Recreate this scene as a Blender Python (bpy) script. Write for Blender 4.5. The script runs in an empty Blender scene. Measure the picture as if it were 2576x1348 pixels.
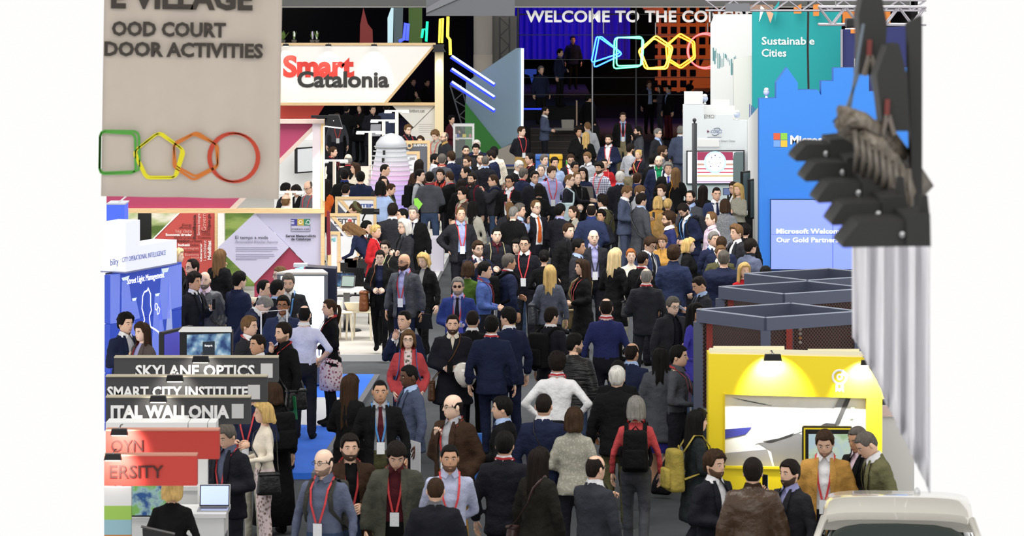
import bpy, bmesh, math, random
import numpy as np
from mathutils import Vector, Matrix

# ---------------------------------------------------------------- camera, world, light
SC = bpy.context.scene
COL = SC.collection
FPX, CXP, HOR, CAMH = 9000.0, 1288.0, -160.0, 6.6      # focal length in px of the 2576 px frame, eye height in metres
cam_d = bpy.data.cameras.new('camera'); cam = bpy.data.objects.new('camera', cam_d); COL.objects.link(cam)
cam.location = (0, 0, CAMH); cam.rotation_euler = (math.pi / 2, 0, 0)
cam_d.sensor_width = 36.0; cam_d.lens = FPX / 2576 * 36.0; cam_d.shift_y = -(674 - HOR) / 2576
cam_d.clip_end = 500; cam_d.clip_start = 1
cam_d.dof.use_dof = True; cam_d.dof.focus_distance = 54.0; cam_d.dof.aperture_fstop = 6.3
SC.camera = cam
wd = bpy.data.worlds.new('hall_light'); SC.world = wd; wd.use_nodes = True
wd.node_tree.nodes['Background'].inputs[0].default_value = (1.0, 0.993, 0.98, 1)
wd.node_tree.nodes['Background'].inputs[1].default_value = 1.0
SC.view_settings.view_transform = 'Standard'; SC.view_settings.look = 'None'
SC.view_settings.gamma = 1.0; SC.view_settings.use_curve_mapping = False
SC.view_settings.exposure = 0.0

def area(name, loc, size, power, color=(1, 1, 1), rot=(0, 0, 0)):
    d = bpy.data.lights.new(name, 'AREA'); d.shape = 'RECTANGLE'; d.size, d.size_y = size; d.energy = power; d.color = color
    o = bpy.data.objects.new(name, d); o.location = loc; o.rotation_euler = rot; COL.objects.link(o); return o
def spot(name, loc, to, power, angle=60, blend=.6, color=(1, 1, 1), radius=.06):
    d = bpy.data.lights.new(name, 'SPOT'); d.energy = power; d.spot_size = math.radians(angle); d.spot_blend = blend; d.color = color
    d.shadow_soft_size = radius
    o = bpy.data.objects.new(name, d); o.location = loc; COL.objects.link(o)
    o.rotation_euler = (Vector(to) - Vector(loc)).to_track_quat('-Z', 'Y').to_euler(); return o
# rows of ceiling lights of the hall, above the frame, plus one added fill
TILT = (math.radians(28), 0, 0)      # tilt added so that faces turned to the camera get more light
area('added_front_fill', (0, 12, 12.3), (16, 12), 2800, (1.0, .98, .94), TILT)  # unseen fill added overhead to brighten upright faces towards the camera
area('ceiling_lights_front', (0, 36, 12.3), (12, 12), 2000, (1.0, .97, .92), TILT)
area('ceiling_lights_middle', (0, 58, 12.3), (16, 14), 5200, (1.0, .98, .95), TILT)
area('ceiling_lights_rear', (-1, 80, 12.3), (16, 14), 4200, (1.0, .98, .95), TILT)

# ---------------------------------------------------------------- helpers
def W(px, py, Y):
    return np.array(((px - CXP) * Y / FPX, Y, CAMH - (py - HOR) * Y / FPX))
def XZ(px, py, Y):
    w = W(px, py, Y); return (float(w[0]), float(w[2]))
def lin(c):
    if isinstance(c, str):
        c = c.lstrip('#'); c = tuple(int(c[i:i + 2], 16) / 255 for i in (0, 2, 4))
    return tuple(((v / 12.92) if v <= .04045 else ((v + .055) / 1.055) ** 2.4) for v in c)
MATS = {}
def mat(key, color='#808080', rough=.6, metal=0., emit=0., bump=0., bscale=20., vary=0., vscale=8., trans=0., spec=.5, stretch=None, alpha=1., coat=0.):
    if key in MATS: return MATS[key]
    m = bpy.data.materials.new(key); m.use_nodes = True; MATS[key] = m
    nt = m.node_tree; b = nt.nodes['Principled BSDF']; rgb = lin(color)
    b.inputs['Base Color'].default_value = (*rgb, 1); b.inputs['Roughness'].default_value = rough; b.inputs['Metallic'].default_value = metal
    b.inputs['Specular IOR Level'].default_value = spec; b.inputs['Coat Weight'].default_value = coat
    if trans: b.inputs['Transmission Weight'].default_value = trans
    if alpha < 1: b.inputs['Alpha'].default_value = alpha
    if emit:
        b.inputs['Emission Color'].default_value = (*rgb, 1); b.inputs['Emission Strength'].default_value = emit
    if bump or vary:
        tc = nt.nodes.new('ShaderNodeTexCoord'); mp = nt.nodes.new('ShaderNodeMapping')
        nt.links.new(tc.outputs['Object'], mp.inputs[0])
        if stretch: mp.inputs['Scale'].default_value = stretch
    if vary:
        n = nt.nodes.new('ShaderNodeTexNoise'); n.inputs['Scale'].default_value = vscale; n.inputs['Detail'].default_value = 4
        nt.links.new(mp.outputs[0], n.inputs['Vector'])
        r = nt.nodes.new('ShaderNodeMapRange'); r.inputs[1].default_value = .3; r.inputs[2].default_value = .7
        r.inputs[3].default_value = 1 - vary; r.inputs[4].default_value = 1 + vary
        nt.links.new(n.outputs['Fac'], r.inputs[0])
        v = nt.nodes.new('ShaderNodeVectorMath'); v.operation = 'SCALE'; v.inputs[0].default_value = rgb
        nt.links.new(r.outputs[0], v.inputs['Scale']); nt.links.new(v.outputs[0], b.inputs['Base Color'])
    if bump:
        n = nt.nodes.new('ShaderNodeTexNoise'); n.inputs['Scale'].default_value = bscale; n.inputs['Detail'].default_value = 3
        nt.links.new(mp.outputs[0], n.inputs['Vector'])
        bp = nt.nodes.new('ShaderNodeBump'); bp.inputs['Strength'].default_value = bump; bp.inputs['Distance'].default_value = .03
        nt.links.new(n.outputs['Fac'], bp.inputs['Height']); nt.links.new(bp.outputs[0], b.inputs['Normal'])
    return m
def emitmat(key, color, strength):
    return mat(key, color, rough=.5, emit=strength)

def mesh_obj(name, V, F, mats, parent=None, mi=None, smooth=False):
    me = bpy.data.meshes.new(name)
    me.from_pydata([tuple(map(float, v)) for v in V], [], [tuple(map(int, f)) for f in F])
    for m in (mats if isinstance(mats, (list, tuple)) else [mats]): me.materials.append(m)
    if mi is not None: me.polygons.foreach_set('material_index', np.asarray(mi, dtype=np.int32))
    if smooth: me.polygons.foreach_set('use_smooth', np.ones(len(me.polygons), dtype=bool))
    me.update()
    o = bpy.data.objects.new(name, me); COL.objects.link(o)
    if parent is not None: o.parent = parent
    return o
def tag(o, label=None, cat=None, group=None, kind=None):
    if label: o['label'] = label
    if cat: o['category'] = cat
    if group: o['group'] = group
    if kind: o['kind'] = kind
    return o
def empty(name, loc=(0, 0, 0), rz=0, label=None, cat=None, group=None):
    o = bpy.data.objects.new(name, None); o.location = loc; o.rotation_euler = (0, 0, rz); COL.objects.link(o)
    return tag(o, label, cat, group)

class MB:
    def __init__(s): s.V = []; s.F = []; s.mi = []; s.n = 0
    def add(s, V, F, mi=0):
        s.V.extend([tuple(map(float, v)) for v in V]); s.F.extend([tuple(int(i) + s.n for i in f) for f in F]); s.mi.extend([mi] * len(F)); s.n = len(s.V); return s
    def box(s, x0, x1, y0, y1, z0, z1, mi=0):
        return s.add([(x0, y0, z0), (x1, y0, z0), (x1, y1, z0), (x0, y1, z0), (x0, y0, z1), (x1, y0, z1), (x1, y1, z1), (x0, y1, z1)],
                     [(0, 3, 2, 1), (4, 5, 6, 7), (0, 1, 5, 4), (1, 2, 6, 5), (2, 3, 7, 6), (3, 0, 4, 7)], mi)
    def prism(s, pts, y0, y1, mi=0, mi_side=None):      # outline in x,z extruded along y
        a = sum(p[0] * q[1] - q[0] * p[1] for p, q in zip(pts, pts[1:] + pts[:1]))
        if a < 0: pts = pts[::-1]
        n = len(pts)
        s.add([(x, y0, z) for x, z in pts] + [(x, y1, z) for x, z in pts], [tuple(range(n)), tuple(range(2 * n - 1, n - 1, -1))], mi)
        s.F.extend([((i + 1) % n + s.n - 2 * n, i + s.n - 2 * n, i + s.n - n, (i + 1) % n + s.n - n) for i in range(n)])
        s.mi.extend([mi if mi_side is None else mi_side] * n); return s
    def prism_z(s, pts, z0, z1, mi=0):                  # outline in x,y extruded along z
        a = sum(p[0] * q[1] - q[0] * p[1] for p, q in zip(pts, pts[1:] + pts[:1]))
        if a < 0: pts = pts[::-1]
        n = len(pts)
        s.add([(x, y, z0) for x, y in pts] + [(x, y, z1) for x, y in pts],
              [tuple(range(n - 1, -1, -1)), tuple(range(n, 2 * n))] + [(i, (i + 1) % n, (i + 1) % n + n, i + n) for i in range(n)], mi); return s
    def tube(s, pts, r, n=8, mi=0, closed=False, cap=True):
        V, F = tube_arrays(pts, r, n, closed, cap); return s.add(V, F, mi)
    def ell(s, c, r, nu=12, nv=8, mi=0):
        V, F = ell_arrays(c, r, nu, nv); return s.add(V, F, mi)
    def build(s, name, mats, parent=None, smooth=False, loc=None, rz=0):
        o = mesh_obj(name, s.V, s.F, mats, parent, s.mi, smooth)
        if loc is not None: o.location = loc
        if rz: o.rotation_euler = (0, 0, rz)
        return o
def tube_arrays(pts, r, n=8, closed=False, cap=True):
    P = np.array(pts, float); k = len(P); r = np.broadcast_to(np.asarray(r, float), (k,)) if np.ndim(r) < 2 else np.asarray(r, float)
    T = np.zeros_like(P)
    if closed: T = np.roll(P, -1, 0) - np.roll(P, 1, 0)
    else:
        T[1:-1] = P[2:] - P[:-2]; T[0] = P[1] - P[0]; T[-1] = P[-1] - P[-2]
    T /= np.linalg.norm(T, axis=1)[:, None] + 1e-12
    ref = np.array((0, 1., 0)) if abs(T[0][1]) < .8 else np.array((1., 0, 0))
    V = []
    for i in range(k):
        u = np.cross(T[i], ref); 
        if np.linalg.norm(u) < 1e-4: u = np.cross(T[i], (0, 0, 1.))
        u /= np.linalg.norm(u); w = np.cross(T[i], u); ref = np.cross(u, T[i]) if False else ref
        ra, rb = (r[i], r[i]) if np.ndim(r[i]) == 0 else r[i]
        for j in range(n):
            a = 2 * math.pi * j / n
            V.append(P[i] + u * ra * math.cos(a) + w * rb * math.sin(a))
    F = []
    for i in range(k if closed else k - 1):
        i2 = (i + 1) % k
        for j in range(n):
            j2 = (j + 1) % n; F.append((i * n + j, i * n + j2, i2 * n + j2, i2 * n + j))
    if cap and not closed:
        F.append(tuple(range(n - 1, -1, -1))); F.append(tuple(range((k - 1) * n, k * n)))
    return V, F
def ell_arrays(c, r, nu=12, nv=8):
    r = (r, r, r) if np.ndim(r) == 0 else r
    V = [(c[0], c[1], c[2] + r[2])]
    for i in range(1, nv):
        t = math.pi * i / nv
        for j in range(nu):
            a = 2 * math.pi * j / nu; V.append((c[0] + r[0] * math.sin(t) * math.cos(a), c[1] + r[1] * math.sin(t) * math.sin(a), c[2] + r[2] * math.cos(t)))
    V.append((c[0], c[1], c[2] - r[2])); F = []
    for j in range(nu): F.append((0, 1 + j, 1 + (j + 1) % nu))
    for i in range(nv - 2):
        for j in range(nu):
            a = 1 + i * nu; F.append((a + j, a + nu + j, a + nu + (j + 1) % nu, a + (j + 1) % nu))
    e = len(V) - 1; a = 1 + (nv - 2) * nu
    for j in range(nu): F.append((e, a + (j + 1) % nu, a + j))
    return V, F
def box_part(name, x0, x1, y0, y1, z0, z1, m, parent=None):
    return MB().box(x0, x1, y0, y1, z0, z1).build(name, m, parent)

_txt = []
def text(name, body, loc, size, m, parent=None, align='LEFT', depth=.004, bold=0., rot=(math.pi / 2, 0, 0), sx=1., shear=0., space=1., width=None):
    """lettering as a mesh; loc is the left (or middle) end of the base line, size the height of a capital letter"""
    cu = bpy.data.curves.new(name, 'FONT'); cu.body = body; cu.size = size / .7; cu.extrude = depth; cu.offset = bold; cu.align_x = align
    cu.shear = shear; cu.space_character = space; cu.resolution_u = 4 if size > .2 else 2
    tmp = bpy.data.objects.new(name, cu); COL.objects.link(tmp)
    _txt.append((tmp, name, loc, m, parent, rot, sx, width, align))
def flush_text():
    bpy.context.view_layer.update(); dg = bpy.context.evaluated_depsgraph_get()
    for tmp, name, loc, m, parent, rot, sx, width, align in _txt:
        me = bpy.data.meshes.new_from_object(tmp.evaluated_get(dg)); me.name = name; me.materials.clear(); me.materials.append(m)
        if width and len(me.vertices):
            xs = [v.co.x for v in me.vertices]; sx = width / (max(xs) - min(xs))
            if align == 'LEFT': me.transform(Matrix.Translation((-min(xs), 0, 0)))
        o = bpy.data.objects.new(name, me); COL.objects.link(o); o.location = loc; o.rotation_euler = rot; o.scale = (sx, 1, 1)
        if parent is not None: o.parent = parent
    for t in _txt:
        cu = t[0].data; bpy.data.objects.remove(t[0]); bpy.data.curves.remove(cu)
    _txt.clear()

# ---------------------------------------------------------------- people
RNG = random.Random(7)
TORSO = {'m': [(.80, .10, .085, .01), (.86, .152, .108, .012), (.95, .168, .118, .012), (1.05, .158, .112, 0), (1.15, .154, .112, -.006), (1.27, .170, .122, -.006), (1.36, .180, .116, .002), (1.42, .165, .096, .008), (1.465, .105, .076, .012), (1.50, .062, .06, .014)],
         'f': [(.80, .10, .088, .01), (.86, .158, .112, .012), (.95, .170, .120, .012), (1.06, .138, .100, 0), (1.15, .130, .100, -.004), (1.26, .146, .128, -.018), (1.35, .152, .106, .0), (1.41, .140, .088, .008), (1.455, .09, .068, .012), (1.50, .054, .053, .012)]}
ARMS = {'d': ((.278, .02, 1.13), (.288, -.04, .895)), 'D': ((.270, .05, 1.12), (.275, .05, .88)), 'f': ((.275, .03, 1.14), (.09, -.22, 1.10)), 'p': ((.275, -.03, 1.15), (.11, -.23, 1.26)),
        'e': ((.29, -.10, 1.22), (.125, -.10, 1.50)), 'c': ((.20, -.15, 1.16), (.05, -.165, 1.42)), 'h': ((.37, .09, 1.19), (.20, -.02, 1.02)), 'k': ((.28, .07, 1.13), (.205, -.05, .93)),
        'x': ((.24, -.07, 1.15), (-.03, -.185, 1.20)), 'b': ((.25, .11, 1.13), (.05, .155, 1.02)), 'r': ((.25, -.16, 1.19), (.20, -.40, 1.22)), 's': ((.22, -.06, 1.15), (.12, -.13, 1.35)),
        'w': ((.27, .11, 1.14), (.275, .08, .90)), 'W': ((.27, -.05, 1.13), (.262, -.22, .94)), 'g': ((.25, -.10, 1.14), (.16, -.33, 1.30)), 'u': ((.26, -.14, 1.24), (.13, -.22, 1.45))}
LEGS = {'s': [((.09, 0, .92), (.098, -.01, .50), (.105, .02, .09)), ((.09, 0, .92), (.098, -.01, .50), (.105, .02, .09))],
        'w': [((.09, 0, .92), (.095, -.13, .52), (.09, -.16, .09)), ((.09, 0, .92), (.095, .03, .50), (.09, .24, .14))],
        'a': [((.09, 0, .92), (.13, -.02, .50), (.165, .0, .09)), ((.09, 0, .92), (.13, .0, .50), (.165, .04, .09))],
        'i': [((.09, 0, .90), (.11, -.40, .90), (.11, -.42, .50)), ((.09, 0, .90), (.11, -.40, .90), (.11, -.42, .50))]}
SHO = {'m': .172, 'f': .150}; AR = {'m': (.062, .047, .037), 'f': (.052, .040, .032)}
HEADZ = 1.637; SIT = -.41

def loft(secs, n=16, grow=(0, 0)):
    V, F = [], []
    for z, rx, ry, yc in secs:
        for j in range(n):
            a = 2 * math.pi * j / n
            ca, sa = math.cos(a), math.sin(a)
            V.append(((rx + grow[0]) * math.copysign(abs(ca) ** .85, ca), yc + (ry + grow[1]) * math.copysign(abs(sa) ** .85, sa), z))
    k = len(secs)
    for i in range(k - 1):
        for j in range(n): F.append((i * n + j, i * n + (j + 1) % n, (i + 1) * n + (j + 1) % n, (i + 1) * n + j))
    F.append(tuple(range(n - 1, -1, -1))); F.append(tuple(range((k - 1) * n, k * n)))
    return V, F
def arm_pts(sex, code, side):
    e, w = ARMS[code]; sh = np.array((SHO[sex] * side, .008, 1.405)); e = np.array((e[0] * side, e[1], e[2])); w = np.array((w[0] * side, w[1], w[2]))
    if sex == 'f': e[0] *= .92; w[0] *= .94
    return sh, e, w
def leg_pts(code, side):
    return [np.array((p[0] * side, p[1], p[2])) for p in LEGS[code][0 if side > 0 else 1]]
def fat_torso(sex, bulk):
    return [(z, rx * (1 + bulk * .55), ry * (1 + bulk), yc - .03 * bulk * (1.0 if .9 < z < 1.25 else 0)) for z, rx, ry, yc in TORSO[sex]]
def body_source(sex, ar, al, legs, bulk, tight):
    mb = MB(); caps = []                       # caps: (label, a, b, ra, rb)
    mb.add(*loft(fat_torso(sex, bulk)))
    mb.tube([(0, .02, 1.44), (0, .012, 1.50), (0, -.004, 1.59)], [.064, .057, .055] if sex == 'm' else [.052, .046, .045], 10)
    r = AR[sex]
    for side, code in ((-1, ar), (1, al)):
        sh, e, w = arm_pts(sex, code, side)
        inn = np.array((side * .07, .01, 1.425))
        mb.tube([inn, sh + (0, 0, .0), sh * .65 + e * .35, e * .97 + sh * .03, e * .85 + w * .15, e * .5 + w * .5, w], [.052, r[0], r[0] * .93, r[1] * 1.02, r[1], r[1] * .93, r[2] * .9], 10)
        mb.ell(sh, (r[0] * 1.04,) * 3, 10, 6); mb.ell(e, (r[1] * 1.03,) * 3, 10, 6)
        caps += [(1, sh, e, r[0], r[1]), (6, e, w, r[1], r[2])]
        h, k, a = leg_pts(legs, side); lg = (.086, .062, .048) if sex == 'm' else (.088, .058, .042)
        if not tight: lg = (lg[0] * 1.05, lg[1] * 1.15, lg[2] * 1.35)
        mb.tube([h + (0, 0, .02), h * .6 + k * .4, k, k * .6 + a * .4 + (0, .012, 0), a], [lg[0], lg[0] * .9, lg[1], lg[1] * .97, lg[2]], 12)
        mb.ell(k, (lg[1] * 1.02,) * 3, 10, 6)
        fwd = np.array((side * .03, -1, 0)); heel = a + (0, .035, -.05); toe = a + fwd * .165 + (0, 0, -.058)
        mb.tube([heel + (0, .03, 0), heel, a * .5 + toe * .5 + (0, 0, -.022), toe, toe + fwd * .03], [.026, .042, .046, .036, .02], 10)
        caps += [(3, h, k, lg[0], lg[1]), (7, k, a, lg[1], lg[2]), (4, heel, toe, .045, .04)]
    return mb, caps
JK = {'suit': (.80, .03, 0), 'open': (.80, .02, 0), 'coat': (.62, .05, .012), 'zip': (.90, .0, .012), 'long': (.56, .03, 0), 'bolero': (1.0, 0, 0), 'puffer': (.86, .0, .02), 'opencoat': (.66, .04, .015), 'hoodie': (.93, 0, .008), 'flare': (.84, .04, .0)}
def jacket_source(sex, ar, al, kind, bulk):
    hem, flare, th = JK[kind]; mb = MB(); T = fat_torso(sex, bulk); g = .013 + th
    hip = [t for t in T if t[0] == .95][0]
    secs = []
    if hem < .95: 
        for z in np.linspace(hem, .93, 4): secs.append((z, hip[1] + flare * (.95 - z) / .2, hip[2] + flare * .8 * (.95 - z) / .2, hip[3]))
    for t in T:
        if t[0] > max(hem, .94) and t[0] < 1.5:
            w = .006 if (1.0 < t[0] < 1.2 and kind not in ('zip', 'bolero')) else 0
            secs.append((t[0], t[1] + w, t[2] + w * .6, t[3]))
    secs = [(z, a + g, b + g, c) for z, a, b, c in secs if z < 1.45] + [(1.455, .115, .092, .012), (1.50, .078, .076, .018), (1.525, .070, .072, .026)]
    mb.add(*loft(secs))
    r = AR[sex]; q = .010 + th * .6
    for side, code in ((-1, ar), (1, al)):
        sh, e, w = arm_pts(sex, code, side); inn = np.array((side * .07, .01, 1.42)); we = w * .93 + e * .07
        mb.tube([inn, sh + (side * .004, 0, .004), sh * .65 + e * .35, e * .97 + sh * .03, e * .85 + w * .15, e * .5 + w * .5, we],
                [.058 + q, r[0] + q * 1.25, r[0] + q, r[1] + q * 1.1, r[1] + q * 1.15, r[1] + q, r[2] + q * 1.1], 10)
        mb.ell(sh + (side * .002, 0, 0), (r[0] + q * 1.25,) * 3, 10, 6); mb.ell(e, (r[1] + q * 1.2,) * 3, 10, 6)
    if kind == 'hoodie' or kind == 'puffer':
        mb.ell((0, .095, 1.44), (.115, .055, .07), 12, 8)
    if kind in ('coat', 'opencoat'):
        mb.tube([(0, .02, 1.44), (0, .03, 1.50), (0, .035, 1.545)], [(.11, .10), (.092, .088), (.09, .088)], 14)
    return mb
# opening of the front: list of (x0,z0,x1,z1) half widths; None: closed
OPEN = {'suit': (.062, 1.53, .0, 1.13), 'open': (.055, 1.53, .085, .60), 'coat': (.05, 1.56, .0, 1.33), 'zip': (.045, 1.53, .0, 1.36), 'long': (.06, 1.53, .02, 1.0), 'bolero': (.06, 1.53, .09, .9),
        'puffer': (.035, 1.53, .0, 1.42), 'opencoat': (.055, 1.56, .105, .60), 'hoodie': (.04, 1.53, .0, 1.40), 'flare': (.06, 1.53, .0, 1.16)}
_q = {}; _res = {}
def queue_remesh(key, mb, vox):
    if key in _q: return
    me = bpy.data.meshes.new('tmp'); me.from_pydata(mb.V, [], mb.F); me.update()
    o = bpy.data.objects.new('tmp', me); COL.objects.link(o)
    m = o.modifiers.new('r', 'REMESH'); m.mode = 'VOXEL'; m.voxel_size = vox
    s = o.modifiers.new('s', 'SMOOTH'); s.iterations = 3; s.factor = .5
    _q[key] = o
def run_remesh():
    bpy.context.view_layer.update(); dg = bpy.context.evaluated_depsgraph_get()
    for key, o in _q.items():
        ev = o.evaluated_get(dg); me = ev.to_mesh()
        V = np.empty(len(me.vertices) * 3); me.vertices.foreach_get('co', V); V = V.reshape(-1, 3)
        F = [tuple(p.vertices) for p in me.polygons]
        N = np.empty(len(me.vertices) * 3); me.vertices.foreach_get('normal', N); N = N.reshape(-1, 3)
        x, y, z = V.T; amp = np.where(z < 1.46, 1., 0.) * (.0045 if key[0] == 'j' else .0015)
        ph = np.sin(x * 9 + 2) * 2 + np.sin(y * 13) * 2
        d = amp * (np.sin(z * 47 + ph + np.sign(x) * 11 * (np.abs(x) > .2)) * .6 + np.sin(z * 83 + x * 31 + y * 23) * .4)
        V = V + N * d[:, None]
        _res[key] = (V, F); ev.to_mesh_clear()
    for o in _q.values():
        me = o.data; bpy.data.objects.remove(o); bpy.data.meshes.remove(me)
def seg_dist(P, a, b, ra, rb):
    d = b - a; t = np.clip(((P - a) @ d) / (d @ d), 0, 1); q = a + t[:, None] * d
    return np.linalg.norm(P - q, axis=1) - (ra + t * (rb - ra))
def label_body(V, F, caps, sex):
    C = np.array([V[list(f)].mean(0) for f in F])
    best = np.where(C[:, 2] > 1.485, .0, .01) + np.full(len(C), .012); lab = np.where(C[:, 2] > 1.49, 5, np.where(C[:, 2] > 1.0, 0, 3))
    inside = (np.abs(C[:, 0]) < .15) & (C[:, 2] > .78)
    for l, a, b, ra, rb in caps:
        d = seg_dist(C, a, b, ra, rb)
        ok = d < best if l in (1, 6) else (d < best) & ~(inside & (C[:, 2] > .86))
        best = np.where(ok, d, best); lab = np.where(ok, l, lab)
    return lab
def cut_open(V, F, kind):
    o = OPEN[kind]
    bm = bmesh.new(); vs = [bm.verts.new(v) for v in V]
    for f in F: bm.faces.new([vs[i] for i in f])
    x0, z0, x1, z1 = o
    for sd in (-1, 1):
        front = [f for f in bm.faces if f.calc_center_median().y < -.02 and f.calc_center_median().z > z1 - .06 and abs(f.calc_center_median().x) < .16]
        ge = list({e for f in front for e in f.edges}) + list({v for f in front for v in f.verts}) + front
        a = Vector((sd * x0, 0, z0)); b = Vector((sd * x1, 0, z1)); d = (b - a).normalized(); no = Vector((d.z, 0, -d.x))
        bmesh.ops.bisect_plane(bm, geom=ge, plane_co=a, plane_no=no, dist=1e-5)
    dele = []
    for f in bm.faces:
        c = f.calc_center_median()
        if c.y < -.01 and c.z > z1:
            w = x0 + (x1 - x0) * (z0 - c.z) / (z0 - z1)
            if abs(c.x) < w - 1e-4: dele.append(f)
        elif c.z > 1.518: dele.append(f)
    bmesh.ops.delete(bm, geom=dele, context='FACES')
    bm.verts.index_update(); V2 = np.array([v.co[:] for v in bm.verts]); F2 = [tuple(v.index for v in f.verts) for f in bm.faces]; bm.free()
    return V2, F2

# hand in its own frame: fingers along +z, thumb towards +x, back of the hand towards +y
def hand_arrays(curl):
    mb = MB(); mb.ell((0, 0, .045), (.040, .0155, .055), 8, 6)
    for x, L, b in ((-.029, .062, .080), (-.0095, .076, .088), (.0105, .080, .088), (.030, .070, .082)):
        p = [np.array((x, 0, b - .02)), np.array((x * 1.05, .0, b))]; a = curl * .5
        for k in range(3):
            p.append(p[-1] + np.array((0, -math.sin(a), math.cos(a))) * L * (.45, .32, .23)[k]); a += curl
        mb.tube(p, [.0095, .0095, .0088, .0080, .0058], 5)
    mb.tube([(.026, 0, .012), (.045, -.008, .038), (.052, -.02, .066), (.047, -.034, .088)], [.013, .0125, .0105, .0065], 5)
    return np.array(mb.V), mb.F
HANDS = {'relax': hand_arrays(.35), 'grip': hand_arrays(.85)}
def place_hand(sh, e, w, side, code):
    zz = (w - e) / np.linalg.norm(w - e)
    if code in 'dDwWk': zz = zz * .9 + np.array((-side * .12, -.1, -.25)); zz /= np.linalg.norm(zz)
    vert = abs(zz[2]) > .75
    pref = np.array((-side * .25, -1., 0)) if vert and zz[2] < 0 else np.array((-side * .5, -.1, 1.0)) if not vert else np.array((-side * 1., .2, 0))
    xx = pref - zz * (pref @ zz); xx /= np.linalg.norm(xx); yy = np.cross(zz, xx)
    inward = np.array((-side, 0, 0)) if vert else np.array((-side * .6, .3, -.5))
    V, F = HANDS['grip' if code in 'pxesukgf' else 'relax']
    if (-yy) @ inward < 0: yy = -yy; F = [f[::-1] for f in F]
    return w - zz * .012 + V[:, :1] * xx + V[:, 1:2] * yy + V[:, 2:3] * zz, F

# head in its own frame (centre at the origin, looking along -y)
HA, HB, HC = .0765, .098, .118
def head_xy(z, az):
    t = np.clip(z / HC, -1, 1); up = t > 0; q = np.abs(t)
    wx = np.where(up, (1 - q ** 2.3) ** (1 / 2.3), (1 - q ** 2.9) ** (1 / 2.9) * (1 - .20 * q))
    wf = np.where(up, (1 - q ** 2.4) ** (1 / 2.4), (1 - q ** 4.2) ** (1 / 4.2) * (1 - .08 * q))
    wb = np.where(up, (1 - q ** 2.3) ** (1 / 2.3), (1 - q ** 2.4) ** (1 / 2.4) * (1 - .25 * q))
    c = np.cos(az)
    return HA * wx * np.sin(az), -HB * np.where(c > 0, wf, wb) * c
def head_arrays():
    nu, nv = 22, 14; V = []; F = []
    for i in range(nv + 1):
        z = HC * math.cos(math.pi * i / nv)
        for j in range(nu):
            az = 2 * math.pi * j / nu; x, y = head_xy(np.array(z), np.array(az)); x, y = float(x), float(y)
            if y < 0:                                                   # brow, eye sockets, lips
                y += .007 * math.exp(-((abs(x) - .032) / .016) ** 2 - ((z - .004) / .012) ** 2) - .004 * math.exp(-((z + .066) / .012) ** 2 - (x / .025) ** 2)
            V.append((x, y, z))
    for i in range(nv):
        for j in range(nu): F.append((i * nu + j, i * nu + (j + 1) % nu, (i + 1) * nu + (j + 1) % nu, (i + 1) * nu + j)[::-1])
    mb = MB(); mb.add(V, F, 0)
    f = -HB
    mb.add([(0, f + .004, .022), (-.009, f + .006, .0), (.009, f + .006, .0), (0, f - .008, .0), (-.017, f + .008, -.034), (.017, f + .008, -.034), (0, f - .022, -.028), (0, f - .002, -.040)],
           [(0, 1, 3), (0, 3, 2), (1, 4, 6, 3), (2, 3, 6, 5), (4, 7, 6), (6, 7, 5)], 0)
    for s in (-1, 1):
        mb.ell((s * .0795, .012, -.008), (.009, .020, .031), 8, 6, 0)
        mb.ell((s * .031, f + .0135, .004), (.0135, .007, .0065), 8, 5, 4); mb.ell((s * .031, f + .0085, .004), (.0062, .004, .0058), 7, 5, 5)
        mb.tube([(s * .014, f + .004, .021), (s * .032, f + .008, .027), (s * .051, f + .021, .021)], [.0035, .0045, .003], 5, 7)
    mb.ell((0, f + .009, -.066), (.023, .006, .0065), 8, 5, 6)
    return np.array(mb.V), mb.F, np.array(mb.mi)
HEAD = head_arrays()

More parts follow.
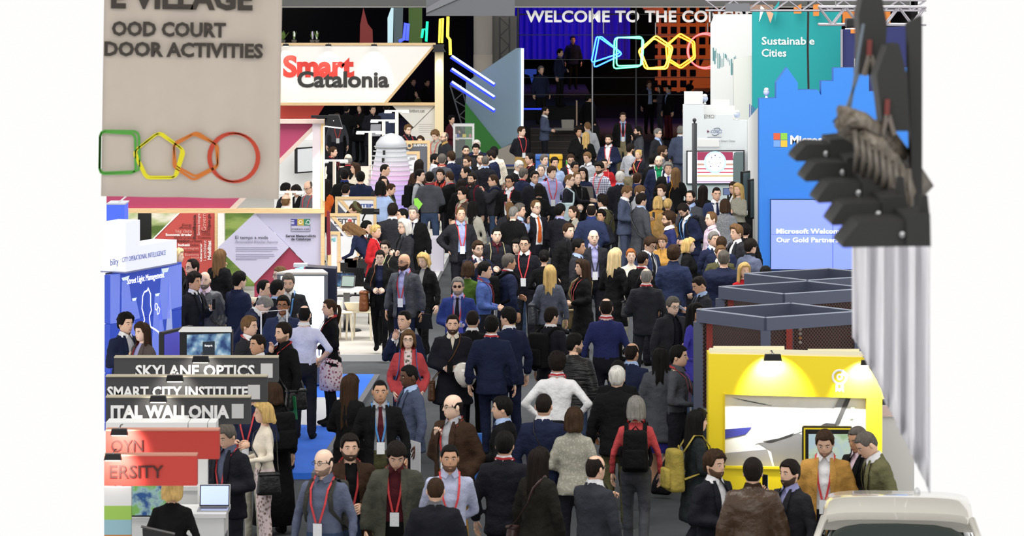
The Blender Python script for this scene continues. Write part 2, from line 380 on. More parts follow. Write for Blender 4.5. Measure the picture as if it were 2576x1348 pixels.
def sstep(a, b, x): t = np.clip((np.asarray(x) - a) / (b - a), 0, 1); return t * t * (3 - 2 * t)
def hair_arrays(style, seed=0):
    """hair as a shell over the skull; style names say the cut"""
    R = np.random.RandomState(seed); nu, nv = 40, 12
    az = np.linspace(-math.pi, math.pi, nu, endpoint=False); A = np.abs(az)
    front, side, back = .066, -.012, -.075
    if style in ('receding',): front = .090
    if style in ('fringe',): front = .045
    if style in ('crop', 'shaved'): front, side, back = .070, .004, -.06
    zl = front + (side - front) * sstep(.75, 1.25, A) + (back - side) * sstep(1.75, 2.4, A)
    th = {'short': .017, 'crop': .009, 'shaved': .003, 'receding': .013, 'curly': .030, 'afro': .060, 'fringe': .022, 'long': .034, 'bob': .036, 'longstraight': .032, 'ponytail': .012, 'bun': .013, 'bald': .006, 'balding': .006, 'shaggy': .032, 'quiff': .022, 'updo': .02, 'cap': .016}[style]
    L = {'long': .34, 'longstraight': .52, 'bob': .125, 'shaggy': .13}.get(style, 0)
    V = []; F = []
    noise = R.rand(nv + 1, nu) - .5
    zt = np.full(nu, HC)
    skip = np.zeros(nu, bool)
    if style in ('bald', 'balding'):
        top_ = .045 if style == 'bald' else .094; zt = zl + .006 + (top_ - zl) * sstep(1.1, 1.75, A); skip = A < 1.12; zl = zl + .03 * (1 - sstep(1.15, 1.4, A))
    for i in range(nv + 1):
        v = i / nv
        for j in range(nu):
            if L and A[j] > 1.28:
                n1 = int(nv * .55)
                if i <= n1: z = HC * math.cos(math.pi * .5 * i / n1); lo = 0
                else: z = 0; lo = (i - n1) / (nv - n1)
                x, y = head_xy(np.array(max(z, 0.0)), np.array(az[j])); x, y = float(x), float(y)
                r = 1 + th / .088 * (.85 + .3 * math.sin(az[j] * 9 + seed)) * (1 if i else .3)
                x, y = x * r, y * r
                zz = z + th * .6 * (z / HC)
                if lo > 0:
                    pull = (.12 * math.sin(lo * 3.14) if style == 'bob' or style == 'shaggy' else .02 - .22 * lo)
                    x *= 1 + pull * .3 + .12 * lo * (style not in ('bob', 'shaggy')); y = y * (1 - .05 * lo) + (.035 * lo if A[j] > 2 else 0.0)
                    zz = -L * lo * (.92 + .10 * math.sin(az[j] * 5 + seed)) + .012 * noise[i, j]
                    if i == nv: x *= .93; y *= .93
                V.append((x, y, zz)); continue
            z = zt[j] * 1.0 + (zl[j] - zt[j]) * (1 - math.cos(v * math.pi * .5) if not style.startswith('bald') else v)
            x, y = head_xy(np.array(z), np.array(az[j])); x, y = float(x), float(y)
            t = th * (1.0 - .45 * sstep(.0, -.06, z) if False else 1.0)
            t *= (1.0 if z > .03 else .72)
            if style in ('curly', 'afro', 'shaggy'): t *= 1 + .55 * noise[i, j]
            else: t *= 1 + .22 * noise[i, j]
            if style == 'quiff' and A[j] < 1.0: t *= 1.6
            if i == nv: t = -.003
            if style.startswith('bald') and i == 0: t = -.003
            n = np.array((x / HA ** 2, y / HB ** 2, z / HC ** 2)); n = n / (np.linalg.norm(n) + 1e-9)
            if i == 0 and not style.startswith('bald'): n = np.array((0, 0, 1.)); t = th
            V.append((x + n[0] * t, y + n[1] * t, z + n[2] * t))
    for i in range(nv):
        for j in range(nu):
            j2 = (j + 1) % nu
            if skip[j] and skip[j2]: continue
            F.append((i * nu + j, (i + 1) * nu + j, (i + 1) * nu + j2, i * nu + j2))
    mb = MB(); mb.add(V, F)
    if style == 'ponytail': mb.tube([(0, .10, .03), (0, .135, .02), (0, .15, -.04), (0, .135, -.14), (0, .125, -.24)], [.018, .026, .030, .026, .008], 8)
    if style == 'bun': mb.ell((0, .085, .085), (.040, .040, .036), 10, 7)
    if style == 'updo': mb.ell((0, .105, .0), (.05, .035, .055), 10, 7)
    return np.array(mb.V), mb.F
_hair = {}
def get_hair(style, seed):
    k = (style, seed % 3)
    if k not in _hair: _hair[k] = hair_arrays(*k)
    return _hair[k]
def beard_arrays(th=.010):
    nu, nv = 16, 6; V = []; F = []
    for i in range(nv + 1):
        for j in range(nu + 1):
            az = -1.75 + 3.5 * j / nu; top = -.052 + .030 * sstep(.75, 1.45, abs(az)) + .004 * math.exp(-(az / .3) ** 2)
            z = top + (-.114 - top) * i / nv; x, y = head_xy(np.array(z), np.array(az)); t = th if 0 < i and 0 < j < nu else -.002
            V.append((float(x) * (1 + t / .07), float(y) * (1 + t / .09), z - t * .3 * (i / nv)))
    for i in range(nv):
        for j in range(nu):
            a = i * (nu + 1) + j; mid = abs(-1.75 + 3.5 * (j + .5) / nu) < .24
            if mid and i == 2: continue                                   # lips
            F.append((a, a + nu + 1, a + nu + 2, a + 1))
    return np.array(V), F
BEARD = beard_arrays(.007); STUBBLE = beard_arrays(.002)
def glasses_arrays(dark=False):
    mb = MB(); f = -HB - .004
    for s in (-1, 1):
        pts = [(s * .031 + .021 * math.cos(a) * (1.05), f + .012 * abs(math.cos(a) * .5 + s * .5 * math.cos(a)) * .6, .003 + .0155 * math.sin(a)) for a in np.linspace(0, 2 * math.pi, 10, endpoint=False)]
        mb.tube(pts, .0022, 4, 0, closed=True)
        mb.tube([(s * .053, f + .012, .008), (s * .079, -.03, .008), (s * .083, .012, .002)], .0022, 4)
        if dark: mb.add([(p[0], p[1] - .001, p[2]) for p in pts], [tuple(range(10))], 1)
    mb.tube([(-.011, f + .001, .006), (.011, f + .001, .006)], .0022, 4)
    return np.array(mb.V), mb.F, mb.mi
GLASS = glasses_arrays(); SUNGLASS = glasses_arrays(True)

SKINS = ['#f3cfb8', '#e8bda2', '#d0a080', '#9c6847', '#5e3d2c']
HAIRC = {'black': '#100e0d', 'dark': '#1c1512', 'brown': '#38271a', 'light': '#6e5236', 'blond': '#c9a86b', 'pale': '#e0c796', 'grey': '#7d7a76', 'white': '#cfccc6', 'salt': '#5d5852', 'red': '#a5612f'}
def cloth(c, kind='cloth'):
    if kind == 'leather': return mat('leather ' + c, c, rough=.38, bump=.5, bscale=14, vary=.10)
    if kind == 'puff':
        return mat('quilted ' + c, c, rough=.45, bump=1.0, bscale=5, stretch=(1, 1, 8), vary=.08)
    if kind == 'check':
        k = 'check ' + c
        if k in MATS: return MATS[k]
        m = mat(k, '#e6e6ec', rough=.9); nt = m.node_tree; b = nt.nodes['Principled BSDF']
        tc = nt.nodes.new('ShaderNodeTexCoord'); sp = nt.nodes.new('ShaderNodeSeparateXYZ'); nt.links.new(tc.outputs['Object'], sp.inputs[0])
        outs = []
        for ax in (0, 2):
            mu = nt.nodes.new('ShaderNodeMath'); mu.operation = 'MULTIPLY'; mu.inputs[1].default_value = 170; nt.links.new(sp.outputs[ax], mu.inputs[0])
            si = nt.nodes.new('ShaderNodeMath'); si.operation = 'SINE'; nt.links.new(mu.outputs[0], si.inputs[0])
            g = nt.nodes.new('ShaderNodeMath'); g.operation = 'GREATER_THAN'; g.inputs[1].default_value = .1; nt.links.new(si.outputs[0], g.inputs[0]); outs.append(g)
        ad = nt.nodes.new('ShaderNodeMath'); ad.operation = 'ADD'; nt.links.new(outs[0].outputs[0], ad.inputs[0]); nt.links.new(outs[1].outputs[0], ad.inputs[1])
        hf = nt.nodes.new('ShaderNodeMath'); hf.operation = 'MULTIPLY'; hf.inputs[1].default_value = .5; nt.links.new(ad.outputs[0], hf.inputs[0])
        mx = nt.nodes.new('ShaderNodeMix'); mx.data_type = 'RGBA'; mx.inputs[6].default_value = (*lin('#e8e8ee'), 1); mx.inputs[7].default_value = (*lin(c), 1)
        nt.links.new(hf.outputs[0], mx.inputs[0]); nt.links.new(mx.outputs[2], b.inputs['Base Color']); return m
    if kind in ('print', 'tweed', 'plaid'):
        k = kind + ' ' + c
        if k in MATS: return MATS[k]
        m = mat(k, c, rough=.9); nt = m.node_tree; b = nt.nodes['Principled BSDF']
        tc = nt.nodes.new('ShaderNodeTexCoord'); vo = nt.nodes.new('ShaderNodeTexVoronoi'); vo.inputs['Scale'].default_value = {'print': 26, 'tweed': 90, 'plaid': 40}[kind]
        nt.links.new(tc.outputs['Object'], vo.inputs['Vector'])
        r = nt.nodes.new('ShaderNodeValToRGB'); r.color_ramp.elements[0].position = .25; r.color_ramp.elements[1].position = .5
        c2 = {'print': '#e9d6d8', 'tweed': '#8d9094', 'plaid': '#9b998c'}[kind]
        r.color_ramp.elements[0].color = (*lin(c), 1); r.color_ramp.elements[1].color = (*lin(c2), 1)
        nt.links.new(vo.outputs['Distance'], r.inputs[0]); nt.links.new(r.outputs[0], b.inputs['Base Color']); return m
    return mat('cloth ' + c, c, rough=.85, bump=.8, bscale=11, vary=.16, vscale=5, spec=.12)
def colour(c):
    """'navy' or 'navy:leather'"""
    n, _, k = c.partition(':'); return cloth(PAL.get(n, n), k or 'cloth')
PAL = {'black': '#151517', 'ink': '#1f2027', 'navy': '#20263f', 'blue': '#2b3a78', 'suitblue': '#2d3654', 'charcoal': '#2b2c31', 'grey': '#4c4e55', 'midgrey': '#6d6f75', 'light': '#a8abb2', 'white': '#e9e9ec',
       'sky': '#a9bfe6', 'lilac': '#a6a6d6', 'denim': '#3d4d69', 'tan': '#b08d57', 'camel': '#b98c48', 'olive': '#55533a', 'brown': '#3a2a20', 'red': '#b5262c', 'coral': '#bf4b4f', 'maroon': '#4d1e26', 'cream': '#e9dfce',
       'bluegrey': '#4d566e', 'slate': '#5c637a', 'orange': '#d2622a', 'green': '#1d8f5c', 'beige': '#b9b39d', 'purple': '#4743a8', 'stone': '#aaa79b', 'parka': '#4c4d44', 'pink': '#e6cfdf', 'indigo': '#2b3160', 'teal': '#3f6f6c', 'khaki': '#8c8266'}
RED = mat('lanyard red', '#d23a3f', rough=.6); WHT = mat('badge card', '#eceef2', rough=.5, vary=.06, vscale=60)
STRAP = {'r': RED, 'w': mat('lanyard white', '#e4e6ea'), 'b': mat('lanyard blue', '#4f92d8'), 'k': mat('lanyard dark', '#25262b')}
EYEW = mat('eye white', '#d8d3cc', rough=.3); EYED = mat('eye iris', '#1a120d', rough=.2); LIP = [mat('lips %d' % i, c, rough=.5) for i, c in enumerate(('#b97a68', '#a86a58', '#915846', '#6e4434', '#432a22'))]
SKINM = [mat('skin %d' % i, c, rough=.5, vary=.06, vscale=14) for i, c in enumerate(SKINS)]
HAIRM = {k: mat('hair ' + k, c, rough=.7, bump=.8, bscale=30, vary=.25, vscale=40, stretch=(1, 1, .15), spec=.15) for k, c in HAIRC.items()}
GLM = mat('spectacle frame', '#1c1a1a', rough=.3); GLD = mat('sunglass lens', '#2a1418', rough=.1)

def blend_mat(hc, sk, f):
    a, b = ([int(c[i:i + 2], 16) for i in (1, 3, 5)] for c in (HAIRC[hc], SKINS[sk])); c = '#%02x%02x%02x' % tuple(int(x * f + y * (1 - f)) for x, y in zip(a, b))
    return mat('beard %s %d %.2f' % (hc, sk, f), c, rough=.8, vary=.2, vscale=60, spec=.1)
PEOPLE = []
def P(px, py, fa, label, kind='suit', top='black', inn='white', bot='ink', hair='short', hc='dark', arms='dd', legs='s', sex='m', yaw=0, pitch=0, lean=0, h=None, z=0., sk=1, ex='', tie=None, bulk=.0, shoe='black', props=()):
    PEOPLE.append(dict(px=px, py=py, fa=fa, label=label, kind=kind, top=top, inn=inn, bot=bot, hair=hair, hc=hc, arms=arms, legs=legs, sex=sex, yaw=yaw, pitch=pitch, lean=lean, h=h or (1.76 if sex == 'm' else 1.66), z=z, sk=sk, ex=ex, tie=tie, bulk=bulk, shoe=shoe, props=props))

def bend(V, lean):
    if not lean: return V
    V = np.array(V, float); a = math.radians(lean) * sstep(.88, 1.15, V[:, 2]); y, z = V[:, 1], V[:, 2] - .95
    out = V.copy(); out[:, 1] = y * np.cos(a) - z * np.sin(a); out[:, 2] = .95 + y * np.sin(a) + z * np.cos(a)
    return out
def head_place(V, yaw, pitch):
    a = math.radians(yaw); p = math.radians(pitch); V = np.array(V, float) + (0, 0, .075)
    y, z = V[:, 1].copy(), V[:, 2].copy(); V[:, 1] = y * math.cos(p) - z * math.sin(p); V[:, 2] = y * math.sin(p) + z * math.cos(p)   # pitch > 0 looks down
    x, y = V[:, 0].copy(), V[:, 1].copy(); V[:, 0] = x * math.cos(a) - y * math.sin(a); V[:, 1] = x * math.sin(a) + y * math.cos(a)
    return V + (0, -.012, HEADZ - .075)
def front_y(sex, bulk, z, x=0., off=0.):
    T = fat_torso(sex, bulk); zs = [t[0] for t in T]
    rx = np.interp(z, zs, [t[1] for t in T]) + off; ry = np.interp(z, zs, [t[2] for t in T]) + off; yc = np.interp(z, zs, [t[3] for t in T])
    return yc - ry * math.sqrt(max(0., 1 - min(1., abs(x) / rx) ** 2)) 
def ribbon(pts, w, wv):
    P_ = np.array(pts, float); V = []; F = []
    for i, p in enumerate(P_):
        V += [p - np.array(wv) * w / 2, p + np.array(wv) * w / 2]
        if i: F.append((2 * i - 2, 2 * i - 1, 2 * i + 1, 2 * i))
    return V, F
def keys_for(p):
    Yd = FPX * (CAMH - p['h']) / (p['py'] - HOR); far = Yd > 62
    bk = ('b', p['sex'], p['arms'], p['legs'], round(p['bulk'], 2), 'S' not in p['ex'], far)
    jk = ('j', p['sex'], p['arms'], p['kind'], round(p['bulk'], 2), far) if p['kind'] in JK else None
    return bk, jk, far
CAPS = {}; LABS = {}
def prepare_people():
    settle_people()
    for p in PEOPLE:
        bk, jk, far = keys_for(p)
        if bk not in _q:
            mb, caps = body_source(p['sex'], p['arms'][0], p['arms'][1], p['legs'], p['bulk'], 'T' in p['ex']); CAPS[bk] = caps; queue_remesh(bk, mb, .034 if far else .027)
        if jk and jk not in _q: queue_remesh(jk, jacket_source(p['sex'], p['arms'][0], p['arms'][1], p['kind'], p['bulk']), .036 if far else .028)
    run_remesh()
    for k in list(_res):
        V, F = _res[k]
        if k[0] == 'b': LABS[k] = label_body(V, F, CAPS[k], k[1])
        else: _res[k] = cut_open(V, F, k[3])
def settle_people():
    # keep heads on their sight lines, but step neighbours apart in depth so that nobody stands inside anybody else
    for p in PEOPLE:
        p['_Y'] = FPX * (CAMH - p['z'] - p['h']) / (p['py'] - HOR); p['_Y0'] = p['_Y']
    for it in range(80):
        moved = False
        for i, p in enumerate(PEOPLE):
            for q in PEOPLE[i + 1:]:
                dy = q['_Y'] - p['_Y']
                if abs(dy) > .5: continue
                dx = (p['px'] - CXP) * p['_Y'] / FPX - (q['px'] - CXP) * q['_Y'] / FPX; need = .47 ** 2 - dx * dx
                if need > 0 and abs(dy) < math.sqrt(need):
                    sgn = 1 if (dy > 0 or (dy == 0 and q['py'] < p['py'])) else -1; push = (math.sqrt(need) - abs(dy)) * .52; p['_Y'] -= sgn * push; q['_Y'] += sgn * push; moved = True
        for p in PEOPLE: p['_Y'] = min(max(p['_Y'], p['_Y0'] - 1.1), p['_Y0'] + 1.1)
        if not moved: break
    for p in PEOPLE: p['h'] = CAMH - p['z'] - p['_Y'] * (p['py'] - HOR) / FPX
def make_person(i, p):
    bk, jk, far = keys_for(p); sc = p['h'] / 1.755; sex = p['sex']; dz = SIT if p['legs'] == 'i' else 0.
    V, F = _res[bk]; lab = LABS[bk]; F = list(F)
    jacket = jk is not None
    torso_m = 8 if jacket else 1
    tbl = {0: torso_m, 1: torso_m, 6: torso_m, 2: 0, 3: 2, 4: 3, 5: 0, 7: 2}
    if 'S' in p['ex']: tbl[6] = 0                         # short sleeves
    if 'K' in p['ex']: tbl[7] = 9 if 'N' not in p['ex'] else 0          # tights or bare shins under a skirt
    mi = [tbl[int(l)] for l in lab]
    mb = MB(); mb.V = [tuple(v) for v in V]; mb.F = F; mb.mi = mi; mb.n = len(mb.V)
    for side, code in ((-1, p['arms'][0]), (1, p['arms'][1])):
        hv, hf = place_hand(*arm_pts(sex, code, side), side, code); mb.add(hv, hf, 0)
    if 'C' in p['ex'] or (jacket and p['inn'] not in ('none',) and sex == 'm' and 'n' not in p['ex']):      # shirt collar
        s_ = 1.0 if sex == 'm' else .85
        for sd in (-1, 1):
            mb.add([(0, .075 * s_, 1.545), (sd * .068 * s_, .02, 1.552), (sd * .050 * s_, -.058 * s_, 1.530), (sd * .012, -.082 * s_, 1.502), (sd * .040 * s_, -.100 * s_, 1.462), (sd * .084 * s_, -.04, 1.475), (sd * .088 * s_, .03, 1.505), (0, .094 * s_, 1.500)],
                   [(0, 1, 6, 7), (1, 2, 5, 6), (2, 3, 4, 5)] if sd > 0 else [(7, 6, 1, 0), (6, 5, 2, 1), (5, 4, 3, 2)], 8)
    bodyV = bend(np.array(mb.V), p['lean']) + (0, 0, dz)
    hv, hf, hm = HEAD
    hs = 1.03 if sex == 'm' else .97
    def headpt(A): return bend(head_place(np.array(A) * hs, p['yaw'], p['pitch']), p['lean']) + (0, 0, dz)
    nb = len(bodyV)
    def widen(A):
        if p['bulk'] < .3: return A
        k = 1 + .28 * sstep(1.53, 1.42, A[:, 2]); A = np.array(A); A[:, 0] *= k; A[:, 1] *= k; return A
    bodyV = widen(bodyV)
    AV = np.vstack([bodyV, headpt(hv)]) * sc; AF = mb.F + [tuple(int(k) + nb for k in f) for f in hf]; AM = list(mb.mi) + list(hm)
    hc = HAIRM[p['hc']]
    m_inn = colour(p['inn']) if p['inn'] != 'none' else SKINM[p['sk']]
    mats = [SKINM[p['sk']], colour(p['top']), colour(p['bot']), colour(p['shoe']), EYEW, EYED, LIP[p['sk']], hc, m_inn, colour('black')]
    top = headpt([(0, 0, HC + .015)])[0] * sc
    a = math.radians(p['fa']); ca, sa = math.cos(a), math.sin(a)
    Yh = FPX * (CAMH - p['z'] - top[2]) / (p['py'] - HOR); Xh = (p['px'] - CXP) * Yh / FPX
    rx, ry = ca * top[0] - sa * top[1], sa * top[0] + ca * top[1]
    o = mesh_obj('person', AV, AF, mats, None, AM, True); o.location = (Xh - rx, Yh - ry, p['z']); o.rotation_euler = (0, 0, a)
    tag(o, p['label'], 'person', 'people in the trade fair hall'); p['obj'] = o
    def child(name, V_, F_, m_, head=False, smooth=True, mi_=None, parent=None):
        V_ = headpt(V_) if head else widen(bend(np.array(V_, float), p['lean']) + (0, 0, dz))
        return mesh_obj(name, V_ * sc, F_, m_, parent or o, mi_, smooth)
    if p['hair'] and p['hair'] != 'none':
        child('hair', *get_hair(p['hair'], i), hc, True)
    ex = p['ex']
    if p['hair'] == 'cap':
        c = MB(); c.ell((0, .005, .075), (.095, .118, .05), 14, 8); c.ell((0, -.09, .055), (.07, .05, .012), 12, 6); child('flat_cap', c.V, c.F, colour('olive'), True)
    if 'b' in ex: child('beard', *BEARD, blend_mat(p['hc'], p['sk'], .75), True)
    if 'u' in ex: child('stubble', *STUBBLE, blend_mat(p['hc'], p['sk'], .45), True)
    if 'g' in ex: child('glasses', GLASS[0], GLASS[1], GLM, True)
    if 'G' in ex: child('sunglasses', SUNGLASS[0], SUNGLASS[1], [GLM, GLD], True, mi_=SUNGLASS[2])
    if jacket:
        child('coat' if 'coat' in p['kind'] or p['kind'] == 'long' else 'jacket', *_res[jk], colour(p['top']))
        if p['kind'] in ('suit', 'flare', 'open', 'opencoat') and not far:      # lapels
            x0, z0, x1, z1 = OPEN[p['kind']]; zb = max(z1, 1.12); L_ = MB()
            for sd in (-1, 1):
                rows = []
                for t in np.linspace(0, 1, 7):
                    z = 1.50 + (zb + .01 - 1.50) * t; e = x0 + (x1 - x0) * (z0 - z) / (z0 - z1); wd_ = .058 * math.sin(min(1, t * 1.6 + .25) * 1.5) * (1 - .75 * max(0, t - .5) / .5)
                    off = .035 + JK[p['kind']][2]
                    for k, xx in enumerate((e - .002, e + wd_ * .5, e + wd_)):
                        yy = front_y(sex, p['bulk'], min(z, 1.455), xx, off) + (.03 * max(0, (z - 1.44)) / .06)
                        rows.append((sd * xx, yy - (.004 if k < 2 else .0), z))
                Fq = [(3 * r + k, 3 * r + 3 + k, 3 * r + 4 + k, 3 * r + 1 + k)[::sd] for r in range(6) for k in (0, 1)]
                L_.add(rows, Fq)
            child('lapels', L_.V, L_.F, colour(p['top']))
    if 'K' in ex:                                          # skirt
        s_ = [(z, r, r2, .01) for z, r, r2 in ((.50, .205, .16), (.66, .205, .158), (.80, .20, .152), (.92, .188, .136), (1.02, .155, .118), (1.06, .148, .112))]
        child('skirt', *loft(s_, 20), colour(p['bot']))
    if 'P' in ex:                                          # apron-wide skirt hem of a long dress
        s_ = [(z, r, r2, .01) for z, r, r2 in ((.12, .26, .22), (.5, .235, .19), (.80, .205, .155), (.95, .19, .138), (1.06, .155, .118))]
        child('dress_skirt', *loft(s_, 20), colour(p['bot']))
    if p['tie']:
        off = .014; rows = []
        for z, w in ((1.478, .020), (1.455, .019), (1.44, .017), (1.30, .030), (1.12, .042), (1.06, .044), (1.03, .004)):
            y = front_y(sex, p['bulk'], z, 0, off) if z < 1.44 else front_y(sex, p['bulk'], 1.44, 0, off) + .6 * (z - 1.44) ; rows += [(-w, y, z), (w, y, z)]
        child('tie', rows, [(2 * k, 2 * k + 1, 2 * k + 3, 2 * k + 2)[::-1] for k in range(6)], colour(p['tie']), smooth=False)
    for ch in ex:
        if ch in 'LlXYZ':                                  # L red lanyard and badge, l red neck band, X white, Y blue, Z dark (with badge)
            sm = STRAP[{'L': 'r', 'l': 'r', 'X': 'w', 'Y': 'b', 'Z': 'k'}[ch]]; off = .045 if p['kind'] in ('suit', 'coat', 'zip', 'puffer', 'flare', 'hoodie') else .028
            if p['kind'] in ('open', 'opencoat', 'bolero'): off = .020
            zb = 1.10; xs = .068 if p['kind'] in ('open', 'opencoat', 'bolero', 'suit') else .085
            ln = None; Ls = MB()
            for sd in (-1, 1):
                pts = [(0, .098, 1.522), (sd * .060, .075, 1.528), (sd * .092, .01, 1.512), (sd * xs, front_y(sex, p['bulk'], 1.40, xs, off), 1.41), (sd * xs * .82, front_y(sex, p['bulk'], 1.28, xs * .8, off), 1.28), (sd * .018, front_y(sex, p['bulk'], zb, 0, off) - .006, zb + .01)]
                v, f = ribbon(pts[2:], .020, (1, 0, 0)); Ls.add(v, f); v, f = ribbon(pts[:3], .022, (0, .25, 1)); Ls.add(v, f)
            ln = child('lanyard', Ls.V, Ls.F, sm, smooth=False)
            if ch != 'l':
                y = front_y(sex, p['bulk'], 1.04, 0, off) - .012; B = MB().box(-.043, .043, y - .004, y, zb - .125, zb + .005)
                child('badge', B.V, B.F, WHT, smooth=False, parent=ln)
    for pr in p['props']: PROP[pr[0]](p, sc, dz, *pr[1:])
    return o
# things carried or worn by a person: each a thing of its own, placed in that person's frame
PROP = {}
def attach(p, o, V_pts=None):
    r = p['obj']; o.location = r.location; o.rotation_euler = r.rotation_euler; return o
def wrist(p, side):
    return arm_pts(p['sex'], p['arms'][0 if side < 0 else 1], side)
def bmesh_box(cx, cy, cz, sx, sy, sz, bev=.02, seg=2, taper=1.):
    bm = bmesh.new(); bmesh.ops.create_cube(bm, size=1.)
    for v in bm.verts:
        t = taper if v.co.z > 0 else 1.
        v.co = Vector((cx + v.co.x * sx * t, cy + v.co.y * sy * t, cz + v.co.z * sz))
    if bev: bmesh.ops.bevel(bm, geom=list(bm.edges), offset=bev, segments=seg, profile=.6, affect='EDGES')
    bm.verts.index_update(); V = [tuple(v.co) for v in bm.verts]; F = [tuple(v.index for v in f.verts) for f in bm.faces]; bm.free(); return V, F
def p_backpack(p, sc, dz, c, label, kind='cloth', zc=1.22):
    g = empty('backpack', label=label, cat='backpack', group='bags carried by visitors'); m = cloth(PAL.get(c, c), kind); off = .13 + p['bulk'] * .1 + (.035 if p['kind'] in JK else 0)
    tr = lambda V: bend(np.array(V, float), p['lean']) * sc + (0, 0, dz)
    V, F = bmesh_box(0, off + .085, zc, .30, .17, .46, .05, 3, .86); mesh_obj('pack_body', tr(V), F, m, g, None, True)
    V, F = bmesh_box(0, off + .185, zc - .08, .24, .07, .22, .028, 2, .92); mesh_obj('front_pocket', tr(V), F, m, g, None, True)
    for sd in (-1, 1):
        pts = [(sd * .10, off + .02, zc + .20), (sd * .105, .06, 1.50), (sd * .11, -.03, 1.495), (sd * .115, front_y(p['sex'], p['bulk'], 1.38, .115, .05), 1.38), (sd * .13, front_y(p['sex'], p['bulk'], 1.22, .13, .05), 1.24), (sd * .17, .0, 1.10), (sd * .15, off + .02, 1.04)]
        if p['kind'] not in JK: pts = [(x, y, z - .012) for x, y, z in pts]
        V, F = tube_arrays(pts, [(.024, .006)] * len(pts), 6); mesh_obj('shoulder_strap', tr(V), F, m, g, None, True)
    V, F = tube_arrays([(-.04, off + .04, zc + .22), (0, off + .04, zc + .265), (.04, off + .04, zc + .22)], .008, 6); mesh_obj('carry_loop', tr(V), F, m, g, None, True)
    attach(p, g)
PROP['backpack'] = p_backpack
def p_bag(p, sc, dz, c, label, side=1, cross=False, size=(.30, .13, .26), zc=.86, kind='leather', y=0.0, name='shoulder_bag', strap=None):
    g = empty(name, label=label, cat='bag', group='bags carried by visitors'); m = cloth(PAL.get(c, c), kind); tr = lambda V: bend(np.array(V, float), p['lean']) * sc + (0, 0, dz)
    x = side * (.27 + p['bulk'] * .1); V, F = bmesh_box(x, y, zc, size[1], size[0], size[2], min(.05, size[1] * .4), 3, .8); mesh_obj('bag_body', tr(V), F, m, g, None, True)
    V, F = bmesh_box(x, y, zc + size[2] * .42, size[1] * .9, size[0] * .84, size[2] * .16, .012, 1, 1.); mesh_obj('flap', tr(V), F, m, g, None, True)
    sx = -side if cross else side; sm = cloth(PAL.get(strap, strap)) if strap else m; o_ = .05 if p['kind'] in JK else .03
    for fr in ((-1, 1) if not cross else (-1, 1)):
        yy = lambda z, xx: front_y(p['sex'], p['bulk'], z, xx, o_) if fr < 0 else .012 + (.122 + o_ - .0) * math.sqrt(max(0.1, 1 - (xx / .24) ** 2))
        pts = [(sx * .10, .02, 1.50), (sx * .08, yy(1.38, .08), 1.40), (0 if cross else sx * .14, yy(1.25, .1), 1.24), (side * .15, yy(1.08, .15), 1.06), (x, y + fr * size[0] * .40, zc + size[2] * .45)]
        V, F = tube_arrays(pts, [(.018, .005)] * 5, 6); mesh_obj('strap', tr(V), F, sm, g, None, True)
    attach(p, g)
PROP['bag'] = p_bag
def hand_point(p, side, fwd=.09):
    sh, e, w = wrist(p, side); d = (w - e) / np.linalg.norm(w - e); return w + d * fwd
def p_phone(p, sc, dz, side, label, screen='#9fb7d8'):
    g = empty('mobile_phone', label=label, cat='phone', group='phones held in the hand'); c = hand_point(p, side, .10) + (0, -.012, .035)
    tr = lambda V: bend(np.array(V, float), p['lean']) * sc + (0, 0, dz)
    V, F = bmesh_box(c[0], c[1], c[2], .074, .010, .150, .004, 1); mesh_obj('phone_case', tr(V), F, colour('black'), g)
    V, F = bmesh_box(c[0], c[1] + .006, c[2], .066, .002, .138, 0); mesh_obj('screen', tr(V), F, emitmat('phone screen ' + screen, screen, .6), g); attach(p, g)
PROP['phone'] = p_phone
def p_paper(p, sc, dz, side, label, c='#e8eaf0', size=(.21, .297), tilt=.5, name='document', back=None):
    c0 = hand_point(p, side, .12); V, F = bmesh_box(0, 0, 0, size[0], .008, size[1], 0); V = np.array(V); t = tilt
    V = np.c_[V[:, 0], V[:, 1] * math.cos(t) - V[:, 2] * math.sin(t), V[:, 1] * math.sin(t) + V[:, 2] * math.cos(t)] + c0
    o = mesh_obj(name, bend(V, p['lean']) * sc + (0, 0, dz), F, mat('paper ' + c, c, rough=.7, vary=.05, vscale=30)); tag(o, label, name.split('_')[-1], 'papers and tablets in hands'); attach(p, o)
PROP['paper'] = p_paper
def p_helmet(p, sc, dz, side, label):
    g = empty('motorcycle_helmet', label=label, cat='helmet'); c = hand_point(p, side, .0) + (side * .06, -.09, -.07); bm = bmesh.new(); bmesh.ops.create_uvsphere(bm, u_segments=22, v_segments=14, radius=1.)
    bm.transform(Matrix.Translation(Vector(c)) @ Matrix.Rotation(math.radians(-28), 4, 'Y') @ Matrix.Diagonal((.150, .142, .165, 1)))
    ax = Matrix.Rotation(math.radians(-28), 4, 'Y')
    fs = [f for f in bm.faces if (ax.inverted() @ (f.calc_center_median() - Vector(c))).x * (-side) > .10 and (ax.inverted() @ (f.calc_center_median() - Vector(c))).z < .09]
    bmesh.ops.delete(bm, geom=fs, context='FACES'); bm.verts.index_update()
    V = np.array([v.co[:] for v in bm.verts]); F = [tuple(v.index for v in f.verts) for f in bm.faces]; bm.free()
    mesh_obj('shell', V * sc, F, mat('helmet shell', '#e9e4da', rough=.15, coat=.6), g, None, True)
    V, F = ell_arrays(c, (.138, .130, .150), 16, 10); mesh_obj('lining', np.array(V) * sc, F, colour('black'), g, None, True)
    V, F = ell_arrays(np.array(c) + (side * .10, -.105, .03), (.012, .008, .012), 8, 6); mesh_obj('visor_stud', np.array(V) * sc, F, mat('chrome', '#d8d8dc', rough=.15, metal=1.), g, None, True)
    attach(p, g)
PROP['helmet'] = p_helmet

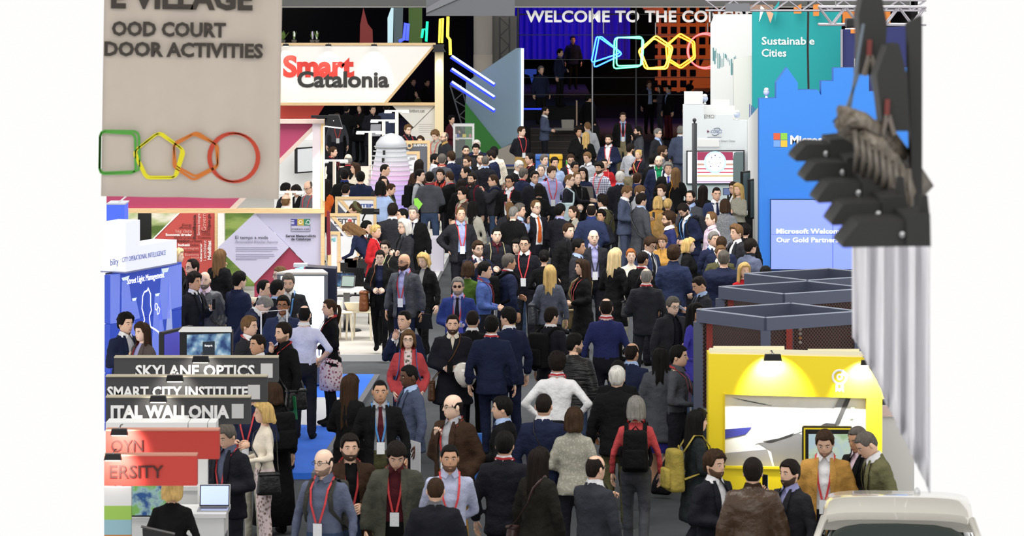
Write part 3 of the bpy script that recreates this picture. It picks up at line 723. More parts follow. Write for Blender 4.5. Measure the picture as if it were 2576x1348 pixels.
# ---------------------------------------------------------------- the hall
PINE = mat('pine wood', '#d9b98a', rough=.6, vary=.10, vscale=6, stretch=(1, 1, 8)); PINEP = mat('pine in shade tone', '#cdb9ae', rough=.6, vary=.08, vscale=6)  # PINEP is the same pine with shade put into its colour
WHITE = mat('white laminate', '#eceded', rough=.45); OFFW = mat('cream board', '#e6dfd0', rough=.6); BLACK = mat('black board', '#141416', rough=.55); BLKM = mat('black metal', '#18181a', rough=.4, metal=.3)
STEEL = mat('brushed steel', '#9a9a9c', rough=.3, metal=.9); ALU = mat('truss aluminium', '#a9a6ad', rough=.35, metal=.7); GLOWW = emitmat('white light box', '#f0f3ff', .35)
DARK = mat('unlit hall dark', '#0b0b0d', rough=.9)  # near black: the darkness of the unlit hall is put into the colour
def struct(o): return tag(o, kind='structure')
fl = MB().prism_z([(-4.4, 29), (-4.4, 39.3), (-9.3, 83), (-9.3, 130), (11.6, 130), (11.6, 104), (9.2, 104), (9.2, 82), (4.4, 39.3), (4.4, 29)], -.12, 0).build('floor', mat('dark grey exhibition carpet', '#46494d', rough=.95, vary=.13, vscale=3, bump=.25, bscale=120)); struct(fl)  # slanted sides follow the camera's sight lines to the picture borders
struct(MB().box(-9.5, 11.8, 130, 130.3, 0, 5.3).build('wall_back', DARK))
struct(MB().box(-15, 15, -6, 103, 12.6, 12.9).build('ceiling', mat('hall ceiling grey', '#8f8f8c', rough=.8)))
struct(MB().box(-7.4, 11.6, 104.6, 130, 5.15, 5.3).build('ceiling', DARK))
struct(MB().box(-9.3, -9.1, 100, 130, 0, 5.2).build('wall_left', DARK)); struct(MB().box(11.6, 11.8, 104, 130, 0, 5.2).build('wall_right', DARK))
t = W(682, 0, 104); struct(MB().box(t[0], 11.7, 104, 104.5, W(0, 16, 104)[2], 5.4).build('trim_1', mat('grey fascia beam', '#6f706e', rough=.5)))
struct(MB().box(t[0], 11.7, 103.93, 104, W(0, 19, 104)[2], W(0, 15.5, 104)[2]).build('trim_2', mat('pale beam edge', '#a9a7a2', rough=.4)))
# platforms
g = empty('booth_platform', (0, 0, 0), 0, 'low pale grey platform under the pine framed pavilion', 'platform')
MB().prism_z([(-6.2, 55.6), (-1.903, 55.6), (-.66, 97), (-9.3, 97)], .02, .1).build('platform_deck', mat('pale booth carpet', '#b5b2ab', rough=.9, vary=.05, vscale=2), g)
MB().prism_z([(-6.2, 55.57), (-1.88, 55.57), (-1.88, 55.6), (-6.2, 55.6)], 0, .105).build('edge_strip', WHITE, g)
MB().prism_z([(-1.903, 55.57), (-1.80, 55.57), (-.56, 97), (-.66, 97)], 0, .105).build('edge_strip', WHITE, g)
g = empty('booth_platform', (0, 0, 0), 0, 'low bright blue platform beside the black headers', 'platform')
MB().prism_z([(-4.3, 43.5), (-2.44, 43.5), (-2.05, 53.3), (-5.6, 53.3)], .0, .08).build('platform_deck', mat('blue booth carpet', '#2f6fe0', rough=.9, vary=.05), g)
MB().prism_z([(-4.5, 48.3), (-2.30, 47.6), (-2.19, 50.6), (-4.9, 50.6)], .08, .084).build('pale_carpet_strip', mat('pale carpet strip', '#c9cace', rough=.9), g)
MB().prism_z([(-2.44, 43.5), (-2.36, 43.5), (-1.97, 53.3), (-2.05, 53.3)], .0, .078).build('edge_strip', mat('grey platform edge', '#6c6e74', rough=.5), g)

# ---------------------------------------------------------------- hanging banner, near left
BY = 27.0; bs = FPX / BY
bn = empty('hanging_banner', tuple(W(490, 250, BY)), 0, 'large off-white hanging fabric banner with outlined colour shapes and dark lettering', 'banner'); bn.rotation_euler = (0, math.radians(.9), 0)
def bl(px, py): return ((px - 490) / bs, -(py - 250) / bs)
V, F = [], []
nx, nz = 28, 8
for i in range(nz + 1):
    for j in range(nx + 1):
        x, z = bl(258 + (706 - 258) * j / nx, -330 + (497 + 330) * i / nz); V.append((x, .035 * math.sin(j * .62) * (.3 + .7 * i / nz) * (.3 + .9 * j / nx), z))
for i in range(nz):
    for j in range(nx): a = i * (nx + 1) + j; F.append((a, a + nx + 1, a + nx + 2, a + 1))
o = mesh_obj('fabric', V, F, mat('banner fabric', '#bfb4a8', rough=.8, vary=.02), bn, None, True); o.modifiers.new('t', 'SOLIDIFY').thickness = .006
for sx_ in (-.6, .55): MB().tube([(sx_, 0, 1.6), (sx_, 0, 7.0)], .008, 6).build('suspension_cord', STEEL, bn)
INKB = mat('banner dark ink', '#3b352f', rough=.8)
def btext(name, s, px, py, w, h, bold=.006): x, z = bl(px, py); text(name, s, (x, -.045, z), h / bs, INKB, bn, bold=bold, width=w / bs, depth=.001)
btext('lettering', 'E VILLAGE', 277, 21, 356, 56, .010); btext('lettering', 'OOD COURT', 280, 91, 287, 34); btext('lettering', 'DOOR ACTIVITIES', 262, 142, 399, 34)
def ring_shape(name, pts, m, parent, r=(.010, .002), y=-.045):
    V, F = tube_arrays([(x, y, z) for x, z in pts], [r] * len(pts), 6, closed=True); return mesh_obj(name, V, F, m, parent)
def poly_px(cx, cy, r, n, rot=0., ry=None): return [(cx + r * math.sin(2 * math.pi * k / n + rot), cy - (ry or r) * math.cos(2 * math.pi * k / n + rot)) for k in range(n)]
def round_poly(pts, k=.12):
    out = []
    n = len(pts)
    for i in range(n):
        p, a, b = np.array(pts[i]), np.array(pts[i - 1]), np.array(pts[(i + 1) % n]); out += [tuple(p + (a - p) * k), tuple(p + (a - p) * k * .3 + (b - p) * k * .3), tuple(p + (b - p) * k)]
    return out
for nm, c, A, B in (('green_square', '#4f9a3c', [(255, 334), (343, 338), (346, 436), (255, 440)], [(255, 332), (352, 332), (356, 432), (255, 438)]),
                    ('yellow_pentagon', '#dcd21e', [(399, 334), (462, 374), (443, 447), (372, 449), (339, 385)], [(405, 332), (468, 379), (448, 445), (374, 446), (342, 380)]),
                    ('orange_hexagon', '#c6702a', [(497, 331), (551, 364), (551, 418), (492, 452), (441, 420), (441, 360)], [(490, 336), (546, 360), (552, 414), (496, 443), (446, 417), (440, 366)]),
                    ('red_circle', '#b9402a', poly_px(589, 393, 61, 28), poly_px(594, 394, 61, 28))):
    m = mat('banner print ' + nm, c, rough=.8)
    for S_ in (A, B): ring_shape(nm, [bl(*q) for q in (S_ if len(S_) > 10 else round_poly(S_))], m, bn)

# ---------------------------------------------------------------- rear booth header with the large red and black lettering
SY = 92.0; ss = FPX / SY
sg = empty('booth_header', (0, 0, 0), 0, 'floodlit white header board with red and black lettering and slanted pine edge', 'sign')
def pz(pts, Y): return [XZ(x, y, Y) for x, y in pts]
MB().prism(pz([(703, 113), (1094, 113), (968, 258), (703, 258)], SY), SY, SY + .1).build('board', mat('header board white', '#eeece8', rough=.7), sg)
MB().prism(pz([(702, 108), (1096, 108), (1096, 114), (702, 114)], SY), SY - .06, SY + .12).build('top_rail', PINE, sg)
MB().prism(pz([(702, 258), (1096, 258), (1096, 265), (702, 265)], SY), SY - .06, SY + .12).build('bottom_rail', PINE, sg)
MB().prism(pz([(1089, 114), (1096, 114), (975, 258), (966, 258)], SY), SY - .06, SY + .12).build('slanted_rail', PINE, sg)
MB().prism(pz([(701, 110), (705, 110), (705, 262), (701, 262)], SY), SY - .06, SY + .12).build('side_rail', PINE, sg)
x, z = XZ(712, 191, SY); text('lettering', 'Smart', (x, SY - .012, z), 50 / ss, mat('sign red', '#d8392f', rough=.7), sg, bold=.035, width=179 / ss)
x, z = XZ(748, 218, SY); text('lettering', 'Catalonia', (x, SY - .02, z), 38 / ss, mat('sign black', '#2c2b29', rough=.7), sg, bold=.018, width=231 / ss)
g = empty('lit_post', (0, 0, 0), 0, 'tall cream post lit from a black lamp beside the large header board', 'post')
x0 = XZ(1094, 0, SY)[0]; x1 = XZ(1116, 0, SY)[0]; box_part('post_body', x0, x1, SY - .1, SY + .12, .1, XZ(0, 118, SY)[1], mat('cream post', '#ead9ae', rough=.6), g)
MB().prism(pz([(1089, 112), (1118, 112), (1116, 122), (1122, 130), (1088, 130), (1092, 122)], SY), SY - .32, SY - .12).build('lamp_housing', BLKM, g)
spot('post_lamp', W(1105, 132, SY - .2), W(1105, 230, SY - .1), 60, 50, .8, (1, .95, .8))
def clip_lamp(px, py, Y, to_py, power, label, w=16, h=6, color=(1, .93, .82), ang=75, fwd=.32, group='clip-on sign lamps'):
    s_ = FPX / Y; g = empty('clip_floodlight', tuple(W(px, py, Y - fwd)), 0, label, 'lamp', group); w /= s_; h /= s_
    MB().prism([(-w / 2, -h / 2), (w / 2, -h / 2), (w * .42, h / 2), (-w * .42, h / 2)], -h * .6, h * .6).build('housing', BLKM, g)
    MB().box(-w * .42, w * .42, -h * .4, h * .5, -h / 2 - .006, -h / 2 - .002).build('lens', emitmat('flood lens', '#fff3df', 6.), g)
    MB().tube([(0, 0, h / 2), (0, fwd * .5, h * .8), (0, fwd, h * .5)], h * .10, 6).build('arm', BLKM, g); MB().ell((0, 0, h * .55), (h * .25, h * .25, h * .2)).build('knuckle', STEEL, g, True)
    a = W(px, py, Y - fwd); a[2] -= h * .8; spot('clip_floodlight_beam', a, W(px, to_py, Y), power, ang, .55, color, .04)
clip_lamp(719, 113, SY, 160, 30, 'small black clip lamp over the first letters of the white header board'); clip_lamp(826, 114, SY, 165, 30, 'small black clip lamp over the middle of the white header board'); clip_lamp(941, 114, SY, 165, 40, 'small black clip lamp nearest the slanted end of the white header board')
# things seen above the header
def neon(name, label, pts, Y, c, strength, r=.035, parent=None, glow=True):
    o = MB().tube([tuple(W(x, y, Y)) for x, y in pts], r, 8).build(name, emitmat('neon ' + c, c, strength), parent, True)
    if label: tag(o, label, 'neon light')
    return o
for lab, pts, c, r in (('short blue neon tube above the white header board', [(1004, 104), (1012, 100), (1016, 100), (1020, 58), (1027, 60), (1024, 102)], '#3a49ff', .04), ('bright green neon tube above the white header board', [(1061, 95), (1064, 74), (1072, 72), (1072, 104), (1075, 54)], '#16c98c', .035),
                       ('yellow neon bracket close to the black post lamp', [(1105, 108), (1107, 48), (1114, 46), (1112, 108)], '#ffd940', .03), ('long yellow neon strip hanging beside the lit post', [(1127, 42), (1126, 92), (1132, 100), (1133, 138)], '#ffd940', .04)):
    neon('neon_tube', lab, pts, 99, c, 2.2, r)
def panel(name, pts, Y, m, label=None, cat='panel', th=.08, parent=None, group=None):
    o = MB().prism(pz(pts, Y), Y, Y + th).build(name, m, parent)
    if label: tag(o, label, cat, group)
    return o
panel('decor_wall', [(905, 108), (906, 62), (914, 20), (925, 60), (937, 75), (938, 108)], 103.2, mat('deep red panel', '#8c2622'), 'narrow deep red decor wall in the dark beyond the header board')
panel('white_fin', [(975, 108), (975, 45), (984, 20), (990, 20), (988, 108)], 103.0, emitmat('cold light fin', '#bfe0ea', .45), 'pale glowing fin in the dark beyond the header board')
panel('decor_wall', [(990, 108), (991, 20), (1014, 20), (1012, 108)], 103.4, mat('blue grey panel', '#5f7076'), 'blue grey decor wall in the dark next to the pale fin')
panel('decor_wall', [(1028, 108), (1028, 20), (1062, 20), (1062, 108)], 103.4, mat('moss green panel', '#4b6b22'), 'moss green decor wall in the dark behind the green neon')
for k, (px, c) in enumerate(((712, 'leafy'), (740, 'white'), (786, 'lilac'), (797, 'tall white'))):
    g = empty('flowering_plant', tuple(W(px, 108, SY + .02)), 0, '%s potted plant standing on top of the header board' % {'leafy': 'bushy green', 'white': 'white-flowered', 'lilac': 'lilac-flowered', 'tall white': 'tall white-flowered'}[c], 'plant', 'plants along the header top')
    MB().tube([(0, 0, 0), (0, 0, .08)], [.05, .07], 10).build('pot', mat('pot', '#4d4a45'), g); mb = MB(); R = random.Random(k)
    for i in range(26 if c == 'leafy' else 12):
        a = R.uniform(0, 6.28); l = R.uniform(.10, .26); x, y = math.cos(a), math.sin(a); q = R.uniform(.02, .12 if c == 'leafy' else .05)
        mb.add([(x * .01, y * .01, .07), (x * q - y * .018, y * q + x * .018, .07 + l * .6), (x * q * 1.7, y * q * 1.7, .07 + l), (x * q + y * .018, y * q - x * .018, .07 + l * .6)], [(0, 1, 2, 3)])
    mb.build('leaves', mat('plant green', '#5d7a35', rough=.7), g)
    if c != 'leafy':
        MB().tube([(0, 0, .1), (0, 0, .2), (0, 0, .30)], [.02, .032, .012], 8).build('blossom', mat('blossom ' + c, '#b7a4cc' if c == 'lilac' else '#f2f2f2'), g)
# inner red header and the white panel to its right
panel('red_header', [(702, 266), (816, 266), (794, 300), (702, 300)], SY + 1.0, mat('booth red', '#cf4a3d', rough=.7), 'flat red header panel below the large white header board', 'panel')
g = empty('exhibitor_panel', (0, 0, 0), 0, 'white exhibitor panel with angled left edge next to the lit post', 'panel')
panel('board', [(987, 266), (1094, 266), (1040, 320)], SY + .1, mat('pale panel', '#d9d6cf', rough=.7), parent=g); panel('board', [(1041, 321), (1094, 268), (1094, 470), (1010, 470), (1010, 345)], SY + .12, mat('pale panel', '#d9d6cf', rough=.7), parent=g)
x, z = XZ(1030, 283, SY); text('lettering', 'bitbot.cat', (x, SY + .09, z), 8 / ss, mat('panel grey ink', '#6c6a67'), g, width=38 / ss)
for k in range(5): panel('print_line', [(1054, 312 + k * 5), (1088, 312 + k * 5), (1088, 313.3 + k * 5), (1054, 313.3 + k * 5)], SY + .115, mat('print line grey', '#b5b2ac'), parent=g, th=.004)

# ---------------------------------------------------------------- front pavilion (pine frame)
FY = 58.0; fs = FPX / FY
pv = empty('pine_pavilion', (0, 0, 0), 0, 'pine framed pavilion front with magenta triangular header', 'pavilion')
panel('magenta_panel', [(268, 310), (798, 310), (586, 525), (268, 525)], FY + .03, mat('magenta panel', '#a23a5e', rough=.7), parent=pv, th=.05)
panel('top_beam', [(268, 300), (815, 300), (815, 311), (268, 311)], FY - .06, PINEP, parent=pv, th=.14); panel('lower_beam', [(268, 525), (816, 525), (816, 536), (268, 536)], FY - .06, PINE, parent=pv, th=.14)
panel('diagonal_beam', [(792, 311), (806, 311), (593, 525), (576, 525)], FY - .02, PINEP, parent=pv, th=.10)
panel('corner_post', [(786, 311), (808, 311), (808, 525), (786, 525)], FY - .04, mat('lilac white post', '#cfc4ca', rough=.6), parent=pv, th=.1); panel('corner_post', [(807, 300), (816, 300), (816, 860), (807, 860)], FY - .05, PINE, parent=pv, th=.12)
panel('light_strip', [(813.5, 318), (816.5, 318), (816.5, 505), (813.5, 505)], FY - .07, emitmat('strip light', '#fff8e4', 1.6), parent=pv, th=.02)
# floodlight on the pavilion corner
g = empty('floodlight', tuple(W(838, 303, FY - .2)), 0, 'black floodlight with hood mounted on the top corner of the pine pavilion', 'lamp')
k = 1 / fs; MB().prism([(-20 * k, -14 * k), (24 * k, -18 * k), (14 * k, 14 * k), (-12 * k, 14 * k)], -.1, .12).build('hood', BLKM, g); MB().prism([(-19 * k, -15 * k), (23 * k, -20 * k), (23 * k, -17.5 * k), (-19 * k, -12.5 * k)], -.11, .10).build('lens', emitmat('flood lens', '#fff3df', 6.), g)
MB().box(-55 * k, -10 * k, 0, .06, 6 * k, 13 * k).build('arm', BLKM, g); MB().ell((2 * k, -.11, 0), (.012, .01, .012)).build('bolt', STEEL, g)
spot('floodlight_beam', W(838, 322, FY - .25), W(845, 520, FY - .3), 260, 90, .6, (1, .95, .86), .1)
# weather service wall
LIL = mat('lilac grey panel', '#b9b7cf', rough=.7); MAG2 = mat('wine red panel', '#93324c', rough=.7)
g = empty('weather_service_wall', (0, 0, 0), 0, 'lilac and wine red exhibit wall with a diamond panel and weather service logo', 'exhibit wall')
panel('diamond_panel', [(548, 623), (640, 537), (727, 622), (640, 712)], FY - .03, LIL, parent=g, th=.05); panel('upper_panel', [(642, 537), (815, 537), (815, 712), (729, 622)], FY, LIL, parent=g, th=.05)
panel('wine_panel', [(727, 623), (815, 713), (815, 830), (640, 830), (640, 713)], FY + .01, MAG2, parent=g, th=.05); panel('edge_rail', [(640, 535.5), (816, 535.5), (816, 538), (640, 538)], FY - .03, WHITE, parent=g, th=.05)
TXD = mat('panel dark ink', '#3a3947'); TXG = mat('panel light ink', '#7b7a90')
def ptext(s, px, py, w, h, Y, m, parent, bold=0., rot=None, shear=0., off=.012):
    x, z = XZ(px, py, Y); text('lettering', s, (x, Y - off, z), h * Y / FPX, m, parent, bold=bold, width=w * Y / FPX, depth=.001, rot=rot or (math.pi / 2, 0, 0), shear=shear)
ptext('El temps a mida', 592, 601, 82, 8.5, FY - .03, TXD, g); ptext('Personalized Weather Reports', 592, 611, 107, 6, FY - .03, TXG, g, shear=.3)
for k, (w, c) in enumerate(((104, 0), (107, 0), (92, 0), (0, 0), (96, 1), (98, 0), (84, 0), (53, 0))):
    if w: panel('print_line', [(593, 622 + k * 4.3), (593 + w, 622 + k * 4.3), (593 + w, 623.4 + k * 4.3), (593, 623.4 + k * 4.3)], FY - .034, mat('print line lilac', '#8c8aa4'), parent=g, th=.003)
for k, c in enumerate(('#3b3a8e', '#c9ad45', '#2f7d63')): panel('logo_square', [(732 + 16 * k, 551), (748 + 16 * k, 551), (748 + 16 * k, 567), (732 + 16 * k, 567)], FY - .006, mat('logo ' + c, c), parent=g, th=.005)
for k in range(3): panel('logo_bar', [(732, 554 + 4 * k), (740, 554 + 4 * k), (740, 555.5 + 4 * k), (732, 555.5 + 4 * k)], FY - .009, WHITE, parent=g, th=.003)
V, F = tube_arrays([tuple(W(x, y, FY - .01)) for x, y in poly_px(756, 559, 4, 12)], .006, 4, closed=True); mesh_obj('logo_sun', V, F, WHITE, g)
V, F = tube_arrays([tuple(W(x, y, FY - .01)) for x, y in ((768, 563), (771, 558), (774, 554), (778, 555), (780, 560), (779, 564))], .006, 4, closed=True); mesh_obj('logo_cloud', V, F, WHITE, g)
ptext('meteo.cat', 734, 578, 44, 6, FY, TXD, g); ptext('Servei Meteorològic', 719, 596, 76, 6, FY, TXD, g, bold=.002); ptext('de Catalunya', 732, 604, 50, 6, FY, TXD, g, bold=.002)
for a_, b_ in (((732, 551), (732, 582)), ((780, 551), (780, 582)), ((732, 582), (780, 582))): MB().tube([tuple(W(*a_, FY - .004)), tuple(W(*b_, FY - .004))], .004, 4).build('logo_frame', TXG, g)
panel('maroon_flag', [(822, 530), (829, 532), (832, 640), (826, 642), (822, 640)], 59.5, mat('maroon cloth', '#7d2132'), 'narrow maroon flag hanging beside the lilac wall', 'flag')
# interior wall with screen seen through the pavilion
g = empty('white_partition', (0, 0, 0), 0, 'white partition wall inside the pavilion carrying a black screen', 'partition')
panel('board', [(690, 318), (812, 318), (812, 660), (690, 660)], 76, WHITE, parent=g, th=.1); panel('glow_patch', [(765, 322), (808, 322), (808, 352), (765, 352)], 75.95, emitmat('wall glow patch', '#fffdf6', .7), parent=g, th=.03)  # glowing patch imitates lamp light falling on the wall
g = empty('wall_screen', tuple(W(772, 402, 75.4)), math.radians(52), 'black flat screen seen edge-on on the white partition', 'screen')
MB().box(-.36, .36, -.03, .03, -.27, .27).build('screen_case', BLKM, g); MB().box(-.33, .33, -.034, -.03, -.24, .24).build('display', emitmat('grey display', '#c3c6c9', .35), g)

# red word wall and blurred photo wall
RY = 64.0
g = empty('word_cloud_wall', (0, 0, 0), 0, 'red slanted exhibit wall covered with words in white and dark lettering', 'exhibit wall')
panel('board', [(453, 536), (540, 536), (540, 740), (384, 740), (384, 604)], RY, mat('word wall red', '#b84a44', rough=.7), parent=g, th=.06); panel('pine_edge', [(540, 530), (547, 530), (547, 740), (540, 740)], RY - .03, PINE, parent=g, th=.1); panel('white_edge', [(449, 535), (453, 535), (384, 604.5), (380, 604)], RY - .02, WHITE, parent=g, th=.05)
CWH = mat('word white', '#eadfdc'); CDK = mat('word dark', '#5b2723'); CLT = mat('word pale', '#e0a9a0')
for s, x, y, w, h, m, b in (('Energy', 459, 568, 23, 6, CDK, 0), ('efficiency', 451, 575, 31, 6, CDK, 0), ('big data', 442, 585, 41, 8, CLT, 0), ('Economia circular', 417, 593, 66, 6, CWH, .003), ('Digital access', 438, 600, 45, 5.5, CDK, 0), ('nformation', 427, 609, 50, 7, CDK, .002), ('urban', 479, 609, 28, 7, CDK, 0), ('Inclusió', 448, 619, 30, 6.5, CWH, .003), ('labs', 480, 619, 20, 7, CDK, 0), ('Serveis integrats', 447, 627, 53, 6, CLT, 0), ('Management', 460, 635, 41, 5.5, CDK, 0), ('Economia', 466, 643, 35, 6, CLT, 0), ('social', 481, 650, 20, 6, CLT, 0), ('SMART', 505, 585, 24, 5.5, CDK, 0), ('CITIES', 508, 592, 21, 5.5, CDK, 0), ('Citizens', 498, 600, 32, 6, CDK, 0)): ptext(s, x, y, w, h, RY, m, g, b)
UP = (math.pi / 2, -math.pi / 2, 0)
for s, x, y, w, h, m, b in (('Resilience', 493, 601, 61, 8, CDK, .003), ('Serveis integra', 503, 592, 55, 6.5, CWH, 0), ('Govern', 518, 580, 43, 11, CLT, 0), ('Open go', 529, 578, 40, 7, CDK, .003), ('Cibersegur', 508, 658, 46, 5, CWH, .002), ('i ambient', 519, 656, 52, 8, CWH, 0), ('Mobilitat', 531, 653, 48, 8.5, CWH, .004)): ptext(s, x, y, w, h, RY, m, g, b, UP)
def photo_mat(key, c1, c2, c3, scale=1.2, stretch=(1, 1, 3)):
    if key in MATS: return MATS[key]
    m = mat(key, c1, rough=.6); nt = m.node_tree; tc = nt.nodes.new('ShaderNodeTexCoord'); mp = nt.nodes.new('ShaderNodeMapping'); mp.inputs['Scale'].default_value = stretch; n = nt.nodes.new('ShaderNodeTexNoise'); n.inputs['Scale'].default_value = scale; n.inputs['Detail'].default_value = 3
    r = nt.nodes.new('ShaderNodeValToRGB'); e = r.color_ramp.elements; e[0].position = .36; e[0].color = (*lin(c1), 1); e[1].position = .62; e[1].color = (*lin(c3), 1); q = e.new(.5); q.color = (*lin(c2), 1)
    nt.links.new(tc.outputs['Object'], mp.inputs[0]); nt.links.new(mp.outputs[0], n.inputs['Vector']); nt.links.new(n.outputs['Fac'], r.inputs[0]); nt.links.new(r.outputs[0], nt.nodes['Principled BSDF'].inputs['Base Color']); return m
panel('photo_wall', [(268, 530), (346, 530), (346, 720), (268, 720)], RY + 1.6, photo_mat('blurred meadow print', '#4f6b25', '#a9b77e', '#e6e2d2'), 'blurred green and cream photo print wall at the pavilion side', 'wall print')
panel('photo_wall', [(381, 530), (470, 530), (470, 720), (381, 720)], RY + 1.6, photo_mat('blurred meadow print', '#4f6b25', '#a9b77e', '#e6e2d2'), 'blurred green and cream photo print wall touching the red word wall', 'wall print')
panel('photo_wall', [(566, 530), (640, 530), (640, 720), (566, 720)], RY + 1.6, photo_mat('blurred grass print', '#3f5a1c', '#5c7a30', '#8aa052'), 'blurred grass green photo print wall behind the diamond panel', 'wall print')
panel('dark_gap_sheet', [(346, 530), (381, 530), (381, 720), (346, 720)], RY + 2.2, BLACK, 'black sheet filling the dark gap between the two blurred photo prints', 'panel')  # black sheet stands in for the shade of an open gap
panel('white_roll_up', [(548, 520), (563, 520), (566, 700), (548, 700)], RY - .4, mat('roll-up white', '#dfdedb', vary=.05, vscale=30), 'tall narrow white roll-up panel beside the red word wall', 'panel')

# ---------------------------------------------------------------- blue video wall and light box at the left edge
A3, B3 = np.array((-5.347, 47.6)), np.array((-4.57, 49.5)); U3 = (B3 - A3) / np.linalg.norm(B3 - A3); N3 = np.array((U3[1], -U3[0])); ANG3 = math.atan2(U3[1], U3[0])
def vp(px, py, off=0.):                     # a point on the slanted screen plane (u along it, z up)
    A = A3 + N3 * off; k = (px - CXP) / FPX; t = (k * A[1] - A[0]) / (U3[0] - k * U3[1]); Yp = A[1] + U3[1] * t; return (t, CAMH - (py - HOR) * Yp / FPX)
vw = empty('video_wall', (A3[0], A3[1], 0), ANG3, 'slanted blue video wall showing street lamp beams and a statue outline', 'video wall')
u1 = vp(457, 700)[0]; u0 = vp(276, 700)[0]; us = vp(366, 700)[0]; VB = emitmat('video wall blue', '#2b48b4', .42)
for a_, b_ in ((u0, us), (us, u1)):
    for k in range(4): MB().box(a_ + .004, b_ - .004, 0, .08, max(.02, 2.10 - .655 * (k + 1) + .004), 2.10 - .655 * k - .004).build('screen_tile', VB, vw)
MB().box(u0 + .1, u1 + .01, .085, .12, 0, 2.11).build('backing', BLKM, vw)
VL = emitmat('video beam light', '#6d80d8', .5); VLG = emitmat('video beam grey', '#9aa6d4', .5); VWW = emitmat('video white', '#ffffff', .95)
def vpoly(name, pts, m, y=-.004): q = [vp(*p_) for p_ in pts]; return MB().prism(q, y, y + .003).build(name, m, vw)
for pts, m in (([(277, 692), (302, 688), (300, 812), (277, 814)], VL), ([(306, 708), (323, 704), (348, 888), (304, 898)], VL), ([(305, 735), (312, 830), (296, 860), (290, 900), (318, 900)], VLG), ([(405, 680), (421, 676), (428, 800), (398, 806)], VL), ([(422, 672), (457, 664), (457, 770), (422, 780)], VL), ([(427, 705), (437, 900), (412, 900)], VLG), ([(389, 742), (400, 740), (420, 890), (380, 895)], VL), ([(402, 770), (415, 900), (398, 900)], VLG), ([(331, 757), (342, 754), (352, 800), (330, 806)], VL)): vpoly('light_beam', pts, m)
for pts in ([(305, 699), (325, 693), (320, 704), (308, 706)], [(405, 676), (424, 673), (420, 684), (408, 686)], [(331, 751), (343, 748), (340, 756), (333, 757)], [(389, 739), (401, 737), (398, 744), (391, 745)]): vpoly('lamp_head', pts, emitmat('lamp head print', '#ccd8d6', .8), -.008)
def vline(name, pts, r=.012, closed=False): V, F = tube_arrays([(vp(*p_)[0], -.006, vp(*p_)[1]) for p_ in pts], [(r, .003)] * len(pts), 6, closed); return mesh_obj(name, V, F, VWW, vw)
vline('statue_outline', [(401, 895), (402, 850), (398, 835), (390, 829), (378, 822), (376, 808), (375, 795), (380, 780), (378, 766), (378, 740), (373, 728), (372, 724), (370, 730), (362, 735), (358, 745), (357, 765), (356, 775), (360, 790), (363, 805), (360, 812)])
vline('emblem_ring', [(389, 768), (391, 763), (395, 765), (396, 773), (394, 780), (390, 778)], .008, True); vline('emblem_ring', [(394, 776), (398, 772), (401, 777), (399, 788), (395, 791)], .008, True)
u, z = vp(319, 714); text('lettering', 'Street Light Management', (u, -.006, z - .005), .085, VWW, vw, bold=.0, width=vp(412, 700)[0] - u, depth=.002)
lb = empty('light_box_sign', (A3[0], A3[1], 0), ANG3, 'glowing white light box with thin blue lettering above the video wall', 'light box')
zt = vp(424, 602)[1]; zt2 = vp(332, 552)[1]; ua, ub, uc = vp(296, 600)[0], vp(332, 600)[0], vp(425, 600)[0]
MB().box(ua, uc, -.12, .25, 2.12, zt).build('lower_box', GLOWW, lb); MB().box(ua, ub, -.121, .2, zt, zt2).build('upper_box', GLOWW, lb); MB().box(ua, uc + .004, -.13, .26, 2.105, 2.125).build('bottom_edge', mat('light box edge', '#8f93b5'), lb)
CBL = mat('light box blue ink', '#3a4fae'); u, z = vp(306, 660, .12); text('lettering', 'CITY OPERATIONAL INTELLIGENCE', (u, -.126, z), .066, CBL, lb, width=vp(416, 640, .12)[0] - u, depth=.001, bold=-.001); u, z = vp(277, 668, .12); text('lettering', 'bility', (u, -.126, z), .085, CBL, lb, width=vp(297, 640, .12)[0] - u, depth=.001)
g = empty('blue_cuboid_sign', (0, 0, 0), 0, 'saturated blue glowing cube rising from the floor behind the white light box', 'sign'); a_ = W(268, 515, 50.6); b_ = W(313, 556, 50.6); MB().box(a_[0], b_[0], 50.6, 51.1, 0, a_[2]).build('cube', emitmat('blue cube', '#3d5be0', .75), g); MB().box(a_[0], b_[0] + .01, 50.58, 51.15, a_[2], a_[2] + .02).build('lid', mat('pale lid', '#c9cdd8'), g); MB().tube([tuple(W(290, 513, 50.8)), tuple(W(304, 505, 50.8)), tuple(W(322, 490, 50.8))], .012, 6).build('cable', WHITE, g)  # body lengthened down to the floor as its support, behind the light box

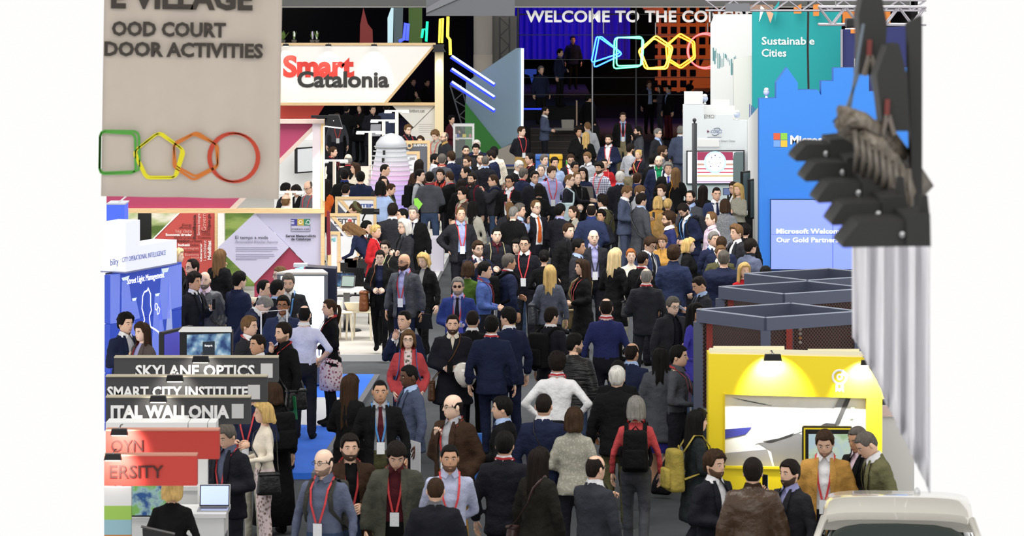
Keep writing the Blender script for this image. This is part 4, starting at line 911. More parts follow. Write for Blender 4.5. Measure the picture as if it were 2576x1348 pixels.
# ---------------------------------------------------------------- row of headers at the lower left
HB_ = mat('anthracite header', '#39393b', rough=.6); HR_ = mat('red header', '#c2382e', rough=.6); HTOP = mat('header top edge', '#b5ac97', rough=.6); LTW = mat('white channel letters', '#f0f0f0', rough=.5); LTD = mat('dark cut letters', '#43140f', rough=.6)
def header(Y, px0, px1, py, m, words_, lx, ly, lw, lh, lm, label, lamp_px, qx=None, bold=.004, hh=.265, lamp_label='', power=13):
    s_ = FPX / Y; g = empty('booth_header', (0, 0, 0), 0, label, 'sign', 'booth headers of the near stand'); x0, zt = XZ(px0, py, Y); x1 = XZ(px1, py, Y)[0]
    MB().box(x0, x1, Y, Y + .12, zt - hh, zt - .012).build('board', m, g); MB().box(x0, x1, Y - .01, Y + .13, zt - .012, zt).build('top_edge', HTOP if m is HB_ else mat('red top edge', '#c98a76'), g)
    if m is HB_: MB().box(x0 + .02, x0 + .07, Y + .02, Y + .10, .0, zt - hh).build('post', WHITE, g)  # post added as a support, set where nearer headers mostly cover it
    x, z = XZ(lx, ly, Y); text('lettering', words_, (x, Y - .012, z), lh / s_, lm, g, bold=bold, width=lw / s_, depth=.006)
    if qx:
        a, b = XZ(qx, ly - lh - 4, Y); MB().box(a, a + 30 / s_, Y - .006, Y, b - 36 / s_, b).build('blank_plate', mat('grey plate', '#c9c9c9', rough=.5), g)
    clip_lamp(lamp_px, py + 6, Y, py + 45, power, lamp_label, w=44, h=15, ang=95, fwd=.28, group='clip-on header lamps')
header(37.5, 287, 700, 897, HB_, 'SKYLANE OPTICS', 341, 946, 300, 28, LTW, 'rearmost anthracite booth header with white capital lettering above two others', 505, 656, lamp_label='black clip lamp over the rearmost anthracite header')
header(35.8, 266, 672, 945, HB_, 'SMART CITY INSTITUTE', 270, 998, 354, 26, LTW, 'middle anthracite booth header of three with white capital lettering', 440, 624, lamp_label='black clip lamp over the middle anthracite header')
header(34.2, 266, 630, 997, HB_, 'ITAL WALLONIA', 279, 1050, 298, 30, LTW, 'front anthracite booth header with bold white capital lettering', 398, 583, bold=.007, lamp_label='black clip lamp over the front anthracite header')
header(31.9, 266, 551, 1080, HR_, 'OYN', 281, 1135, 79, 29, LTD, 'upper red booth header with thin dark lettering', 300, bold=0., lamp_label='black clip lamp over the upper red header', power=36)
header(30.4, 262, 495, 1143, HR_, 'ERSITY', 277, 1201, 134, 31, LTD, 'lower red booth header with dark lettering nearest the viewer', 284, bold=.001, lamp_label='black clip lamp over the lower red header', power=36)
g = empty('white_shelf', (0, 0, 0), 0, 'white shelf board under the front anthracite header', 'shelf')
for a_, b_ in ((266, 472), (474, 521), (523, 543)): panel('shelf_panel', [(a_, 1063), (b_, 1063), (b_, 1110), (a_, 1110)], 33.6, WHITE, parent=g, th=.3)
def counter(label, x0, x1, y0, y1, z=1.05):
    g = empty('white_counter', (0, 0, 0), 0, label, 'counter', 'white stand counters'); MB().box(x0, x1, y0, y1, 0, z - .04).build('body', WHITE, g); MB().box(x0 - .02, x1 + .02, y0 - .02, y1 + .02, z - .04, z).build('top', WHITE, g)
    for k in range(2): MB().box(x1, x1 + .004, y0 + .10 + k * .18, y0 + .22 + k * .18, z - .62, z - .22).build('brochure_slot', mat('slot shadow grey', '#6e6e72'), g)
counter('white counter carrying the open laptop with a blue picture', -3.85, -2.77, 34.4, 34.95); counter('white counter carrying the silver laptop seen from behind', -3.7, -2.73, 36.1, 36.6)
def laptop(label, loc, rz, screen, w=.33, d=.23, lid=.22, ang=15, back=False):
    g = empty('laptop', loc, rz, label, 'laptop', 'laptops on stand furniture'); sm = mat('laptop silver', '#b9bbbf', rough=.3, metal=.6)
    MB().box(-w / 2, w / 2, -d / 2, d / 2, 0, .015).build('base', sm, g); MB().box(-w * .43, w * .43, -d * .05, d * .42, .015, .017).build('keyboard', mat('keyboard', '#3a3b3f'), g)
    a = math.radians(ang); q = lambda y, z: (d / 2 + y * math.cos(a) + z * math.sin(a), .012 - y * math.sin(a) + z * math.cos(a)); L_ = MB()
    def slab(y0, y1, z0, z1, x0, x1, nm, m):
        c = [q(y0, z0), q(y1, z0), q(y1, z1), q(y0, z1)]; mb = MB(); mb.add([(x, *p_) for x in (x0, x1) for p_ in c], [(0, 3, 2, 1), (4, 5, 6, 7), (0, 1, 5, 4), (1, 2, 6, 5), (2, 3, 7, 6), (3, 0, 4, 7)]); mb.build(nm, m, g)
    slab(0, .012, 0, lid, -w / 2, w / 2, 'lid', sm); slab(-.002, 0, .006, lid - .006, -w / 2 + .006, w / 2 - .006, 'bezel', BLKM); slab(-.004, -.002, .02, lid - .016, -w / 2 + .016, w / 2 - .016, 'screen', screen); return g
laptop('open laptop with a bright blue picture on the front white counter', (*W(537, 1275, 34.62)[:2], 1.05), 0, emitmat('laptop picture blue', '#a9b8f2', .9), w=.30); laptop('silver laptop seen from behind on the rear white counter', (*W(575, 1206, 36.3)[:2], 1.05), math.radians(188), emitmat('laptop picture', '#b8c4da', .6), w=.30)
g = empty('striped_panel', (0, 0, 0), 0, 'upright panel with white, lime green and pale blue bands', 'panel')
for a_, b_, c in ((1225, 1272, '#f2f2f2'), (1272, 1307, '#a9d65c'), (1307, 1345, '#9ec9d6'), (1345, 1400, '#c98a44')): panel('colour_band', [(262, a_), (330, a_), (330, b_), (262, b_)], 31.8, mat('band ' + c, c, rough=.5), parent=g, th=.05)
g = empty('map_screen', (0, 0, 0), 0, 'flat screen with a blue green map behind the striped panel', 'screen'); panel('case', [(330, 1220), (425, 1220), (425, 1300), (330, 1300)], 34.0, BLKM, parent=g, th=.05); panel('display', [(332, 1222), (422, 1222), (422, 1296), (332, 1296)], 33.99, photo_mat('map picture', '#2f62a8', '#b7dfe0', '#8fd06a', 9, (1, 1, 1)), parent=g, th=.01)
g = empty('office_chair', (0, 0, 0), 0, 'black chair with a metal back rail at the front white counter', 'chair'); a_ = W(398, 1332, 31.6); MB().tube([tuple(W(355, 1324, 31.6)), tuple(W(440, 1343, 31.6))], [(.012, .022)] * 2, 8).build('back_rail', STEEL, g); panel('backrest', [(358, 1330), (438, 1347), (432, 1440), (364, 1440)], 31.6, BLACK, parent=g, th=.04); MB().box(a_[0] - .22, a_[0] + .22, 31.62, 32.05, .44, .50).build('seat', BLACK, g); MB().tube([(a_[0], 31.85, .05), (a_[0], 31.85, .45)], .03, 8).build('column', STEEL, g); MB().tube([(a_[0], 31.85, 0), (a_[0], 31.85, .05)], [.25, .2], 14).build('base', STEEL, g)
panel('white_post', [(497, 1153), (522, 1153), (522, 1560), (497, 1560)], 34.2 + .9, WHITE, 'plain white post beside the rear counter', 'post', .1)
# monitor totem behind the headers
g = empty('monitor_totem', (0, 0, 0), 0, 'black monitor box with white lid showing a blue blurred picture', 'display'); TY = 41.0
panel('case', [(452, 834), (583, 834), (583, 1160), (452, 1160)], TY, BLKM, parent=g, th=.25); MB().prism_z([tuple(W(450, 826, TY)[:2] + (0, -.05)), tuple(W(584, 826, TY)[:2] + (0, -.05)), tuple(W(575, 826, TY)[:2] + (0, .4)), tuple(W(452, 826, TY)[:2] + (0, .4))], W(0, 834, TY)[2], W(0, 831, TY)[2]).build('lid', WHITE, g)
panel('display', [(470, 842), (580, 838), (580, 896), (470, 900)], TY - .02, photo_mat('city lights picture', '#1d3f78', '#6f9ac0', '#c9e0ea', 7, (1, 1, 1)), parent=g, th=.015); MATS['city lights picture'].node_tree.nodes['Principled BSDF'].inputs['Emission Strength'].default_value = .0
panel('app_window', [(510, 860), (540, 858), (540, 900), (510, 900)], TY - .03, mat('app window', '#1b2636'), parent=g, th=.006); ptext('fastprk', 515, 871, 20, 5, TY - .03, VWW, g)
g = empty('side_monitor', tuple(W(443, 870, 41.6)), math.radians(70), 'thin dark monitor standing edge-on beside the monitor box', 'display'); MB().box(-.4, .4, -.03, .03, -.9, .2).build('case', BLKM, g); MB().box(-.38, .38, -.034, -.03, -.85, .17).build('display', emitmat('violet display', '#4a48b8', .5), g)
# big screen totem
g = empty('screen_totem', (0, 0, 0), 0, 'large glowing white screen in a grey frame with a cream wedge lid', 'display'); KY = 51.9
panel('frame', [(697, 690), (823, 690), (823, 965), (697, 965)], KY, mat('grey aluminium frame', '#7c7f86', rough=.4, metal=.5), parent=g, th=.2); panel('display', [(706, 695), (815, 695), (815, 900), (706, 900)], KY - .02, emitmat('white display', '#f7fffb', 1.0), parent=g, th=.015)
a_, b_ = W(695, 690, KY), W(825, 690, KY); MB().prism_z([(a_[0], KY - .03), (b_[0], KY - .03), (b_[0] - .1, KY + .5), (a_[0] + .2, KY + .5)], a_[2], a_[2] + .03).build('lid', OFFW, g)
g = empty('dark_display_cabinet', (0, 0, 0), 0, 'tall dark blue cabinet next to the glowing white screen', 'cabinet'); panel('body', [(768, 671), (845, 676), (845, 950), (768, 950)], KY + .7, mat('midnight cabinet', '#1e2440', rough=.35), parent=g, th=.4); panel('window', [(742, 675), (764, 671), (764, 684), (742, 684)], KY + .65, emitmat('cyan display', '#9fd0f2', .9), parent=g, th=.02); panel('ledge', [(738, 664), (772, 664), (772, 672), (738, 672)], KY + .75, WHITE, parent=g, th=.2)
g = empty('brochure_rack', (0, 0, 0), 0, 'white wire brochure rack with clear box between the talking people', 'rack'); MB().tube([tuple(W(657, 930, 47.2)), tuple(W(657, 784, 47.2)), tuple(W(722, 779, 47.2)), tuple(W(722, 930, 47.2))], .012, 6).build('frame', WHITE, g)
for k in range(4): panel('brochure', [(745, 792 + k * 7), (782, 789 + k * 7), (784, 796 + k * 7), (745, 799 + k * 7)], 47.5, mat('brochure dark', '#2b2c31'), parent=g, th=.15)

# ---------------------------------------------------------------- furniture on the pale platform
def chair(label, px, Y, rz, group='cream stand chairs', z=.1, bh=.42):
    X = (px - CXP) * Y / FPX; g = empty('cream_chair', (X, Y, z), rz, label, 'chair', group); m = mat('cream plastic', '#e6dcc4', rough=.4)
    V, F = bmesh_box(0, 0, .45, .44, .44, .03, .012, 1); mesh_obj('seat', V, F, m, g)
    for sx in (-1, 1):
        for sy in (-1, 1): MB().tube([(sx * .19, sy * .19, .44), (sx * .21, sy * .21, 0)], [.022, .016], 6).build('leg', m, g)
    mb = MB(); pts = []
    for i in range(7):
        for j in range(9):
            x = (j - 4) / 4; v = i / 6; pts.append((x * (.19 + .05 * v), .20 + .06 * v - .05 * (x * x) + .006 * math.cos(j * math.pi), .46 + bh * v * (1 - .08 * x * x)))
    mb.add(pts, [(i * 9 + j, i * 9 + j + 1, i * 9 + j + 10, i * 9 + j + 9) for i in range(6) for j in range(8)]); o = mb.build('backrest', m, g, True); o.modifiers.new('t', 'SOLIDIFY').thickness = .018
    return g
chair('cream chair beside the round table, partly behind the patterned skirt', 842, 57.6, math.radians(30), bh=.16); chair('cream chair in front of the white box at the round table', 912, 57.8, math.radians(165), bh=.16)
chair('cream chair with ribbed back behind the person in the navy coat', 582, 56.2, math.radians(190)); chair('cream chair with ribbed back half hidden by the talking suited people', 655, 56.0, math.radians(170)); chair('cream chair at the red word wall beside the person in grey leather', 528, 57.6, math.radians(150)); chair('cream high-backed chair near the white honeycomb tower', 868, 79, math.radians(180))
g = empty('round_table', (*W(872, 833, 59.0)[:2], .1), 0, 'white round table on a steel column carrying a laptop', 'table'); MB().tube([(0, 0, .66), (0, 0, .69)], .36, 28).build('top', WHITE, g, False); MB().tube([(0, 0, .02), (0, 0, .66)], .055, 14).build('column', STEEL, g, True); MB().tube([(0, 0, 0), (0, 0, .02)], [.25, .23], 24).build('base', BLKM, g)
t = g.location; laptop('small open laptop on the round table', (t[0] - .02, t[1] + .02, t[2] + .69), math.radians(-18), emitmat('laptop grey picture', '#7d8c86', .6), w=.24, d=.19, lid=.20)
def monitor(label, px, py, Y, wpx, hpx, screen, rz=0, stand=True):
    s_ = FPX / Y; g = empty('monitor', tuple(W(px, py, Y)), rz, label, 'screen', 'monitors on the stands'); w, h = wpx / s_, hpx / s_
    MB().box(-w / 2, w / 2, 0, .04, -h / 2, h / 2).build('case', BLKM, g); MB().box(-w * .47, w * .47, -.004, 0, -h * .45, h * .45).build('display', screen, g)
    if stand: MB().tube([(0, .03, -h / 2), (0, .05, -h / 2 - .14)], .02, 6).build('stand', BLKM, g); MB().box(-.12, .12, -.06, .12, -h / 2 - .16, -h / 2 - .14).build('foot', BLKM, g)
monitor('monitor with a night-blue city picture behind the round table', 866, 704, 60.4, 52, 36, photo_mat('night city picture', '#0c1c38', '#1f3f66', '#5a86a8', 9, (1, 1, 1)), math.radians(-8)); monitor('dark switched-off monitor behind the round table', 892, 697, 60.8, 46, 46, BLKM, math.radians(-12)); monitor('small dark monitor on the counter under the pale lettered panel', 862, 672, 63.2, 24, 22, BLKM, math.radians(-20))
box_part('white_cabinet', *(W(838, 0, 61.5)[0], W(942, 0, 61.5)[0]), 61.2, 61.9, .1, .70, WHITE); tag(bpy.data.objects['white_cabinet'], 'low white cabinet behind the round table', 'cabinet')
g = empty('stand_counter', (0, 0, 0), 0, 'white and pine counter with papers behind the person with the brown bag', 'counter'); box_part('body', W(868, 0, 63.6)[0], W(960, 0, 63.6)[0], 63.4, 64.1, .1, .9, PINE, g); box_part('top', W(864, 0, 63.6)[0], W(964, 0, 63.6)[0], 63.35, 64.15, .9, .94, WHITE, g)
g = empty('water_bottle', tuple(W(888, 668, 63.6)), 0, 'clear water bottle on the white and pine counter', 'bottle'); MB().tube([(0, 0, 0), (0, 0, .17), (0, 0, .20), (0, 0, .23)], [.033, .033, .016, .014], 12).build('body', mat('clear plastic', '#dfe8ee', rough=.1, alpha=.6), g, True); MB().tube([(0, 0, .23), (0, 0, .25)], .016, 10).build('cap', WHITE, g)
def framed(label, x0, x1, y0, y1, Y, words_, wx, wy, ww, wh, c, diag=True, face=None, down=260):
    g = empty('framed_panel', (0, 0, 0), 0, label, 'panel', 'pine framed exhibitor panels'); panel('face', [(x0, y0), (x1, y0), (x1, y1 + down), (x0, y1 + down)], Y, face or mat('panel white', '#e2e3e6', rough=.6), parent=g, th=.04)
    panel('frame_rail', [(x0, y0), (x1, y0), (x1, y0 + 7), (x0, y0 + 7)], Y - .03, PINE, parent=g, th=.09)
    for a_ in (x0, x1 - 7): panel('frame_rail', [(a_, y0 + 7), (a_ + 7, y0 + 7), (a_ + 7, y1 + down), (a_, y1 + down)], Y - .03, PINE, parent=g, th=.09)
    if diag: panel('slanted_rail', [(x0 + 7, y0 + 7), (x0 + 18, y0 + 7), (x0 + 62, y0 + 56), (x0 + 51, y0 + 56)], Y - .02, PINE, parent=g, th=.06); panel('dark_corner', [(x0 + 7, y0 + 18), (x0 + 40, y0 + 56), (x0 + 7, y0 + 56)], Y - .006, mat('slate corner', '#4a4d5c'), parent=g, th=.004)
    ptext(words_, wx, wy, ww, wh, Y, mat('panel ink ' + c, c), g, .004, off=.006); return g
framed('pine framed panel with slanted rail behind the person in the flat cap', 843, 947, 495, 555, 68.3, 'SITEP', 898, 521, 41, 8, '#3a5396', down=200); g = framed('pine framed panel with grey and red lettering above the bending person', 824, 905, 537, 620, 63.4, 'LEiT  T', 841, 562, 56, 12, '#3e3f45', down=150)
ptext('a', 875, 562, 12, 15, 63.4, mat('panel ink red', '#b8343a'), g, .006, off=.008); panel('print_line', [(841, 567), (897, 567), (897, 568.5), (841, 568.5)], 63.39, TXG, parent=g, th=.003)
framed('narrow pine framed panel with pale turquoise lettering beside the maroon flag', 826, 856, 583, 690, 62.0, 'rti', 832, 607, 12, 10, '#66b7c4', False, down=40); g = framed('pine framed slate panel with white lettering behind the tower', 1003, 1082, 354, 420, 84.0, 'SUIPHOS', 1040, 368, 36, 6, '#e8e8e8', False, mat('slate panel', '#5a5c66', rough=.6), down=150)
framed('small pine framed panel with red and grey lettering beside the white tower', 1003, 1056, 381, 430, 82.5, 'cat', 1030, 401, 14, 7, '#8c8a8c', False, down=140)
V, F = tube_arrays([tuple(W(x, y, 83.9)) for x, y in poly_px(1030, 367, 6, 14)], .02, 5, closed=True); o = mesh_obj('logo_ring', V, F, PINE, g)
def lamp_stand(label, px, py, Y, arm=32, bot=None):
    s_ = FPX / Y; g = empty('led_lamp_stand', tuple(W(px, py, Y)), 0, label, 'lamp', 'white LED lamp stands'); k = 1 / s_; b = -(W(px, py, Y)[2] - .1)
    MB().box(-4 * k, 4 * k, -.03, .03, b, 0).build('post', mat('lamp post white', '#ece2d2', rough=.5), g); MB().box(2.6 * k, 4.2 * k, -.035, .035, b, -.02).build('led_edge', emitmat('led edge', '#fff6df', .8), g)
    MB().box(-arm * k, arm * k, -.02, .02, -.01, .03).build('cross_arm', WHITE, g)
    for sd in (-1, 1): V, F = bmesh_box(sd * arm * .72 * k, -.05, -.015, arm * .62 * k, .16, .05, .01, 1); mesh_obj('led_head', V, F, WHITE, g)
for lab, px, py, Y, a_ in (('white LED lamp stand nearest the white exhibitor panel', 998, 280, 83, 30), ('white LED lamp stand just above the white tower top', 965, 304, 81.5, 32), ('white LED lamp stand to the side of the white tower', 931, 333, 80, 34), ('white LED lamp stand close to the pavilion corner post', 841, 405, 75, 34), ('white LED lamp stand seen through the pavilion window', 731, 484, 68, 34)): lamp_stand(lab, px, py, Y, a_)
# honeycomb tower
g = empty('ring_tower', (*W(984, 0, 80)[:2], .1), 0, 'white domed tower of stacked rings glowing pink and violet inside', 'exhibit'); TW = mat('tower white', '#b4b7bd', rough=.4)
prof = lambda t: .30 + .24 * math.sin(min(1., (1 - t) * 1.15) * math.pi / 2) * 1.0
for k in range(17):
    z = .12 + k * .105; r = prof(z / 1.95); MB().tube([(0, 0, z), (0, 0, z + .012)], [r + .05, r + .05], 24).build('ring', TW, g)
V, F = [], []
for i in range(15):
    z = .05 + 1.75 * i / 14; r = prof(z / 1.95) - .02
    for j in range(24): a = 2 * math.pi * j / 24; V.append((r * math.cos(a), r * math.sin(a), z))
for i in range(14):
    for j in range(24): F.append((i * 24 + j, i * 24 + (j + 1) % 24, (i + 1) * 24 + (j + 1) % 24, (i + 1) * 24 + j))
m = mat('tower core glow', '#ffffff', rough=.5); nt = m.node_tree; b = nt.nodes['Principled BSDF']; tc = nt.nodes.new('ShaderNodeTexCoord'); sp = nt.nodes.new('ShaderNodeSeparateXYZ'); r_ = nt.nodes.new('ShaderNodeValToRGB'); e = r_.color_ramp.elements
e[0].position = .0; e[0].color = (*lin('#6a4cff'), 1); e[1].position = .82; e[1].color = (*lin('#c9ccd2'), 1); q = e.new(.42); q.color = (*lin('#b38cff'), 1); q = e.new(.6); q.color = (*lin('#f0a6e6'), 1)
dv = nt.nodes.new('ShaderNodeMath'); dv.operation = 'DIVIDE'; dv.inputs[1].default_value = 1.9; nt.links.new(tc.outputs['Object'], sp.inputs[0]); nt.links.new(sp.outputs[2], dv.inputs[0]); nt.links.new(dv.outputs[0], r_.inputs[0]); nt.links.new(r_.outputs[0], b.inputs['Emission Color']); b.inputs['Emission Strength'].default_value = .6; b.inputs['Base Color'].default_value = (.5, .5, .5, 1)
mesh_obj('glowing_core', V, F, m, g, None, True)
MB().tube([(0, 0, 1.76), (0, 0, 1.90), (0, 0, 2.02), (0, 0, 2.08), (0, 0, 2.10)], [.37, .33, .24, .12, .02], 24).build('dome', TW, g, True)
for k in range(9): a = math.radians(-118 + k * .8); r = prof((.3 + k * .17) / 1.95) + .03; MB().box(r * math.cos(a) - .03, r * math.cos(a) + .03, r * math.sin(a) - .02, r * math.sin(a), .28 + k * .17, .38 + k * .17).build('dark_vent', BLACK, g)
for lab, x0, x1, z0, z1, Y, m in (('long pale counter along the dark rear of the pavilion', 818, 935, 0.1, 1.05, 86, OFFW), ('white demonstration desk between the tower and the aisle', 1084, 1116, .1, .75, 69.5, mat('lilac white desk', '#d6d2e2')),): box_part('demo_counter', W(x0, 0, Y)[0], W(x1, 0, Y)[0], Y, Y + .5, z0, z1, m); tag([q for q in bpy.data.objects if q.name.startswith('demo_counter')][-1], lab, 'counter')
o = MB().prism(pz([(1041, 500), (1050, 498), (1063, 513), (1052, 530), (1043, 524)], 70.5), 70.5, 70.53).build('green_sign', emitmat('lime sign', '#8fd94c', .25)); tag(o, 'lime green arrow-shaped sign beside the person in the grey hoodie', 'sign')
# gimbal camera
g = empty('stabiliser_camera', tuple(W(925, 532, 67.2)), 0, 'black camera on a handheld stabiliser held by the person in the cap', 'camera'); MB().box(-.12, .12, -.06, .06, -.05, .06).build('body', BLKM, g); MB().tube([(.10, 0, 0), (.22, 0, .0)], [.05, .058], 12).build('lens', BLKM, g); MB().tube([(-.05, 0, -.05), (-.10, 0, -.16), (-.02, 0, -.26), (.05, 0, -.32)], .016, 6).build('gimbal_arm', BLKM, g); MB().tube([(-.4, 0, -.36), (.35, 0, -.34)], .02, 6).build('handle_bar', BLKM, g)

# ---------------------------------------------------------------- rear of the aisle: grey wall, congress hall
g = empty('angular_wall', (0, 0, 0), 0, 'angular blue grey wall with green and beige facets beside the dark congress hall', 'wall'); GY = 100.0
panel('grey_facet', [(1298, 122), (1313, 121), (1313, 347), (1262, 373), (1172, 262), (1172, 208)], GY, mat('blue grey facet', '#7d95a2', rough=.7), parent=g, th=.3); panel('green_facet', [(1170, 258), (1262, 373), (1238, 384), (1170, 384)], GY - .1, mat('green facet', '#2f7a2c', rough=.7), parent=g, th=.1); panel('beige_facet', [(1262, 373), (1316, 350), (1316, 425), (1238, 425), (1238, 384)], GY - .2, mat('beige facet', '#a8a093', rough=.7), parent=g, th=.1)
panel('light_edge', [(1311, 122), (1318, 122), (1316, 380), (1311, 380)], GY - .05, emitmat('white edge light', '#e6ecff', 2.0), parent=g, th=.08); panel('blue_base_strip', [(1238, 414), (1316, 414), (1316, 418), (1238, 418)], GY - .25, mat('blue base strip', '#33438c'), parent=g, th=.05)
for lab, y in (('uppermost slanted blue neon tube on the grey wall', 140), ('middle slanted blue neon tube on the grey wall', 172), ('lowest slanted blue neon tube on the grey wall', 205)):
    g = empty('neon_tube', (0, 0, 0), 0, lab, 'neon light', 'slanted blue neon tubes'); neon('glow_tube', None, [(1137, y), (1244, y + 71)], 98.6, '#a9b4ff', 2.4, .028, g); neon('blue_sleeve', None, [(1134, y + 2.6), (1245, y + 75)], 98.7, '#2a3cf0', 1.6, .05, g)
g = empty('round_column', (*W(1215, 0, 103)[:2], 0), 0, 'thick pale round column at the rear of the hall', 'column'); MB().tube([(0, 0, 0), (0, 0, 5.0)], .27, 24).build('shaft', mat('column plaster', '#8f8a82', rough=.7), g, True); MB().tube([(0, 0, 2.2), (0, 0, 3.2)], .275, 24).build('pale_band', mat('column band', '#a19a90', rough=.7), g, True)
panel('rear_wall_strip', [(1230, 40), (1300, 40), (1300, 400), (1230, 400)], 103.7, mat('rear grey wall', '#55524d'), 'grey wall strip behind the black lattice mast', 'wall', .1)
def truss_bar(name, a, b, r, m, parent): return MB().tube([a, b], r, 6).build(name, m, parent)
def lattice(label, pts, Y, w, m, r=.02, n=8, depth=None, cat='truss', vertical=False):
    """box truss between two pixel points: four chords and zig-zag braces"""
    g = empty('lattice_truss', (0, 0, 0), 0, label, cat); a, b = W(*pts[0], Y), W(*pts[1], Y); d = depth or w
    off = np.array((w, 0, 0)) if vertical else np.array((0, 0, -w)); dp = np.array((0, d, 0))
    for p_ in (0 * off, off, dp, off + dp): truss_bar('chord', a + p_, b + p_, r, m, g)
    for k in range(n):
        for q_ in (0 * dp, dp):
            s0 = a + (b - a) * k / n + q_; s1 = a + (b - a) * (k + 1) / n + q_; truss_bar('brace', s0 + (off if k % 2 else 0), s1 + (0 if k % 2 else off), r * .6, m, g)
        truss_bar('brace', a + (b - a) * k / n + off, a + (b - a) * k / n + off + dp, r * .6, m, g)
    if m is ALU:
        for f in (.15, .85): s0 = a + (b - a) * f; truss_bar('hanger', s0, np.array((s0[0], s0[1], 12.6)), r * .4, STEEL, g)
    return g
lattice('upright black lattice mast beside the round column', [(1257, 44), (1257, 330)], 102.3, .28, BLKM, .02, 12, vertical=True)
lattice('slanting grey lattice brace below the blue neon tubes', [(1132, 215), (1166, 330)], 101, .3, mat('lattice grey', '#5d6066'), .016, 6, vertical=True)
g = empty('overhead_duct', (0, 0, 0), 0, 'wide grey overhead duct with a slanted face at the top of the aisle', 'duct'); panel('lower_face', [(1072, -30), (1295, -30), (1295, 40), (1072, 40)], 70, mat('duct grey', '#63656a', rough=.6), parent=g, th=1.0); panel('slanted_flange', [(1072, 20), (1160, -30), (1215, -30), (1072, 33)], 69.93, mat('duct light grey', '#74767b', rough=.6), parent=g, th=.06)
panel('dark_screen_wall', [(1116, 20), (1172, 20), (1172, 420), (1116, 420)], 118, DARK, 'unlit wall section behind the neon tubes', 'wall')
# display cabinet
g = empty('glass_display_cabinet', (0, 0, 0), 0, 'white framed glass display cabinet with a shelf of small models', 'cabinet'); CY = 94.0
for pts in ([(1140, 312), (1193, 312), (1193, 318), (1140, 318)], [(1140, 318), (1145, 318), (1145, 470), (1140, 470)], [(1188, 318), (1193, 318), (1193, 470), (1188, 470)]): panel('frame_bar', pts, CY, WHITE, parent=g, th=.35)
panel('shelf', [(1145, 347), (1188, 347), (1188, 350), (1145, 350)], CY + .02, WHITE, parent=g, th=.3); panel('glass_pane', [(1145, 318), (1188, 318), (1188, 400), (1145, 400)], CY + .01, mat('cabinet glass', '#dfe9e6', rough=.05, alpha=.12), parent=g, th=.006)
for k, (px, c, lab) in enumerate(((1147, '#e6e6ea', 'white ball-shaped model on the cabinet shelf'), (1152, '#3346b0', 'blue block model on the cabinet shelf'), (1168, '#d9c84a', 'yellow building model on the cabinet shelf'), (1183, '#c98b8b', 'pinkish block model on the cabinet shelf'))):
    w_ = W(px, 346, CY + .15); V, F = bmesh_box(w_[0], w_[1], w_[2] + .05, .10 if k == 2 else .07, .08, .09, .02, 2); tag(mesh_obj('small_model', V, F, mat('model ' + c, c)), lab, 'model', 'models in the display cabinet')
# congress hall: lettering, neon, curtain, lattice, rails
g = empty('channel_letters', (0, 0, 0), 0, 'row of white channel letters hung below the grey fascia beam', 'sign'); LY = 105.0
x, z = XZ(1323, 55, LY); text('lettering', 'WELCOME TO THE CONGRESS', (x, LY, z), 28 * LY / FPX, emitmat('white channel letter', '#f3f1ee', .45), g, bold=.012, width=612 * LY / FPX, depth=.05, space=1.05)
MB().tube([tuple(W(1303, 36, LY + .1)), tuple(W(1960, 36, LY + .1))], .02, 6).build('mounting_rail', BLKM, g)
def neon_shape(name, label, loops, c, core, Y=103.0):
    g = empty(name, (0, 0, 0), 0, label, 'neon light')
    for L_ in loops:
        pts = L_ if len(L_) > 12 else round_poly(L_, .10); V, F = tube_arrays([tuple(W(x, y, Y)) for x, y in pts], .017, 6, closed=True); mesh_obj('glow_tube', V, F, emitmat('neon shape ' + c, core, 2.6), g, None, True); V, F = tube_arrays([tuple(W(x, y, Y + .05)) for x, y in pts], .026, 6, closed=True); mesh_obj('tube_backing', V, F, emitmat('neon back ' + c, c, 1.4), g, None, True)
neon_shape('neon_triangle', 'blue neon triangle of two tubes over the entrance', [[(1508, 88), (1567, 136), (1493, 171)], [(1500, 95), (1504, 92), (1562, 133), (1487, 158)]], '#1f4bff', '#52b4ff'); neon_shape('neon_square', 'green neon square over the entrance', [[(1546, 95), (1616, 92), (1612, 167), (1543, 173)], [(1551, 94), (1619, 97), (1616, 164), (1551, 166)]], '#0fae78', '#7df0bd')
neon_shape('neon_pentagon', 'yellow neon pentagon over the entrance', [[(1650, 89), (1693, 119), (1678, 173), (1623, 173), (1606, 127)], [(1646, 96), (1688, 122), (1673, 168), (1630, 172), (1612, 128)]], '#e0b000', '#ffe25e'); neon_shape('neon_hexagon', 'amber neon hexagon over the entrance', [[(1711, 84), (1747, 105), (1749, 146), (1713, 172), (1678, 152), (1675, 114)], [(1706, 90), (1742, 108), (1745, 142), (1710, 166), (1683, 148), (1682, 112)]], '#e08a00', '#ffc640'); neon_shape('neon_circle', 'red neon circle half hidden by the white skyline wall', [poly_px(1776, 128, 45, 30), poly_px(1771, 128, 42, 30)], '#c02030', '#ff6a6a')
for px, y0, y1, lab in ((1518, 57, 84, 'thin suspension rod above the blue neon triangle'), (1649, 57, 90, 'thin suspension rod above the yellow neon pentagon'), (1780, 57, 82, 'thin suspension rod above the red neon circle')): tag(MB().tube([tuple(W(px, y0, 103.2)), tuple(W(px, y1, 103.2))], .018, 6).build('suspension_rod', STEEL), lab, 'rod', 'neon suspension rods')
V, F = [], []; nx = 130
for i in range(5):
    for j in range(nx + 1): w_ = W(1296 + (1585 - 1296) * j / nx, -40 + 190 * i / 4, 127); V.append((w_[0], 127 + .10 * math.sin(j * .86) + .04 * math.sin(j * 2.1), w_[2]))
for i in range(4):
    for j in range(nx): a = i * (nx + 1) + j; F.append((a, a + nx + 1, a + nx + 2, a + 1))
